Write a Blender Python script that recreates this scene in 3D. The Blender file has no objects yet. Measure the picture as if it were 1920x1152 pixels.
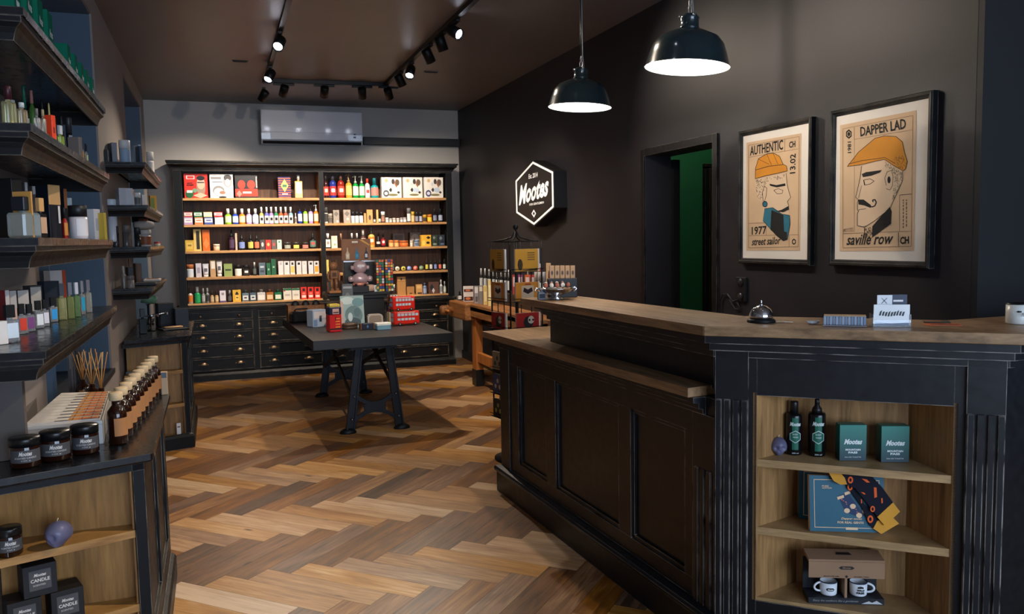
import bpy, bmesh, math, random
from mathutils import Vector, Matrix
random.seed(7)
D = bpy.data
SC = bpy.context.scene
COL = SC.collection
PI = math.pi

# ------------------------------------------------------------------ camera, world, exposure
FPX = 1555.29
CAM = Vector((0.0, 0.0, 1.5))
_y, _p, _r = 0.343422550, -0.0832523732, -0.0183275600
FW = Vector((math.sin(_y)*math.cos(_p), math.cos(_y)*math.cos(_p), math.sin(_p)))
_rt = Vector((math.cos(_y), -math.sin(_y), 0.0))
_up = _rt.cross(FW)
RT = math.cos(_r)*_rt + math.sin(_r)*_up
UP = -math.sin(_r)*_rt + math.cos(_r)*_up
cam_data = D.cameras.new('camera')
cam_data.sensor_fit = 'HORIZONTAL'; cam_data.sensor_width = 36.0
cam_data.lens = 36.0*FPX/1920.0
cam_data.clip_start = 0.05; cam_data.clip_end = 100
cam = D.objects.new('camera', cam_data); COL.objects.link(cam)
M3 = Matrix((RT, UP, -FW)).transposed()
cam.matrix_world = Matrix.Translation(CAM) @ M3.to_4x4()
SC.camera = cam

SC.view_settings.view_transform = 'Standard'
SC.view_settings.look = 'None'
SC.view_settings.exposure = 1.15
SC.view_settings.gamma = 1.0
SC.view_settings.use_curve_mapping = False

world = D.worlds.new('daylight_outside'); SC.world = world
world.use_nodes = True
_bg = world.node_tree.nodes['Background']
_bg.inputs[0].default_value = (0.60, 0.76, 1.0, 1.0)
_bg.inputs[1].default_value = 4.2

# power scales (watts) of the spotlights and pendants
SPOT_W = 58.0
PEND_W = 5.0

# ------------------------------------------------------------------ pixel to world helpers (photo frame 1920x1152)
def ray(px, py): return FW + RT*((px-960.0)/FPX) - UP*((py-576.0)/FPX)
def pZ(px, py, z):
 d = ray(px, py); return CAM + d*((z-CAM.z)/d.z)
def pY(px, py, Y):
 d = ray(px, py); return CAM + d*(Y/d.y)
def pX(px, py, X):
 d = ray(px, py); return CAM + d*(X/d.x)
def pV(px, py, P, ang):
 d = ray(px, py); n = Vector((-math.sin(math.radians(ang)), math.cos(math.radians(ang)), 0))
 return CAM + d*((n.x*P[0]+n.y*P[1])/n.dot(d))
def depth_of(P): return (Vector(P)-CAM).dot(FW)
def px_of(P):
 v = Vector(P)-CAM; z = v.dot(FW); return (960+FPX*v.dot(RT)/z, 576-FPX*v.dot(UP)/z)
def height_to(P, py):      # z on the vertical line through P that shows at image row py
 lo, hi = -1.0, 4.0
 for _ in range(40):
  m = (lo+hi)/2
  if px_of((P[0], P[1], m))[1] > py: lo = m
  else: hi = m
 return (lo+hi)/2

# ------------------------------------------------------------------ materials
def _lin(c):
 return tuple((x/255.0/12.92) if x/255.0 <= 0.04045 else ((x/255.0+0.055)/1.055)**2.4 for x in c)
_mc = {}
def mat(rgb, rough=0.5, metal=0.0, trans=0.0, emit=0.0, spec=0.35, noise=0.06, coat=0.0):
 """plain procedural material: colour given as sRGB 0..255, broken up by a faint noise"""
 key = (tuple(rgb), rough, metal, trans, emit, spec, noise, coat)
 if key in _mc: return _mc[key]
 m = D.materials.new('mat_%d_%d_%d' % tuple(int(v) for v in rgb)); m.use_nodes = True
 nt = m.node_tree; b = nt.nodes['Principled BSDF']
 c = _lin(rgb)
 b.inputs['Base Color'].default_value = (*c, 1)
 b.inputs['Roughness'].default_value = rough
 b.inputs['Metallic'].default_value = metal
 b.inputs['Transmission Weight'].default_value = trans
 b.inputs['Specular IOR Level'].default_value = spec
 if coat: b.inputs['Coat Weight'].default_value = coat; b.inputs['Coat Roughness'].default_value = 0.08
 if emit:
  b.inputs['Emission Color'].default_value = (*c, 1); b.inputs['Emission Strength'].default_value = emit
 elif noise and not trans:
  tc = nt.nodes.new('ShaderNodeTexCoord'); n = nt.nodes.new('ShaderNodeTexNoise')
  n.inputs['Scale'].default_value = 9.0; n.inputs['Detail'].default_value = 3.0
  mx = nt.nodes.new('ShaderNodeMix'); mx.data_type = 'RGBA'; mx.blend_type = 'MULTIPLY'
  mx.inputs['Factor'].default_value = 1.0
  mr = nt.nodes.new('ShaderNodeMapRange')
  mr.inputs['To Min'].default_value = 1-noise*2; mr.inputs['To Max'].default_value = 1+noise*2
  nt.links.new(tc.outputs['Object'], n.inputs['Vector'])
  nt.links.new(n.outputs['Fac'], mr.inputs['Value'])
  mx.inputs[6].default_value = (*c, 1)
  nt.links.new(mr.outputs['Result'], mx.inputs[7])
  nt.links.new(mx.outputs[2], b.inputs['Base Color'])
 _mc[key] = m
 return m

def wall_paint(name, rgb, rough=0.7, bump=0.08):
 m = D.materials.new(name); m.use_nodes = True
 nt = m.node_tree; b = nt.nodes['Principled BSDF']; L = nt.links
 tc = nt.nodes.new('ShaderNodeTexCoord')
 n1 = nt.nodes.new('ShaderNodeTexNoise'); n1.inputs['Scale'].default_value = 1.3; n1.inputs['Detail'].default_value = 4
 n2 = nt.nodes.new('ShaderNodeTexNoise'); n2.inputs['Scale'].default_value = 160; n2.inputs['Detail'].default_value = 2
 cr = nt.nodes.new('ShaderNodeMapRange'); cr.inputs['To Min'].default_value = 0.86; cr.inputs['To Max'].default_value = 1.14
 mx = nt.nodes.new('ShaderNodeMix'); mx.data_type = 'RGBA'; mx.blend_type = 'MULTIPLY'; mx.inputs['Factor'].default_value = 1
 mx.inputs[6].default_value = (*_lin(rgb), 1)
 bp = nt.nodes.new('ShaderNodeBump'); bp.inputs['Strength'].default_value = bump; bp.inputs['Distance'].default_value = 0.004
 L.new(tc.outputs['Object'], n1.inputs['Vector']); L.new(tc.outputs['Object'], n2.inputs['Vector'])
 L.new(n1.outputs['Fac'], cr.inputs['Value']); L.new(cr.outputs['Result'], mx.inputs[7])
 L.new(mx.outputs[2], b.inputs['Base Color']); L.new(n2.outputs['Fac'], bp.inputs['Height'])
 L.new(bp.outputs['Normal'], b.inputs['Normal'])
 b.inputs['Roughness'].default_value = rough; b.inputs['Specular IOR Level'].default_value = 0.3
 return m

def wood(name, dark, light, scale=(1.0, 14.0, 14.0), rough=0.5, knots=0.0, bump=0.12, axis_mix=0.5):
 """wood with grain running along the local X axis of scale (smallest number = grain direction)"""
 m = D.materials.new(name); m.use_nodes = True
 nt = m.node_tree; b = nt.nodes['Principled BSDF']; L = nt.links
 tc = nt.nodes.new('ShaderNodeTexCoord'); mp = nt.nodes.new('ShaderNodeMapping')
 mp.inputs['Scale'].default_value = scale
 n1 = nt.nodes.new('ShaderNodeTexNoise'); n1.inputs['Scale'].default_value = 2.2; n1.inputs['Detail'].default_value = 8
 n1.inputs['Roughness'].default_value = 0.62; n1.inputs['Distortion'].default_value = 0.6
 n2 = nt.nodes.new('ShaderNodeTexNoise'); n2.inputs['Scale'].default_value = 9; n2.inputs['Detail'].default_value = 5
 ad = nt.nodes.new('ShaderNodeMath'); ad.operation = 'MULTIPLY_ADD'; ad.inputs[1].default_value = 0.45
 cr = nt.nodes.new('ShaderNodeValToRGB')
 cr.color_ramp.elements[0].position = 0.52; cr.color_ramp.elements[0].color = (*_lin(dark), 1)
 cr.color_ramp.elements[1].position = 0.92; cr.color_ramp.elements[1].color = (*_lin(light), 1)
 L.new(tc.outputs['Object'], mp.inputs['Vector']); L.new(mp.outputs[0], n1.inputs['Vector']); L.new(mp.outputs[0], n2.inputs['Vector'])
 L.new(n2.outputs['Fac'], ad.inputs[0]); L.new(n1.outputs['Fac'], ad.inputs[2]); L.new(ad.outputs[0], cr.inputs['Fac'])
 L.new(cr.outputs['Color'], b.inputs['Base Color'])
 bp = nt.nodes.new('ShaderNodeBump'); bp.inputs['Strength'].default_value = bump; bp.inputs['Distance'].default_value = 0.002
 L.new(ad.outputs[0], bp.inputs['Height']); L.new(bp.outputs['Normal'], b.inputs['Normal'])
 b.inputs['Roughness'].default_value = rough
 return m

def black_paint(name, rgb, wear=(150, 138, 120), rough=0.38, amount=0.55, radius=0.004, spec=0.5):
 """dark lacquered wood whose paint is rubbed through along the edges"""
 m = D.materials.new(name); m.use_nodes = True
 nt = m.node_tree; b = nt.nodes['Principled BSDF']; L = nt.links
 b.inputs['Specular IOR Level'].default_value = spec
 bv = nt.nodes.new('ShaderNodeBevel'); bv.samples = 4; bv.inputs['Radius'].default_value = radius
 ge = nt.nodes.new('ShaderNodeNewGeometry')
 dt = nt.nodes.new('ShaderNodeVectorMath'); dt.operation = 'DOT_PRODUCT'
 L.new(bv.outputs[0], dt.inputs[0]); L.new(ge.outputs['Normal'], dt.inputs[1])
 mr = nt.nodes.new('ShaderNodeMapRange'); mr.inputs['From Min'].default_value = 0.985; mr.inputs['From Max'].default_value = 0.86
 mr.inputs['To Min'].default_value = 0; mr.inputs['To Max'].default_value = 1
 L.new(dt.outputs['Value'], mr.inputs['Value'])
 tc = nt.nodes.new('ShaderNodeTexCoord'); no = nt.nodes.new('ShaderNodeTexNoise')
 no.inputs['Scale'].default_value = 11; no.inputs['Detail'].default_value = 6
 L.new(tc.outputs['Object'], no.inputs['Vector'])
 nr = nt.nodes.new('ShaderNodeMapRange'); nr.inputs['From Min'].default_value = 0.36; nr.inputs['From Max'].default_value = 0.58
 nr.inputs['To Max'].default_value = amount
 L.new(no.outputs['Fac'], nr.inputs['Value'])
 mu = nt.nodes.new('ShaderNodeMath'); mu.operation = 'MULTIPLY'
 L.new(mr.outputs[0], mu.inputs[0]); L.new(nr.outputs[0], mu.inputs[1])
 mx = nt.nodes.new('ShaderNodeMix'); mx.data_type = 'RGBA'
 mx.inputs[6].default_value = (*_lin(rgb), 1); mx.inputs[7].default_value = (*_lin(wear), 1)
 L.new(mu.outputs[0], mx.inputs['Factor']); L.new(mx.outputs[2], b.inputs['Base Color'])
 n3 = nt.nodes.new('ShaderNodeTexNoise'); n3.inputs['Scale'].default_value = 30
 L.new(tc.outputs['Object'], n3.inputs['Vector'])
 rr = nt.nodes.new('ShaderNodeMapRange'); rr.inputs['To Min'].default_value = rough-0.08; rr.inputs['To Max'].default_value = rough+0.14
 L.new(n3.outputs['Fac'], rr.inputs['Value']); L.new(rr.outputs[0], b.inputs['Roughness'])
 return m

M = dict(
 blk=black_paint('black_lacquer', (11, 12, 14), wear=(172, 160, 142), amount=0.75, rough=0.45, spec=0.25),
 blk2=black_paint('black_lacquer_counter', (13, 16, 21), wear=(206, 196, 184), rough=0.36, amount=0.85, radius=0.0042),
 blk_plain=mat((22, 23, 25), 0.45),
 blk_gloss=black_paint('black_lacquer_polished', (16, 17, 20), wear=(150, 140, 125), rough=0.22),
 chrome=mat((225, 225, 228), 0.08, 1.0, noise=0),
 steel=mat((150, 150, 152), 0.3, 1.0, noise=0.02),
 brass=mat((150, 126, 98), 0.35, 1.0, noise=0.08),
 blackmetal=mat((17, 17, 18), 0.45, 0.3),
 iron=mat((30, 33, 38), 0.42, 0.5, noise=0.12),
 white=mat((228, 226, 222), 0.45),
 offwhite=mat((215, 208, 196), 0.5),
 shelf=wood('shelf_oak', (150, 104, 58), (206, 160, 104), (1.0, 16, 16), 0.5),
 back=wood('bookcase_back_boards', (52, 31, 14), (104, 66, 34), (14, 14, 0.8), 0.55),
 niche=wood('niche_oak', (118, 84, 46), (180, 136, 84), (12, 12, 0.9), 0.55),
 nshelf=wood('niche_shelf_oak', (138, 108, 70), (192, 156, 108), (1.5, 1.5, 14), 0.5),
 cabwood=wood('cabinet_birch', (122, 82, 34), (176, 128, 66), (9, 9, 0.9), 0.5),
 cshelf=wood('cabinet_shelf_birch', (138, 94, 42), (190, 142, 78), (1.5, 1.5, 12), 0.5),
 worktop=wood('counter_top_oak', (108, 82, 56), (170, 134, 96), (10, 1.0, 10), 0.42),
 worktop2=wood('counter_top_oak_across', (108, 82, 56), (170, 134, 96), (3, 3, 10), 0.42),
 table=wood('grey_stained_tabletop', (24, 24, 26), (48, 46, 46), (12, 1.0, 12), 0.5),
 bench=wood('old_bench_beech', (96, 58, 26), (170, 112, 60), (10, 0.8, 10), 0.6, bump=0.5),
 benchv=wood('old_bench_leg', (130, 72, 24), (190, 118, 52), (10, 10, 0.8), 0.55),
 kraft=mat((176, 134, 88), 0.8),
)

# ------------------------------------------------------------------ text glyph cache
_tx = {}
def glyphs(s, shear=0.0, bold=0.0):
 key = (s, shear, bold)
 if key in _tx: return _tx[key]
 cu = D.curves.new('lettering', 'FONT'); cu.body = s; cu.shear = shear; cu.offset = bold; cu.resolution_u = 2
 cu.fill_mode = 'FRONT'
 o = D.objects.new('lettering', cu); COL.objects.link(o)
 dg = bpy.context.evaluated_depsgraph_get(); dg.update()
 me = o.evaluated_get(dg).to_mesh()
 vs = [(v.co.x, v.co.y) for v in me.vertices]; fs = [tuple(p.vertices) for p in me.polygons]
 o.evaluated_get(dg).to_mesh_clear()
 D.objects.remove(o); D.curves.remove(cu)
 x0 = min(v[0] for v in vs); x1 = max(v[0] for v in vs); y0 = min(v[1] for v in vs); y1 = max(v[1] for v in vs)
 vs = [((x-x0)/(x1-x0), (y-y0)/(y1-y0)) for x, y in vs]
 _tx[key] = (vs, fs); return _tx[key]

# ------------------------------------------------------------------ mesh builder
class MB:
 def __init__(s): s.v = []; s.f = []; s.m = []; s.sm = []; s.mats = []
 def mi(s, m):
  if m not in s.mats: s.mats.append(m)
  return s.mats.index(m)
 def add(s, vs, fs, m, smooth=False):
  o = len(s.v); k = s.mi(m)
  s.v += [tuple(v) for v in vs]
  for f in fs: s.f.append(tuple(o+i for i in f)); s.m.append(k); s.sm.append(smooth)
  return s
 def box(s, c, d, m, rz=0.0, bev=0.0, tilt=None):
  """c = centre, d = full sizes"""
  hx, hy, hz = d[0]/2, d[1]/2, d[2]/2
  if bev <= 0:
   vs = [(x, y, z) for z in (-hz, hz) for x, y in ((-hx, -hy), (hx, -hy), (hx, hy), (-hx, hy))]
   fs = [(3, 2, 1, 0), (4, 5, 6, 7), (0, 1, 5, 4), (1, 2, 6, 5), (2, 3, 7, 6), (3, 0, 4, 7)]
  else:
   b = min(bev, hx*0.9, hy*0.9, hz*0.9)
   vs = []; idx = {}
   for i, sx in enumerate((-1, 1)):
    for j, sy in enumerate((-1, 1)):
     for k, sz in enumerate((-1, 1)):
      for a in range(3):
       p = [sx*(hx-b), sy*(hy-b), sz*(hz-b)]; p[a] = (sx*hx, sy*hy, sz*hz)[a]
       idx[(i, j, k, a)] = len(vs); vs.append(tuple(p))
   fs = []
   g = lambda i, j, k, a: idx[(i, j, k, a)]
   for a in range(3):      # main faces
    for q in (0, 1):
     if a == 0: r = [(q, 0, 0), (q, 1, 0), (q, 1, 1), (q, 0, 1)]
     elif a == 1: r = [(0, q, 0), (0, q, 1), (1, q, 1), (1, q, 0)]
     else: r = [(0, 0, q), (1, 0, q), (1, 1, q), (0, 1, q)]
     f = [g(*t, a) for t in r]
     fs.append(tuple(f if q else f[::-1]))
   for i in (0, 1):
    for j in (0, 1):
     fs.append((g(i, j, 0, 0), g(i, j, 1, 0), g(i, j, 1, 1), g(i, j, 0, 1)))
     fs.append((g(i, 0, j, 0), g(i, 1, j, 0), g(i, 1, j, 2), g(i, 0, j, 2)))
     fs.append((g(0, i, j, 1), g(1, i, j, 1), g(1, i, j, 2), g(0, i, j, 2)))
     for k in (0, 1): fs.append((g(i, j, k, 0), g(i, j, k, 1), g(i, j, k, 2)))
  if tilt is not None: vs = [tuple(tilt @ Vector(v)) for v in vs]
  cr, sr = math.cos(rz), math.sin(rz)
  vs = [(c[0]+x*cr-y*sr, c[1]+x*sr+y*cr, c[2]+z) for x, y, z in vs]
  return s.add(vs, fs, m)
 def prism(s, poly, z0, z1, m, mtop=None):
  n = len(poly)
  a = sum(poly[i][0]*poly[(i+1) % n][1]-poly[(i+1) % n][0]*poly[i][1] for i in range(n))
  if a < 0: poly = poly[::-1]
  vs = [(x, y, z0) for x, y in poly]+[(x, y, z1) for x, y in poly]
  s.add(vs, [tuple(range(n-1, -1, -1))]+[(i, (i+1) % n, n+(i+1) % n, n+i) for i in range(n)], m)
  s.add([(x, y, z1) for x, y in poly], [tuple(range(n))], mtop or m)
  return s
 def lathe(s, prof, m, seg=20, c=(0, 0, 0), ax='Z', smooth=True, sc=(1, 1), rot=None, cap=True):
  """prof = [(r, z)...]"""
  n = len(prof); vs = []; fs = []
  for r, z in prof:
   for k in range(seg):
    a = 2*PI*k/seg; vs.append((r*math.cos(a)*sc[0], r*math.sin(a)*sc[1], z))
  for i in range(n-1):
   for k in range(seg):
    k2 = (k+1) % seg; fs.append((i*seg+k, i*seg+k2, (i+1)*seg+k2, (i+1)*seg+k))
  if cap and prof[0][0] > 1e-6: fs.append(tuple(range(seg-1, -1, -1)))
  if cap and prof[-1][0] > 1e-6: fs.append(tuple((n-1)*seg+k for k in range(seg)))
  if ax == 'Y': vs = [(x, -z, y) for x, y, z in vs]
  if ax == 'X': vs = [(z, y, -x) for x, y, z in vs]
  if rot is not None: vs = [tuple(rot @ Vector(v)) for v in vs]
  vs = [(x+c[0], y+c[1], z+c[2]) for x, y, z in vs]
  return s.add(vs, fs, m, smooth)
 def tube(s, pts, r, m, seg=8, closed=False, smooth=True):
  pts = [Vector(p) for p in pts]; n = len(pts); vs = []; fs = []
  rr = r if isinstance(r, (list, tuple)) else [r]*n
  prev = None
  for i, p in enumerate(pts):
   if closed: t = pts[(i+1) % n]-pts[i-1]
   else: t = pts[min(i+1, n-1)]-pts[max(i-1, 0)]
   t.normalize()
   if prev is None:
    u = t.cross(Vector((0, 0, 1)))
    if u.length < 1e-3: u = t.cross(Vector((0, 1, 0)))
   else: u = prev-t*prev.dot(t)
   u.normalize(); prev = u; w = t.cross(u)
   for k in range(seg):
    a = 2*PI*k/seg; vs.append(p+(u*math.cos(a)+w*math.sin(a))*rr[i])
  for i in range(n if closed else n-1):
   for k in range(seg):
    k2 = (k+1) % seg; j = (i+1) % n
    fs.append((i*seg+k, i*seg+k2, j*seg+k2, j*seg+k))
  if not closed: fs += [tuple(range(seg-1, -1, -1)), tuple((n-1)*seg+k for k in range(seg))]
  return s.add(vs, fs, m, smooth)
 def bar(s, a, b, w, h, m, upv=(0, 0, 1)):
  """straight square bar from a to b, w across, h along upv"""
  a = Vector(a); b = Vector(b); t = (b-a).normalized(); u = t.cross(Vector(upv))
  if u.length < 1e-4: u = t.cross(Vector((0, 1, 0)))
  u.normalize(); v = u.cross(t)
  vs = [p+u*(x*w/2)+v*(y*h/2) for p in (a, b) for x, y in ((-1, -1), (1, -1), (1, 1), (-1, 1))]
  return s.add(vs, [(3, 2, 1, 0), (4, 5, 6, 7), (0, 1, 5, 4), (1, 2, 6, 5), (2, 3, 7, 6), (3, 0, 4, 7)], m)
 def poly3(s, pts, m): return s.add(pts, [tuple(range(len(pts)))], m)
 def slab(s, pts, nrm, th, m, mside=None):
  """planar outline pushed out along nrm by th"""
  n = len(pts); nv = Vector(nrm)*th; a = [Vector(p) for p in pts]; b = [p+nv for p in a]
  s.add(b, [tuple(range(n))], m)
  s.add(a+b, [(i, (i+1) % n, n+(i+1) % n, n+i) for i in range(n)]+[tuple(range(n-1, -1, -1))], mside or m)
  return s
 def text(s, txt, o, u, v, m, shear=0.0, bold=0.0):
  """text filling the parallelogram origin o, width vector u, height vector v"""
  vs, fs = glyphs(txt, shear, bold); o = Vector(o); u = Vector(u); v = Vector(v)
  return s.add([o+u*x+v*y for x, y in vs], fs, m)
 def sweep(s, path, prof, m, closed=False, out=1):
  """horizontal moulding: path of (x,y), prof of (outwards, z); outwards = right of travel * out"""
  n = len(path); P = [Vector((p[0], p[1])) for p in path]; rows = []
  for i in range(n):
   if closed: d0 = (P[i]-P[i-1]).normalized(); d1 = (P[(i+1) % n]-P[i]).normalized()
   else:
    d0 = (P[i]-P[i-1]).normalized() if i > 0 else (P[1]-P[0]).normalized()
    d1 = (P[i+1]-P[i]).normalized() if i < n-1 else d0
   n0 = Vector((d0.y, -d0.x)); n1 = Vector((d1.y, -d1.x)); b = (n0+n1)
   b = b/ max(b.dot(n0), 0.2)
   rows.append(b*out)
  k = len(prof); vs = []
  for i in range(n):
   for (o, z) in prof: vs.append((P[i].x+rows[i].x*o, P[i].y+rows[i].y*o, z))
  fs = []
  for i in range(n if closed else n-1):
   j = (i+1) % n
   for q in range(k): fs.append((i*k+q, i*k+(q+1) % k, j*k+(q+1) % k, j*k+q))
  if not closed: fs += [tuple(range(k)), tuple((n-1)*k+q for q in range(k-1, -1, -1))]
  return s.add(vs, fs, m)
 def build(s, name, parent=None, loc=(0, 0, 0), rz=0.0, bevel=0.0, kind=None, fixn=True):
  me = D.meshes.new(name); me.from_pydata(s.v, [], s.f)
  for m in s.mats: me.materials.append(m)
  for p, k, q in zip(me.polygons, s.m, s.sm): p.material_index = k; p.use_smooth = q
  if fixn:
   bm = bmesh.new(); bm.from_mesh(me); bmesh.ops.recalc_face_normals(bm, faces=bm.faces); bm.to_mesh(me); bm.free()
  me.update()
  o = D.objects.new(name, me); COL.objects.link(o)
  if parent is not None: o.parent = parent
  o.location = loc; o.rotation_euler = (0, 0, rz)
  if bevel > 0:
   md = o.modifiers.new('bevel', 'BEVEL'); md.width = bevel; md.segments = 2; md.limit_method = 'ANGLE'; md.angle_limit = math.radians(50)
  if kind: o['kind'] = kind
  return o

def tag(o, label=None, cat=None, group=None):
 if label: o['label'] = label
 if cat: o['category'] = cat
 if group: o['group'] = group
 return o
def thing(name, label, cat, loc=(0, 0, 0), rz=0.0, group=None):
 o = D.objects.new(name, None); COL.objects.link(o); o.empty_display_size = 0.05
 o.location = loc; o.rotation_euler = (0, 0, rz)
 return tag(o, label, cat, group)
def lab(o, text): o['label'] = text; return o

# ================================================================== ROOM
XL, XR, YB, YF, ZC = -0.651, 2.92, 10.03, -2.6, 3.078
P_left = wall_paint('paint_taupe_grey', (142, 132, 126))
P_back = wall_paint('paint_warm_grey', (168, 164, 160))
P_right = wall_paint('paint_near_black', (38, 36, 40), rough=0.5)
P_blue = wall_paint('paint_petrol_blue', (76, 94, 112), rough=0.6)
P_ceil = wall_paint('paint_ceiling_taupe', (118, 109, 104), rough=0.42, bump=0.03)
P_green = wall_paint('paint_bottle_green', (22, 92, 58))
P_dark = wall_paint('paint_black', (34, 34, 36), rough=0.55)

# floor: oak planks laid as herringbone, one quad per plank
def herringbone():
 W = 0.1315; N = 5; u0, v0 = -2.49, 2.862
 me = D.meshes.new('floor'); bm = bmesh.new()
 uvl = bm.loops.layers.uv.new('plank'); cl = bm.loops.layers.float_color.new('tone')
 rnd = random.Random(11); R2 = 2**-0.5
 x0, x1, y0, y1 = XL-0.02, 5.2, YF, YB
 g = 0.0007
 for k in range(-90, 100):
  for j in range(-14, 15):
   a, b = k+N*j, k-N*j
   for kind in (0, 1):
    if kind == 0: r = (a, b, a+N, b+1)
    else: r = (a, b+1, a+1, b+1+N)
    cs = [(r[0]*W+g, r[1]*W+g), (r[2]*W-g, r[1]*W+g), (r[2]*W-g, r[3]*W-g), (r[0]*W+g, r[3]*W-g)]
    ws = []
    for cu, cv in cs:
     u = u0+cu; v = v0+cv
     ws.append(((u+v)*R2, (v-u)*R2))
    if max(w[0] for w in ws) < x0 or min(w[0] for w in ws) > x1 or max(w[1] for w in ws) < y0 or min(w[1] for w in ws) > y1: continue
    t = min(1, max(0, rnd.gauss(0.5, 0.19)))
    t = t*0.62+(0.34 if kind == 0 else -0.02)  # random board tone, plus one laying direction coloured paler for its sheen
    wm = rnd.random(); off = rnd.random()*40; off2 = rnd.random()*40
    f = bm.faces.new([bm.verts.new((x, y, 0)) for x, y in ws])
    L_, W_ = N*W, W
    uv = [(0, 0), (L_, 0), (L_, W_), (0, W_)] if kind == 0 else [(0, 0), (0, W_), (L_, W_), (L_, 0)]
    for lp, q in zip(f.loops, uv):
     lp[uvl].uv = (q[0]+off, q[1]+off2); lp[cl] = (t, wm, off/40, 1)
 for p, n in (((x0, 0, 0), (-1, 0, 0)), ((x1, 0, 0), (1, 0, 0)), ((0, y0, 0), (0, -1, 0)), ((0, y1, 0), (0, 1, 0))):
  bmesh.ops.bisect_plane(bm, geom=bm.verts[:]+bm.edges[:]+bm.faces[:], plane_co=p, plane_no=n, clear_outer=True)
 bmesh.ops.recalc_face_normals(bm, faces=bm.faces)
 for f in bm.faces:
  if f.normal.z < 0: f.normal_flip()
 # sub floor, dark seams
 vs = [bm.verts.new(c) for c in ((x0, y0, -0.0015), (x1, y0, -0.0015), (x1, y1, -0.0015), (x0, y1, -0.0015))]
 f = bm.faces.new(vs); f.material_index = 1
 vs = [bm.verts.new(c) for c in ((x0, y0, -0.03), (x0, y1, -0.03), (x1, y1, -0.03), (x1, y0, -0.03))]
 f = bm.faces.new(vs); f.material_index = 1
 bm.to_mesh(me); bm.free()
 m = D.materials.new('oak_herringbone'); m.use_nodes = True; nt = m.node_tree; L = nt.links; b = nt.nodes['Principled BSDF']
 uv = nt.nodes.new('ShaderNodeUVMap'); uv.uv_map = 'plank'
 mp = nt.nodes.new('ShaderNodeMapping'); mp.inputs['Scale'].default_value = (3.2, 46, 1)
 L.new(uv.outputs[0], mp.inputs[0])
 n1 = nt.nodes.new('ShaderNodeTexNoise'); n1.inputs['Scale'].default_value = 1.0; n1.inputs['Detail'].default_value = 8; n1.inputs['Roughness'].default_value = 0.6; n1.inputs['Distortion'].default_value = 1.1
 L.new(mp.outputs[0], n1.inputs['Vector'])
 mp2 = nt.nodes.new('ShaderNodeMapping'); mp2.inputs['Scale'].default_value = (1.1, 5.5, 1)
 L.new(uv.outputs[0], mp2.inputs[0])
 n2 = nt.nodes.new('ShaderNodeTexNoise'); n2.inputs['Scale'].default_value = 1.6; n2.inputs['Detail'].default_value = 3; n2.inputs['Distortion'].default_value = 1.6
 L.new(mp2.outputs[0], n2.inputs['Vector'])
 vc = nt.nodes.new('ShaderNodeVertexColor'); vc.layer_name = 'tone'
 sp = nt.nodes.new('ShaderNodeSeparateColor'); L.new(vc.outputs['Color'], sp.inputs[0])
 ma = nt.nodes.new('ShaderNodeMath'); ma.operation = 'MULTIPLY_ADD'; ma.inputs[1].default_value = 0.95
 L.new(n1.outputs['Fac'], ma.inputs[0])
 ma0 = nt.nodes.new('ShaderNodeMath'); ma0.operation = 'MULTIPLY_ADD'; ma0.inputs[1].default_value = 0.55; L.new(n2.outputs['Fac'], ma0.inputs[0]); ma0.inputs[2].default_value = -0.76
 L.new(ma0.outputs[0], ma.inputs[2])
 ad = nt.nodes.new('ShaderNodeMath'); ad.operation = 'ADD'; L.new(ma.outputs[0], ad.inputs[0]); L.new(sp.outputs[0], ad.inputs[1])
 cr = nt.nodes.new('ShaderNodeValToRGB'); e = cr.color_ramp.elements
 e[0].position = 0.02; e[0].color = (*_lin((68, 43, 25)), 1)
 e[1].position = 1.0; e[1].color = (*_lin((206, 172, 132)), 1)
 q = e.new(0.35); q.color = (*_lin((126, 84, 48)), 1)
 q = e.new(0.66); q.color = (*_lin((172, 128, 80)), 1)
 L.new(ad.outputs[0], cr.inputs[0])
 # knots
 vo = nt.nodes.new('ShaderNodeTexVoronoi'); mp3 = nt.nodes.new('ShaderNodeMapping'); mp3.inputs['Scale'].default_value = (1.4, 4.2, 1)
 L.new(uv.outputs[0], mp3.inputs[0]); L.new(mp3.outputs[0], vo.inputs['Vector']); vo.inputs['Scale'].default_value = 1.5
 kr = nt.nodes.new('ShaderNodeMapRange'); kr.inputs['From Min'].default_value = 0.035; kr.inputs['From Max'].default_value = 0.085
 kr.inputs['To Min'].default_value = 0.18; kr.inputs['To Max'].default_value = 1
 L.new(vo.outputs['Distance'], kr.inputs[0])
 kx = nt.nodes.new('ShaderNodeMix'); kx.data_type = 'RGBA'; kx.blend_type = 'MULTIPLY'; kx.inputs['Factor'].default_value = 1
 L.new(cr.outputs[0], kx.inputs[6]); L.new(kr.outputs[0], kx.inputs[7])
 # warm / cool shift between boards
 hs = nt.nodes.new('ShaderNodeHueSaturation')
 sr = nt.nodes.new('ShaderNodeMapRange'); sr.inputs['To Min'].default_value = 0.82; sr.inputs['To Max'].default_value = 1.18
 L.new(sp.outputs[1], sr.inputs[0]); L.new(sr.outputs[0], hs.inputs['Saturation']); L.new(kx.outputs[2], hs.inputs['Color'])
 L.new(hs.outputs[0], b.inputs['Base Color'])
 rr = nt.nodes.new('ShaderNodeMapRange'); rr.inputs['To Min'].default_value = 0.3; rr.inputs['To Max'].default_value = 0.5
 L.new(n1.outputs['Fac'], rr.inputs[0]); L.new(rr.outputs[0], b.inputs['Roughness'])
 bp = nt.nodes.new('ShaderNodeBump'); bp.inputs['Strength'].default_value = 0.15; bp.inputs['Distance'].default_value = 0.002
 L.new(n1.outputs['Fac'], bp.inputs['Height']); L.new(bp.outputs[0], b.inputs['Normal'])
 me.materials.append(m); me.materials.append(mat((40, 28, 18), 0.8))
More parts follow.
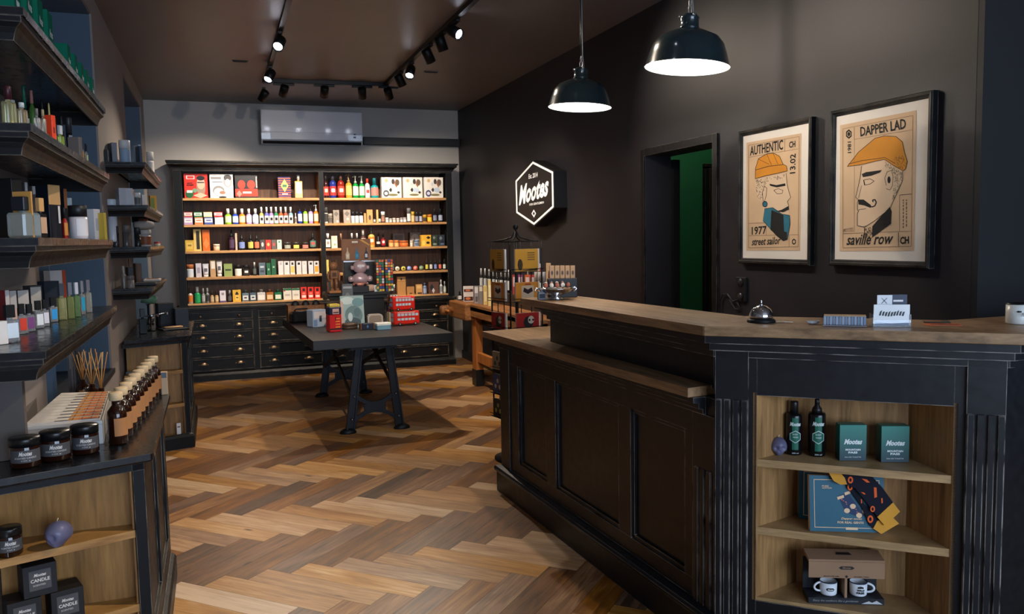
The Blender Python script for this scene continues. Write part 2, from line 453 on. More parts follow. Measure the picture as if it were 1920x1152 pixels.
 o = D.objects.new('floor', me); COL.objects.link(o); o['kind'] = 'structure'
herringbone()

def wallbox(mb, x0, x1, y0, y1, z0, z1, m): mb.box(((x0+x1)/2, (y0+y1)/2, (z0+z1)/2), (x1-x0, y1-y0, z1-z0), m)
mb = MB(); wallbox(mb, XL-0.8, 5.3, YF-0.2, YB+0.2, ZC, ZC+0.1, P_ceil); mb.build('ceiling', kind='structure')
mb = MB(); wallbox(mb, XL-0.8, 5.3, YB, YB+0.12, 0, ZC, P_back); mb.build('wall_back', kind='structure')
# left wall: piers with two deep blue recesses between them
mb = MB()
RD = 0.62   # depth of a recess
for y0, y1 in ((YF, 4.0), (5.87, 7.80), (9.62, YB)): wallbox(mb, XL-RD, XL-(0.05 if y0 < 0 else 0), y0, y1, 0, ZC, P_left)
for y0, y1 in ((4.0, 5.87), (7.80, 9.62)):
 wallbox(mb, XL-RD, XL, y0, y1, 0, 0.68, P_left); wallbox(mb, XL-RD, XL, y0, y1, 2.94, ZC, P_left)
 t = 0.006
 wallbox(mb, XL-RD-0.1, XL-RD, y0, y1, 0.68, 2.94, P_blue)
 wallbox(mb, XL-RD, XL-0.012, y1-t, y1+0.001, 0.68, 2.94, P_blue)
 wallbox(mb, XL-RD, XL-0.012, y0-0.001, y0+t, 0.68, 2.94, P_blue)
 wallbox(mb, XL-RD, XL-0.012, y0, y1, 2.94-t, 2.941, P_blue)
mb.build('wall_left', kind='structure')
for n, (y0, y1) in enumerate(((4.0, 5.87), (7.80, 9.62))):
 mb = MB(); wallbox(mb, XL-RD+0.01, XL+0.02, y0+0.01, y1-0.01, 0.68, 0.71, M['blk_plain']); mb.build('trim_%d' % (n+1), kind='structure')
# right wall with the doorway
DY0, DY1, DZ = 4.43, 5.29, 2.062; XR2 = XR+0.205; YE = 2.566
mb = MB(); wallbox(mb, XR, XR2, YE, DY0, 0, ZC, P_right); wallbox(mb, XR, XR2, DY1, YB, 0, ZC, P_right); wallbox(mb, XR, XR2, DY0, DY1, DZ, ZC, P_right)
mb.build('wall_right', kind='structure')
mb = MB(); wallbox(mb, XR+0.001, 5.3, YE-0.03, YE-0.001, 0, ZC, P_dark)
mb.build('wall_alcove', kind='structure')
mb = MB(); wallbox(mb, 5.2, 5.3, YF, YE, 0, ZC, P_dark); mb.build('wall_alcove_side', kind='structure')
# door casing
mb = MB()
for (y0, y1, z0, z1) in ((DY0-0.05, DY0, 0, DZ+0.05), (DY1, DY1+0.05, 0, DZ+0.05), (DY0, DY1, DZ, DZ+0.05)):
 wallbox(mb, XR-0.014, XR-0.0005, y0, y1, z0, z1, M['blk'])
mb.build('trim_3', kind='structure')
# green corridor beyond the doorway
mb = MB(); wallbox(mb, XR2, 5.3, 7.2, 7.3, 0, ZC, P_green); mb.build('wall_corridor', kind='structure')
mb = MB(); wallbox(mb, 5.2, 5.3, YE, 7.3, 0, ZC, P_green); mb.build('wall_corridor_side', kind='structure')
# dark door leaf standing open against the far reveal and the closed dark door in the corridor
t = thing('door_1', None, None, (XR2+0.02, DY1-0.03, 0)); t['kind'] = 'structure'
q = pY(1322, 420, 7.16)
mb = MB(); mb.box((0, 0.0, 1.02), (0.05, 0.04, 2.03), M['blk_plain'])
mb.build('door_leaf', t)
t2 = thing('door_2', None, None, (q.x+0.42, 7.17, 0)); t2['kind'] = 'structure'
zt = pY(1325, 312, 7.16).z
mb = MB(); mb.box((0, 0, zt/2), (0.76, 0.03, zt-0.06), M['blk_plain']); mb.build('door_leaf', t2)
mb = MB()
for dx in (-0.405, 0.405): mb.box((dx, -0.005, zt/2), (0.05, 0.05, zt), M['blk'])
mb.box((0, -0.005, zt), (0.86, 0.05, 0.05), M['blk']); mb.build('door_frame', t2)
mb = MB()
mb.tube([(-0.31, -0.02, 1.02), (-0.31, -0.07, 1.02), (-0.21, -0.07, 1.02)], 0.009, M['steel']); mb.build('door_handle', t2)
# front wall behind the camera with the big shop window
mb = MB(); wallbox(mb, XL-0.62, 0.05, YF-0.2, YF, 0, ZC, P_left); wallbox(mb, 4.2, 5.3, YF-0.2, YF, 0, ZC, P_left)
wallbox(mb, 0.05, 4.2, YF-0.2, YF, 0, 0.5, P_left); wallbox(mb, 0.05, 4.2, YF-0.2, YF, 2.75, ZC, P_left)
mb.build('wall_front', kind='structure')
t = thing('window_1', None, None, (2.125, YF-0.1, 0.5)); t['kind'] = 'structure'
mb = MB()
for x in (-2.05, -0.7, 0.7, 2.05): mb.box((x, 0, 1.125), (0.06, 0.07, 2.25), M['blk_plain'])
for z in (0.03, 2.22): mb.box((0, 0, z), (4.15, 0.07, 0.06), M['blk_plain'])
mb.build('window_frame', t)
pl = D.lights.new('daylight_portal', 'AREA'); pl.shape = 'RECTANGLE'; pl.size = 4.1; pl.size_y = 2.2; pl.cycles.is_portal = True
po = D.objects.new('daylight_portal', pl); COL.objects.link(po); po.location = (2.125, YF-0.02, 1.62); po.rotation_euler = (PI/2, 0, 0)
# baseboards
mb = MB(); wallbox(mb, XR-0.018, XR-0.0005, DY1+0.05, YB, 0.0, 0.1, M['blk_plain']); mb.build('baseboard_right', kind='structure')
mb = MB()
for y0, y1 in ((4.2, 6.1),): wallbox(mb, XL+0.0005, XL+0.018, y0, y1, 0.0, 0.1, M['blk_plain'])
mb.build('baseboard_left', kind='structure')
# unseen lamp added to brighten the green corridor walls
t = thing('corridor_added_lamp', 'added unseen round flush ceiling lamp in the green corridor', 'ceiling lamp', (4.1, 6.2, ZC-0.0008))
m_ = MB(); m_.lathe([(0.16, 0), (0.16, -0.03), (0.12, -0.06), (0.001, -0.07)], mat((255, 240, 215), 0.4, emit=1.5), 28); m_.build('lamp_shade', t)
ld = D.lights.new('corridor_added_light', 'POINT'); ld.energy = 9; ld.color = (1.0, 0.88, 0.72); ld.shadow_soft_size = 0.1
lo = D.objects.new('corridor_added_light', ld); COL.objects.link(lo); lo.parent = t; lo.location = (0, 0, -0.14)
# ceiling slots
for n, (x, y) in enumerate(((0.292, 7.72), (2.006, 7.757))):
 w = thing('ceiling_vent', ('narrow dark slot vent in the ceiling left of the track lights', 'narrow slot vent in the ceiling right of the track lights')[n], 'vent', (x, y, ZC), group='slot vents in the ceiling')
 m_ = MB(); m_.box((0, 0, -0.004), (0.13, 0.035, 0.008), M['blk_plain'] if n == 0 else mat((84, 76, 72), 0.6)); m_.build('cover', w)
 m_ = MB()
 for yy in (-0.008, 0.008): m_.box((0, yy, -0.0095), (0.11, 0.005, 0.003), mat((16, 16, 16), 0.7))
 m_.build('slot', w)
# socket and hanging cable by the posters
w = thing('wall_socket', 'black double wall socket with a cable plugged in below the posters', 'socket', (XR, 4.13, 1.17))
zs = pX(1392, 520, XR).z; zb = pX(1392, 565, XR).z
m_ = MB(); m_.box((-0.008, 0, (zs+zb)/2-1.17), (0.014, 0.10, zs-zb), M['blk_plain'], bev=0.003); m_.build('plate', w)
m_ = MB()
for dz in (0.04, -0.045):
 m_ = MB(); m_.lathe([(0.001, 0), (0.024, 0), (0.024, 0.004), (0.02, 0.004), (0.02, 0.001), (0.001, 0.001)], mat((40, 40, 44), 0.3), 16, (-0.02, 0, (zs+zb)/2-1.17+dz), 'X'); m_.build('outlet', w)
pts = [pX(x, y, XR-0.012) for x, y in ((1385, 562), (1374, 566), (1364, 552), (1355, 552), (1350, 563), (1349, 590), (1349, 620))]
m_ = MB(); m_.tube([(-0.03, 0.0, zb+0.03), *[tuple(p) for p in pts]] if False else [tuple(p) for p in pts], 0.005, M['blk_plain'], 6)
tag(m_.build('power_cable'), 'thin black cable sagging from the wall socket beside the doorway', 'cable')
m_ = MB(); m_.tube([tuple(pX(x, y, XR-0.01)) for x, y in ((1383, 568), (1388, 580), (1378, 580), (1368, 562))], 0.004, M['blk_plain'], 6)
tag(m_.build('power_cable'), 'short black cable looped under the wall socket', 'cable')

# ================================================================== AIR CONDITIONER
a = pY(488, 204, 9.82); b_ = pY(680, 272, 9.82); aw = b_.x-a.x; ah = a.z-b_.z
ac = thing('air_conditioner', 'wide silver grey split air conditioner mounted high on the back wall', 'air conditioner', ((a.x+b_.x)/2, YB, b_.z))
silver = mat((200, 200, 204), 0.2, 0.0, coat=0.5, noise=0.01)
m_ = MB(); hw = aw/2
prof = [(0, 0.0), (-0.17, 0.0), (-0.205, 0.045), (-0.21, 0.11), (-0.21, ah-0.01), (-0.2, ah), (0, ah)]
n = len(prof); vs = [(x, y, z) for x in (-hw, hw) for y, z in prof]
m_.add(vs, [tuple(range(n)), tuple(range(2*n-1, n-1, -1))]+[(i, i+n, (i+1) % n+n, (i+1) % n) for i in range(n)], silver)
lab(m_.build('casing', ac), 'silver grey glossy casing')
m_ = MB(); m_.box((-0.0, -0.2125, ah-0.01-0.125), (aw-0.004, 0.005, 0.235), silver, bev=0.002); m_.build('front_panel', ac)
m_ = MB(); m_.box((-0.03, -0.211, 0.082), (aw-0.26, 0.006, 0.075), silver, bev=0.002); m_.build('air_flap', ac)
m_ = MB(); m_.box((0, -0.188, 0.018), (aw-0.03, 0.03, 0.03), mat((30, 30, 32), 0.5), tilt=Matrix.Rotation(-0.9, 3, 'X')); m_.build('air_outlet', ac)
m_ = MB(); m_.lathe([(0.001, 0.0), (0.012, 0), (0.012, 0.002), (0.001, 0.002)], mat((120, 120, 125), 0.4), 14, (hw-0.09, -0.2115, 0.12), 'Y')
m_.box((hw-0.09, -0.212, 0.085), (0.03, 0.002, 0.02), mat((120, 120, 125), 0.4)); m_.build('display', ac)
p0 = pY(681, 257, YB-0.05); p1 = pY(857, 275, YB-0.05)
m_ = MB(); m_.box(((p0.x+XR)/2, YB-0.035, (p0.z+p1.z)/2), (XR-p0.x-0.002, 0.07, p0.z-p1.z), M['blk_plain'], bev=0.004)
tag(m_.build('pipe_trunking'), 'black pipe trunking running from the air conditioner to the right wall', 'trunking')

# ================================================================== TRACK LIGHTS
ZT = ZC-0.035
t = thing('lighting_track', 'black ceiling track bent in a U with the spotlights clipped to it', 'lighting track', (1.1, 8.46, ZC))
def seg_track(name, a, b):
 m_ = MB(); m_.bar(a, b, 0.036, 0.034, M['blackmetal']); o = m_.build(name, t); return o
o3 = Vector((1.1, 8.46, ZC))
def lc(x, y, z): return (x-o3.x, y-o3.y, z-o3.z)
seg_track('track_bar', lc(0.55, 8.50, ZC-0.018), lc(0.50, 1.2, ZC-0.018))
seg_track('track_bar', lc(0.53, 8.50, ZC-0.0185), lc(1.715, 8.42, ZC-0.0185))
seg_track('track_bar', lc(1.70, 8.42, ZC-0.018), lc(1.66, 1.2, ZC-0.018))
for x, y in ((0.549, 8.50), (1.70, 8.42)):
 m_ = MB(); m_.box(lc(x, y, ZC-0.02), (0.06, 0.06, 0.038), M['blackmetal']); m_.build('corner_connector', t)
glow = mat((235, 238, 255), 0.3, emit=14.0)
def make_spot(px, X=None, Y=None, target=(0, 0, 0), label='', power=1.0, pos=None, ang=84, col=(1.0, 0.85, 0.68)):
 if pos is None:
  q = pX(px[0], px[1], X) if X is not None else pY(px[0], px[1], Y)
 else: q = Vector(pos)
 q.z = min(q.z, ZC-0.105)
 T = Vector(target); d = (T-q).normalized()
 s = thing('track_spotlight', label, 'spotlight', (q.x, q.y, ZC-0.035), group='black spotlights on the ceiling track')
 off = Vector((0, 0, q.z-(ZC-0.035)))
 run = Y is None
 m_ = MB(); m_.box((0, 0, -0.0115), ((0.03, 0.2, 0.02) if run else (0.2, 0.03, 0.02)), M['blackmetal'], bev=0.003); m_.build('adapter', s)
 m_ = MB(); m_.tube([(0, 0, -0.01), (0, 0, off.z+0.03)], 0.009, M['blackmetal'], 10); m_.build('stem', s)
 R = Vector((0, 0, -1)).rotation_difference(d).to_matrix()
 m_ = MB()
 m_.lathe([(0.0005, 0.055), (0.036, 0.055), (0.041, 0.048), (0.041, -0.055), (0.036, -0.055), (0.034, -0.03), (0.0005, -0.028)], M['blackmetal'], 24, tuple(off), rot=R)
 m_.build('lamp_head', s)
 m_ = MB(); m_.lathe([(0.0005, 0), (0.033, 0), (0.033, 0.003), (0.0005, 0.003)], glow, 24, tuple(off+R@Vector((0, 0, -0.043))), rot=R)
 lab(m_.build('lens', s), 'glowing white lens')
 ld = D.lights.new('spot_beam', 'SPOT'); ld.energy = SPOT_W*power; ld.color = col; ld.spot_size = math.radians(ang); ld.spot_blend = 0.9; ld.shadow_soft_size = 0.03
 lo = D.objects.new('spot_beam', ld); COL.objects.link(lo); lo.parent = s
 lo.location = off+d*0.066; lo.rotation_euler = Vector((0, 0, -1)).rotation_difference(d).to_euler()
 return s
WARM = (1.0, 0.78, 0.55); NEU = (1.0, 0.86, 0.70)
make_spot((523, 66), X=0.53, target=(-0.45, 4.2, 0.8), ang=60, label='lit spotlight on the left track bar, nearer of the two lit ones', power=1.0)
make_spot((505, 125), X=0.54, target=(-0.42, 6.6, 1.1), label='lit spotlight on the left track bar next to the corner', power=1.2)
make_spot((493, 153), X=0.545, target=(-0.15, 9.75, 1.7), label='dark spotlight hanging at the left corner of the track', power=1.1)
make_spot((532, 165), Y=8.50, target=(0.35, 9.8, 1.5), ang=70, label='spotlight at the left end of the rear track bar', power=1.1)
make_spot((608, 168), Y=8.47, target=(1.05, 9.8, 1.5), ang=70, label='spotlight at the middle of the rear track bar', power=1.1)
make_spot((679, 172), Y=8.45, target=(1.75, 9.8, 1.5), ang=70, label='spotlight on the rear track bar right of the middle', power=1.1)
make_spot((728, 165), Y=8.42, target=(2.4, 9.8, 1.5), label='spotlight at the right end of the rear track bar', power=1.1)
make_spot((750, 150), X=1.70, target=(2.75, 8.2, 0.8), label='first spotlight on the right track bar, tilted right, nearest the corner', power=0.9)
make_spot((769, 130), X=1.70, target=(0.6, 5.4, 0.0), label='lit spotlight on the right track bar showing its white lens', power=1.3)
make_spot((803, 105), X=1.69, target=(2.8, 7.3, 1.0), label='dark spotlight on the right bar, next nearer after the lit one', power=0.8)
make_spot((827, 82), X=1.69, target=(2.6, 6.6, 0.7), label='second of three dark spotlights in a row on the right bar', power=0.6)
make_spot((852, 56), X=1.69, target=(2.92, 3.9, 1.75), label='largest dark spotlight, last one in view on the right bar', power=0.55)
for k, (x, y, tg, pw, an) in enumerate(((1.68, 4.3, (2.92, 3.1, 1.8), 0.5, 84), (0.52, 4.4, (0.3, 3.9, 0.0), 0.4, 60), (1.68, 3.3, (0.5, 4.2, 0.0), 0.6, 84), (0.51, 2.6, (1.15, 7.6, 0.9), 3.0, 34), (1.67, 2.2, (-0.5, 2.75, 0.95), 1.3, 46), (1.66, 1.5, (1.1, 9.9, 2.3), 1.7, 34))):  # unseen spots added on the near track for extra illumination
 make_spot(None, pos=(x, y, ZC-0.12), target=tg, label=('added track spotlight nearer than the frame, %s' % ('aimed at the posters', 'on the left bar aimed at the floor', 'on the right bar aimed at the floor', 'on the left bar aimed at the table', 'on the right bar aimed at the left shelves', 'on the right bar aimed at the back wall')[k]), power=pw, ang=an)

# ================================================================== PENDANTS
enamel = mat((34, 46, 50), 0.16, 0.0, coat=0.5)
ein = mat((238, 238, 232), 0.35, noise=0)
def pendant(px, py, wpx, label, tilt):
 dist = 0.40*FPX/wpx; q = CAM+ray(px, py)*dist
 t = thing('pendant_lamp', label, 'pendant lamp', (q.x, q.y, q.z), group='enamel pendant lamps over the counter')
 R = Matrix.Rotation(tilt, 3, FW)
 m_ = MB()
 out = [(0.203, -0.004), (0.199, 0.004), (0.186, 0.052), (0.168, 0.105), (0.140, 0.138), (0.09, 0.162), (0.047, 0.178)]
 m_.lathe(out+[(0.045, 0.174), (0.09, 0.157), (0.138, 0.133), (0.165, 0.102), (0.183, 0.05), (0.196, 0.002), (0.203, -0.004)], enamel, 48, rot=R, cap=False)
 inner = [(0.2, -0.002), (0.1945, 0.003), (0.1815, 0.05), (0.1635, 0.1005), (0.1365, 0.1315), (0.089, 0.155), (0.044, 0.172), (0.001, 0.172)]
 s_ = m_.build('lamp_shade', t); lab(s_, 'dark petrol enamel shade')
 m_ = MB(); m_.lathe(inner, ein, 48, rot=R, cap=False); lab(m_.build('shade_lining', t), 'white enamel inside')
 m_ = MB(); m_.lathe([(0.038, 0.174), (0.052, 0.178), (0.044, 0.186), (0.043, 0.225), (0.046, 0.23), (0.03, 0.246), (0.001, 0.25)], enamel, 28, rot=R)
 for k in range(3):
  a = k*2.1+0.4; m_.lathe([(0.001, 0.008), (0.006, 0.006), (0.006, -0.006)], M['steel'], 8, tuple(R@Vector((0.046*math.cos(a), 0.046*math.sin(a), 0.235))))
 m_.build('lamp_cap', t)
 m_ = MB(); b0 = R@Vector((0, 0, 0.05))
 m_.lathe([(0.001, 0.0), (0.03, 0.012), (0.045, 0.045), (0.04, 0.07), (0.018, 0.105), (0.016, 0.13)], mat((255, 248, 235), 0.3, emit=9.0), 20, tuple(b0), rot=R)
 lab(m_.build('bulb', t), 'lit milky bulb')
 ld = D.lights.new('bulb_light', 'POINT'); ld.energy = PEND_W; ld.color = (1.0, 0.93, 0.84); ld.shadow_soft_size = 0.04
 lo = D.objects.new('bulb_light', ld); COL.objects.link(lo); lo.parent = t; lo.location = R@Vector((0, 0, 0.035))
 # chain links then cord
 zt = ZC-q.z; top = R@Vector((0, 0, 0.248)); m_ = MB()
 for k in range(2):
  zc = top.z+0.018+k*0.034
  pts = []
  for i in range(12):
   a = 2*PI*i/12; x_ = 0.009*math.cos(a); z_ = 0.022*math.sin(a)
   pts.append((top.x+(x_ if k % 2 == 0 else 0)+ (0 if k % 2 == 0 else 0), top.y+(0 if k % 2 == 0 else x_), zc+z_))
  m_.tube(pts, 0.0022, M['steel'], 6, closed=True)
 m_.build('chain', t)
 m_ = MB(); m_.tube([(top.x, top.y, top.z+0.07), (top.x+0.002, top.y, (top.z+zt)/2), (top.x, top.y, zt-0.03)], 0.0045, M['blk_plain'], 8); m_.build('suspension_cord', t)
 m_ = MB(); m_.tube([(top.x+0.02, top.y, top.z-0.01), (top.x+0.012, top.y, top.z+0.07), (top.x+0.010, top.y, (top.z+zt)/2), (top.x+0.008, top.y, zt-0.03)], 0.003, mat((120, 122, 126), 0.5), 8); m_.build('power_cord', t)
 m_ = MB(); m_.lathe([(0.05, zt), (0.048, zt-0.012), (0.02, zt-0.035), (0.005, zt-0.04)], M['blackmetal'], 24, (top.x, top.y, 0)); m_.build('ceiling_rose', t)
pendant(1288, 126, 157, 'larger dark enamel pendant lamp, right of the two, hanging on a chain', math.radians(3.6))
pendant(1087, 201, 118, 'smaller looking dark enamel pendant lamp, left of the two, near the wall sign', math.radians(2.6))

# ================================================================== BOOKCASE WITH DRAWERS
bc = thing('display_bookcase', 'wide black display bookcase with oak shelves above drawers along the back wall', 'bookcase', (1.15, 9.53, 0))
def bp_(x, y, z): return (x-1.15, y-9.53, z)
def bbox(mb, x0, x1, y0, y1, z0, z1, m, bev=0): mb.box(bp_((x0+x1)/2, (y0+y1)/2, (z0+z1)/2), (x1-x0, y1-y0, z1-z0), m, bev=bev)
BX0, BX1 = -0.38, 2.66; HX0, HX1 = -0.375, 2.725; HY = 9.68
m_ = MB(); bbox(m_, BX0, BX1, 9.565, YB-0.01, 0.02, 0.765, M['blk'])
for x in (0.405, 1.145, 1.887): bbox(m_, x-0.03, x+0.03, 9.552, 9.57, 0.1, 0.765, M['blk'])
bbox(m_, BX1-0.055, BX1, 9.552, 9.57, 0.1, 0.765, M['blk']); bbox(m_, BX0, -0.32, 9.552, 9.57, 0.1, 0.765, M['blk'])
m_.build('base_carcass', bc)
m_ = MB(); bbox(m_, BX0-0.02, BX1+0.025, 9.53, YB-0.01, 0, 0.065, M['blk']); m_.sweep([bp_(BX0-0.02, 9.53, 0)[:2], bp_(BX1+0.025, 9.53, 0)[:2], bp_(BX1+0.025, YB-0.02, 0)[:2]], [(0, 0.065), (-0.03, 0.1), (-0.04, 0.1), (-0.04, 0.06), (0, 0.06)], M['blk']); m_.build('plinth', bc)
m_ = MB(); bbox(m_, BX0-0.03, BX1+0.04, 9.50, YB-0.01, 0.785, 0.812, M['blk'], 0.004); bbox(m_, BX0-0.01, BX1+0.02, 9.53, YB-0.01, 0.765, 0.785, M['blk']); m_.build('base_top', bc)
cols = ((-0.31, 0.375), (0.435, 1.115), (1.175, 1.857), (1.917, 2.60))
rows = ((0.665, 0.755, 1), (0.545, 0.655, 0), (0.40, 0.535, 0), (0.255, 0.39, 0), (0.112, 0.245, 0))
def cup_handle(parent, x, y, z):
 mb = MB(); vs = []; fs = []; NU, NV = 9, 5
 for shell in (1.0, 0.88):
  for i in range(NU):
   a = PI*i/(NU-1)
   for j in range(NV):
    b = (PI/2)*j/(NV-1)
    vs.append((0.046*shell*math.cos(a)*(0.35+0.65*math.cos(b)) if True else 0, -0.024*shell*math.sin(b)-0.001, 0.030*shell*math.sin(a)*math.cos(b*0.75)))
 N = NU*NV
 for s_ in (0, 1):
  for i in range(NU-1):
   for j in range(NV-1): fs.append((s_*N+i*NV+j, s_*N+(i+1)*NV+j, s_*N+(i+1)*NV+j+1, s_*N+i*NV+j+1))
 mb.add(vs, fs, M['brass'], True); mb.box((0, -0.001, 0.004), (0.098, 0.003, 0.012), M['brass'], bev=0.001)
 return mb.build('cup_handle', parent, (x, y, z))
h0 = None; k0 = None; dm = {}
for ci, (x0, x1) in enumerate(cols):
 for ri, (z0, z1, kn) in enumerate(rows):
  if ri not in dm:
   mb = MB(); w_, h_ = x1-x0, z1-z0
   mb.box((0, 0, 0), (w_-0.012, 0.018, h_-0.012), M['blk'])
   for (cx_, cz_, sx_, sz_) in ((0, h_/2-0.004, w_, 0.008), (0, -h_/2+0.004, w_, 0.008), (-w_/2+0.004, 0, 0.008, h_), (w_/2-0.004, 0, 0.008, h_)):
    mb.box((cx_, -0.011, cz_), (sx_, 0.012, sz_), M['blk'])
   dr = mb.build('drawer', bc, bp_((x0+x1)/2, 9.56, (z0+z1)/2)); dm[ri] = dr
  else:
   dr = dm[ri].copy(); COL.objects.link(dr); dr.parent = bc; dr.location = bp_((x0+x1)/2, 9.56, (z0+z1)/2)
  for fx in (-0.19, 0.19):
   if kn:
    if k0 is None:
     mb = MB(); mb.lathe([(0.005, 0), (0.005, 0.01), (0.012, 0.016), (0.013, 0.022), (0.008, 0.028), (0.0005, 0.029)], M['brass'], 16, (0, 0, 0), 'Y'); k0 = mb.build('knob', dr, (fx*1.05, -0.01, 0))
    else:
     c = k0.copy(); COL.objects.link(c); c.parent = dr; c.location = (fx*1.05, -0.01, 0)
   else:
    if h0 is None: h0 = cup_handle(dr, fx, -0.01, 0.0)
    else:
     c = h0.copy(); COL.objects.link(c); c.parent = dr; c.location = (fx, -0.01, 0.0)
# hutch
m_ = MB(); bbox(m_, HX0, HX0+0.085, HY, YB-0.01, 0.812, 2.30, M['blk']); m_.build('side_panel', bc)
m_ = MB(); bbox(m_, HX1-0.075, HX1, HY, YB-0.01, 0.812, 2.30, M['blk']); m_.build('side_panel', bc)
m_ = MB(); bbox(m_, HX0+0.08, HX1-0.07, YB-0.03, YB-0.012, 0.812, 2.30, M['back'])
m_.build('back_panel', bc)
m_ = MB(); bbox(m_, 1.158, 1.212, HY, HY+0.02, 0.83, 2.285, M['blk']); m_.build('divider', bc)
m_ = MB(); bbox(m_, 1.172, 1.2, HY+0.02, YB-0.03, 0.83, 2.285, M['shelf']); lab(m_.build('divider_board', bc), 'oak partition board between the two bays')
m_ = MB(); bbox(m_, HX0, HX1, HY-0.004, HY+0.03, 2.285, 2.36, M['blk']); bbox(m_, HX0, HX1, HY, YB-0.01, 2.33, 2.355, M['blk'])
m_.sweep([bp_(HX0, YB-0.02, 0)[:2], bp_(HX0, HY, 0)[:2], bp_(HX1, HY, 0)[:2], bp_(HX1, YB-0.02, 0)[:2]], [(0, 2.30), (0.012, 2.302), (0.016, 2.32), (0.035, 2.34), (0.052, 2.352), (0.052, 2.372), (0.066, 2.375), (0.066, 2.392), (0, 2.392)], M['blk'], out=-1 if False else 1)
m_.build('cornice', bc)
SZ = (1.993, 1.705, 1.417, 1.129, 0.842)
SHY = HY+0.006
for z in SZ:
 for x0, x1 in ((HX0+0.085, 1.172), (1.2, HX1-0.075)):
  m_ = MB(); th = 0.028 if z > 0.9 else 0.02
  bbox(m_, x0, x1, SHY, YB-0.03, z-th, z, M['shelf'], 0.003); m_.build('shelf', bc)
m_ = MB(); bbox(m_, HX0+0.08, HX1-0.07, HY, HY+0.02, 0.812, 0.824, M['blk'])
m_.build('bottom_rail', bc)

# ================================================================== DISPLAY TABLE
tb = thing('display_table', 'large dark table with cast iron trestle legs in the middle of the shop', 'table', (1.2, 7.3, 0))
TZ = 0.76
TP = [(0.665, 6.27), (1.755, 6.30), (1.70, 8.33), (0.60, 8.31)]
m_ = MB(); m_.prism([(x-1.2, y-7.3) for x, y in TP], TZ-0.072, TZ, mat((27, 29, 33), 0.45), M['table']); m_.build('tabletop', tb, bevel=0.003)
I = M['iron']
def trestle(y):
 fr = thing('trestle', None, None, (0, 0, 0)); fr.parent = tb
 def P3(x, z, dy=0): return (x-1.2, y-7.3+dy, z)
 for sx, xt, xb in ((-1, 1.035, 0.945), (1, 1.265, 1.335)):
  mb = MB(); mb.bar(P3(xt, 0.688), P3(xb, 0.02), 0.035, 0.075, I, upv=(0, 1, 0)) if False else None
  # I section post: flange, web
  mb.bar(P3(xt, 0.69), P3(xb, 0.01), 0.062, 0.012, I, upv=(0, 1, 0))
  for dy in (-0.0, ):
   for dx in (-0.028, 0.028):
    mb.bar(P3(xt+dx*0.8, 0.69), P3(xb+dx, 0.03), 0.012, 0.05, I, upv=(0, 1, 0))
  # foot
  mb.lathe([(0.055, 0.0), (0.055, 0.01), (0.046, 0.024), (0.028, 0.036), (0.001, 0.04)], I, 18, P3(xb+sx*0.018, 0.0), sc=(1.2, 0.8))
  mb.build('leg', fr)
  mb = MB()
  for z in (0.29, 0.11):
   f = (0.69-z)/0.66; x = xt+(xb-xt)*f; mb.lathe([(0.009, 0), (0.009, 0.008), (0.004, 0.014), (0.0005, 0.014)], M['steel'], 10, P3(x, z, -0.026), 'Y')
  mb.build('bolt', fr)
 # lower spider: two arcs that touch in the middle
 mb = MB()
 def arc(p0, p1, p2, w0, w1, seg=14):
  pts = []
  for i in range(seg+1):
   t = i/seg; x = (1-t)**2*p0[0]+2*t*(1-t)*p1[0]+t*t*p2[0]; z = (1-t)**2*p0[1]+2*t*(1-t)*p1[1]+t*t*p2[1]; pts.append((x, z))
  for i in range(seg):
   a, b = pts[i], pts[i+1]; mb.bar(P3(*a), P3(*b), 0.022, 0.03, I, upv=(0, 0, 1))
 arc((0.96, 0.08), (1.14, 0.25), (1.325, 0.08), 0, 0)
 arc((0.985, 0.30), (1.14, 0.14), (1.305, 0.30), 0, 0)
 mb.box(P3(1.143, 0.192), (0.17, 0.02, 0.05), I)
 mb.build('lower_bracket', fr)
 # upper apex and pair of struts
 return fr
trestle(6.45); trestle(8.12)
m_ = MB(); m_.box((1.14-1.2, 6.45-7.3, 0.675), (0.36, 0.1, 0.03), I); m_.box((1.14-1.2, 8.12-7.3, 0.675), (0.36, 0.1, 0.03), I); m_.build('bearing_plate', tb)
# diagonal ties between the trestles, crossing at a boss under the table
for sx in (-0.20, 0.20):
 x = 1.14+sx*0.9-1.2
 for a, b in (((x, 6.47-7.3, 0.30), (x, 7.3-7.3, 0.50)), ((x, 6.47-7.3, 0.66), (x, 7.3-7.3, 0.50)), ((x, 8.10-7.3, 0.30), (x, 7.3-7.3, 0.50)), ((x, 8.10-7.3, 0.66), (x, 7.3-7.3, 0.50))):
  m_ = MB(); m_.bar(a, b, 0.012, 0.038, I); m_.build('diagonal_tie', tb)
 m_ = MB(); m_.lathe([(0.045, -0.014), (0.045, 0.014)], I, 20, (x, 0, 0.5), 'X'); m_.build('tie_boss', tb)

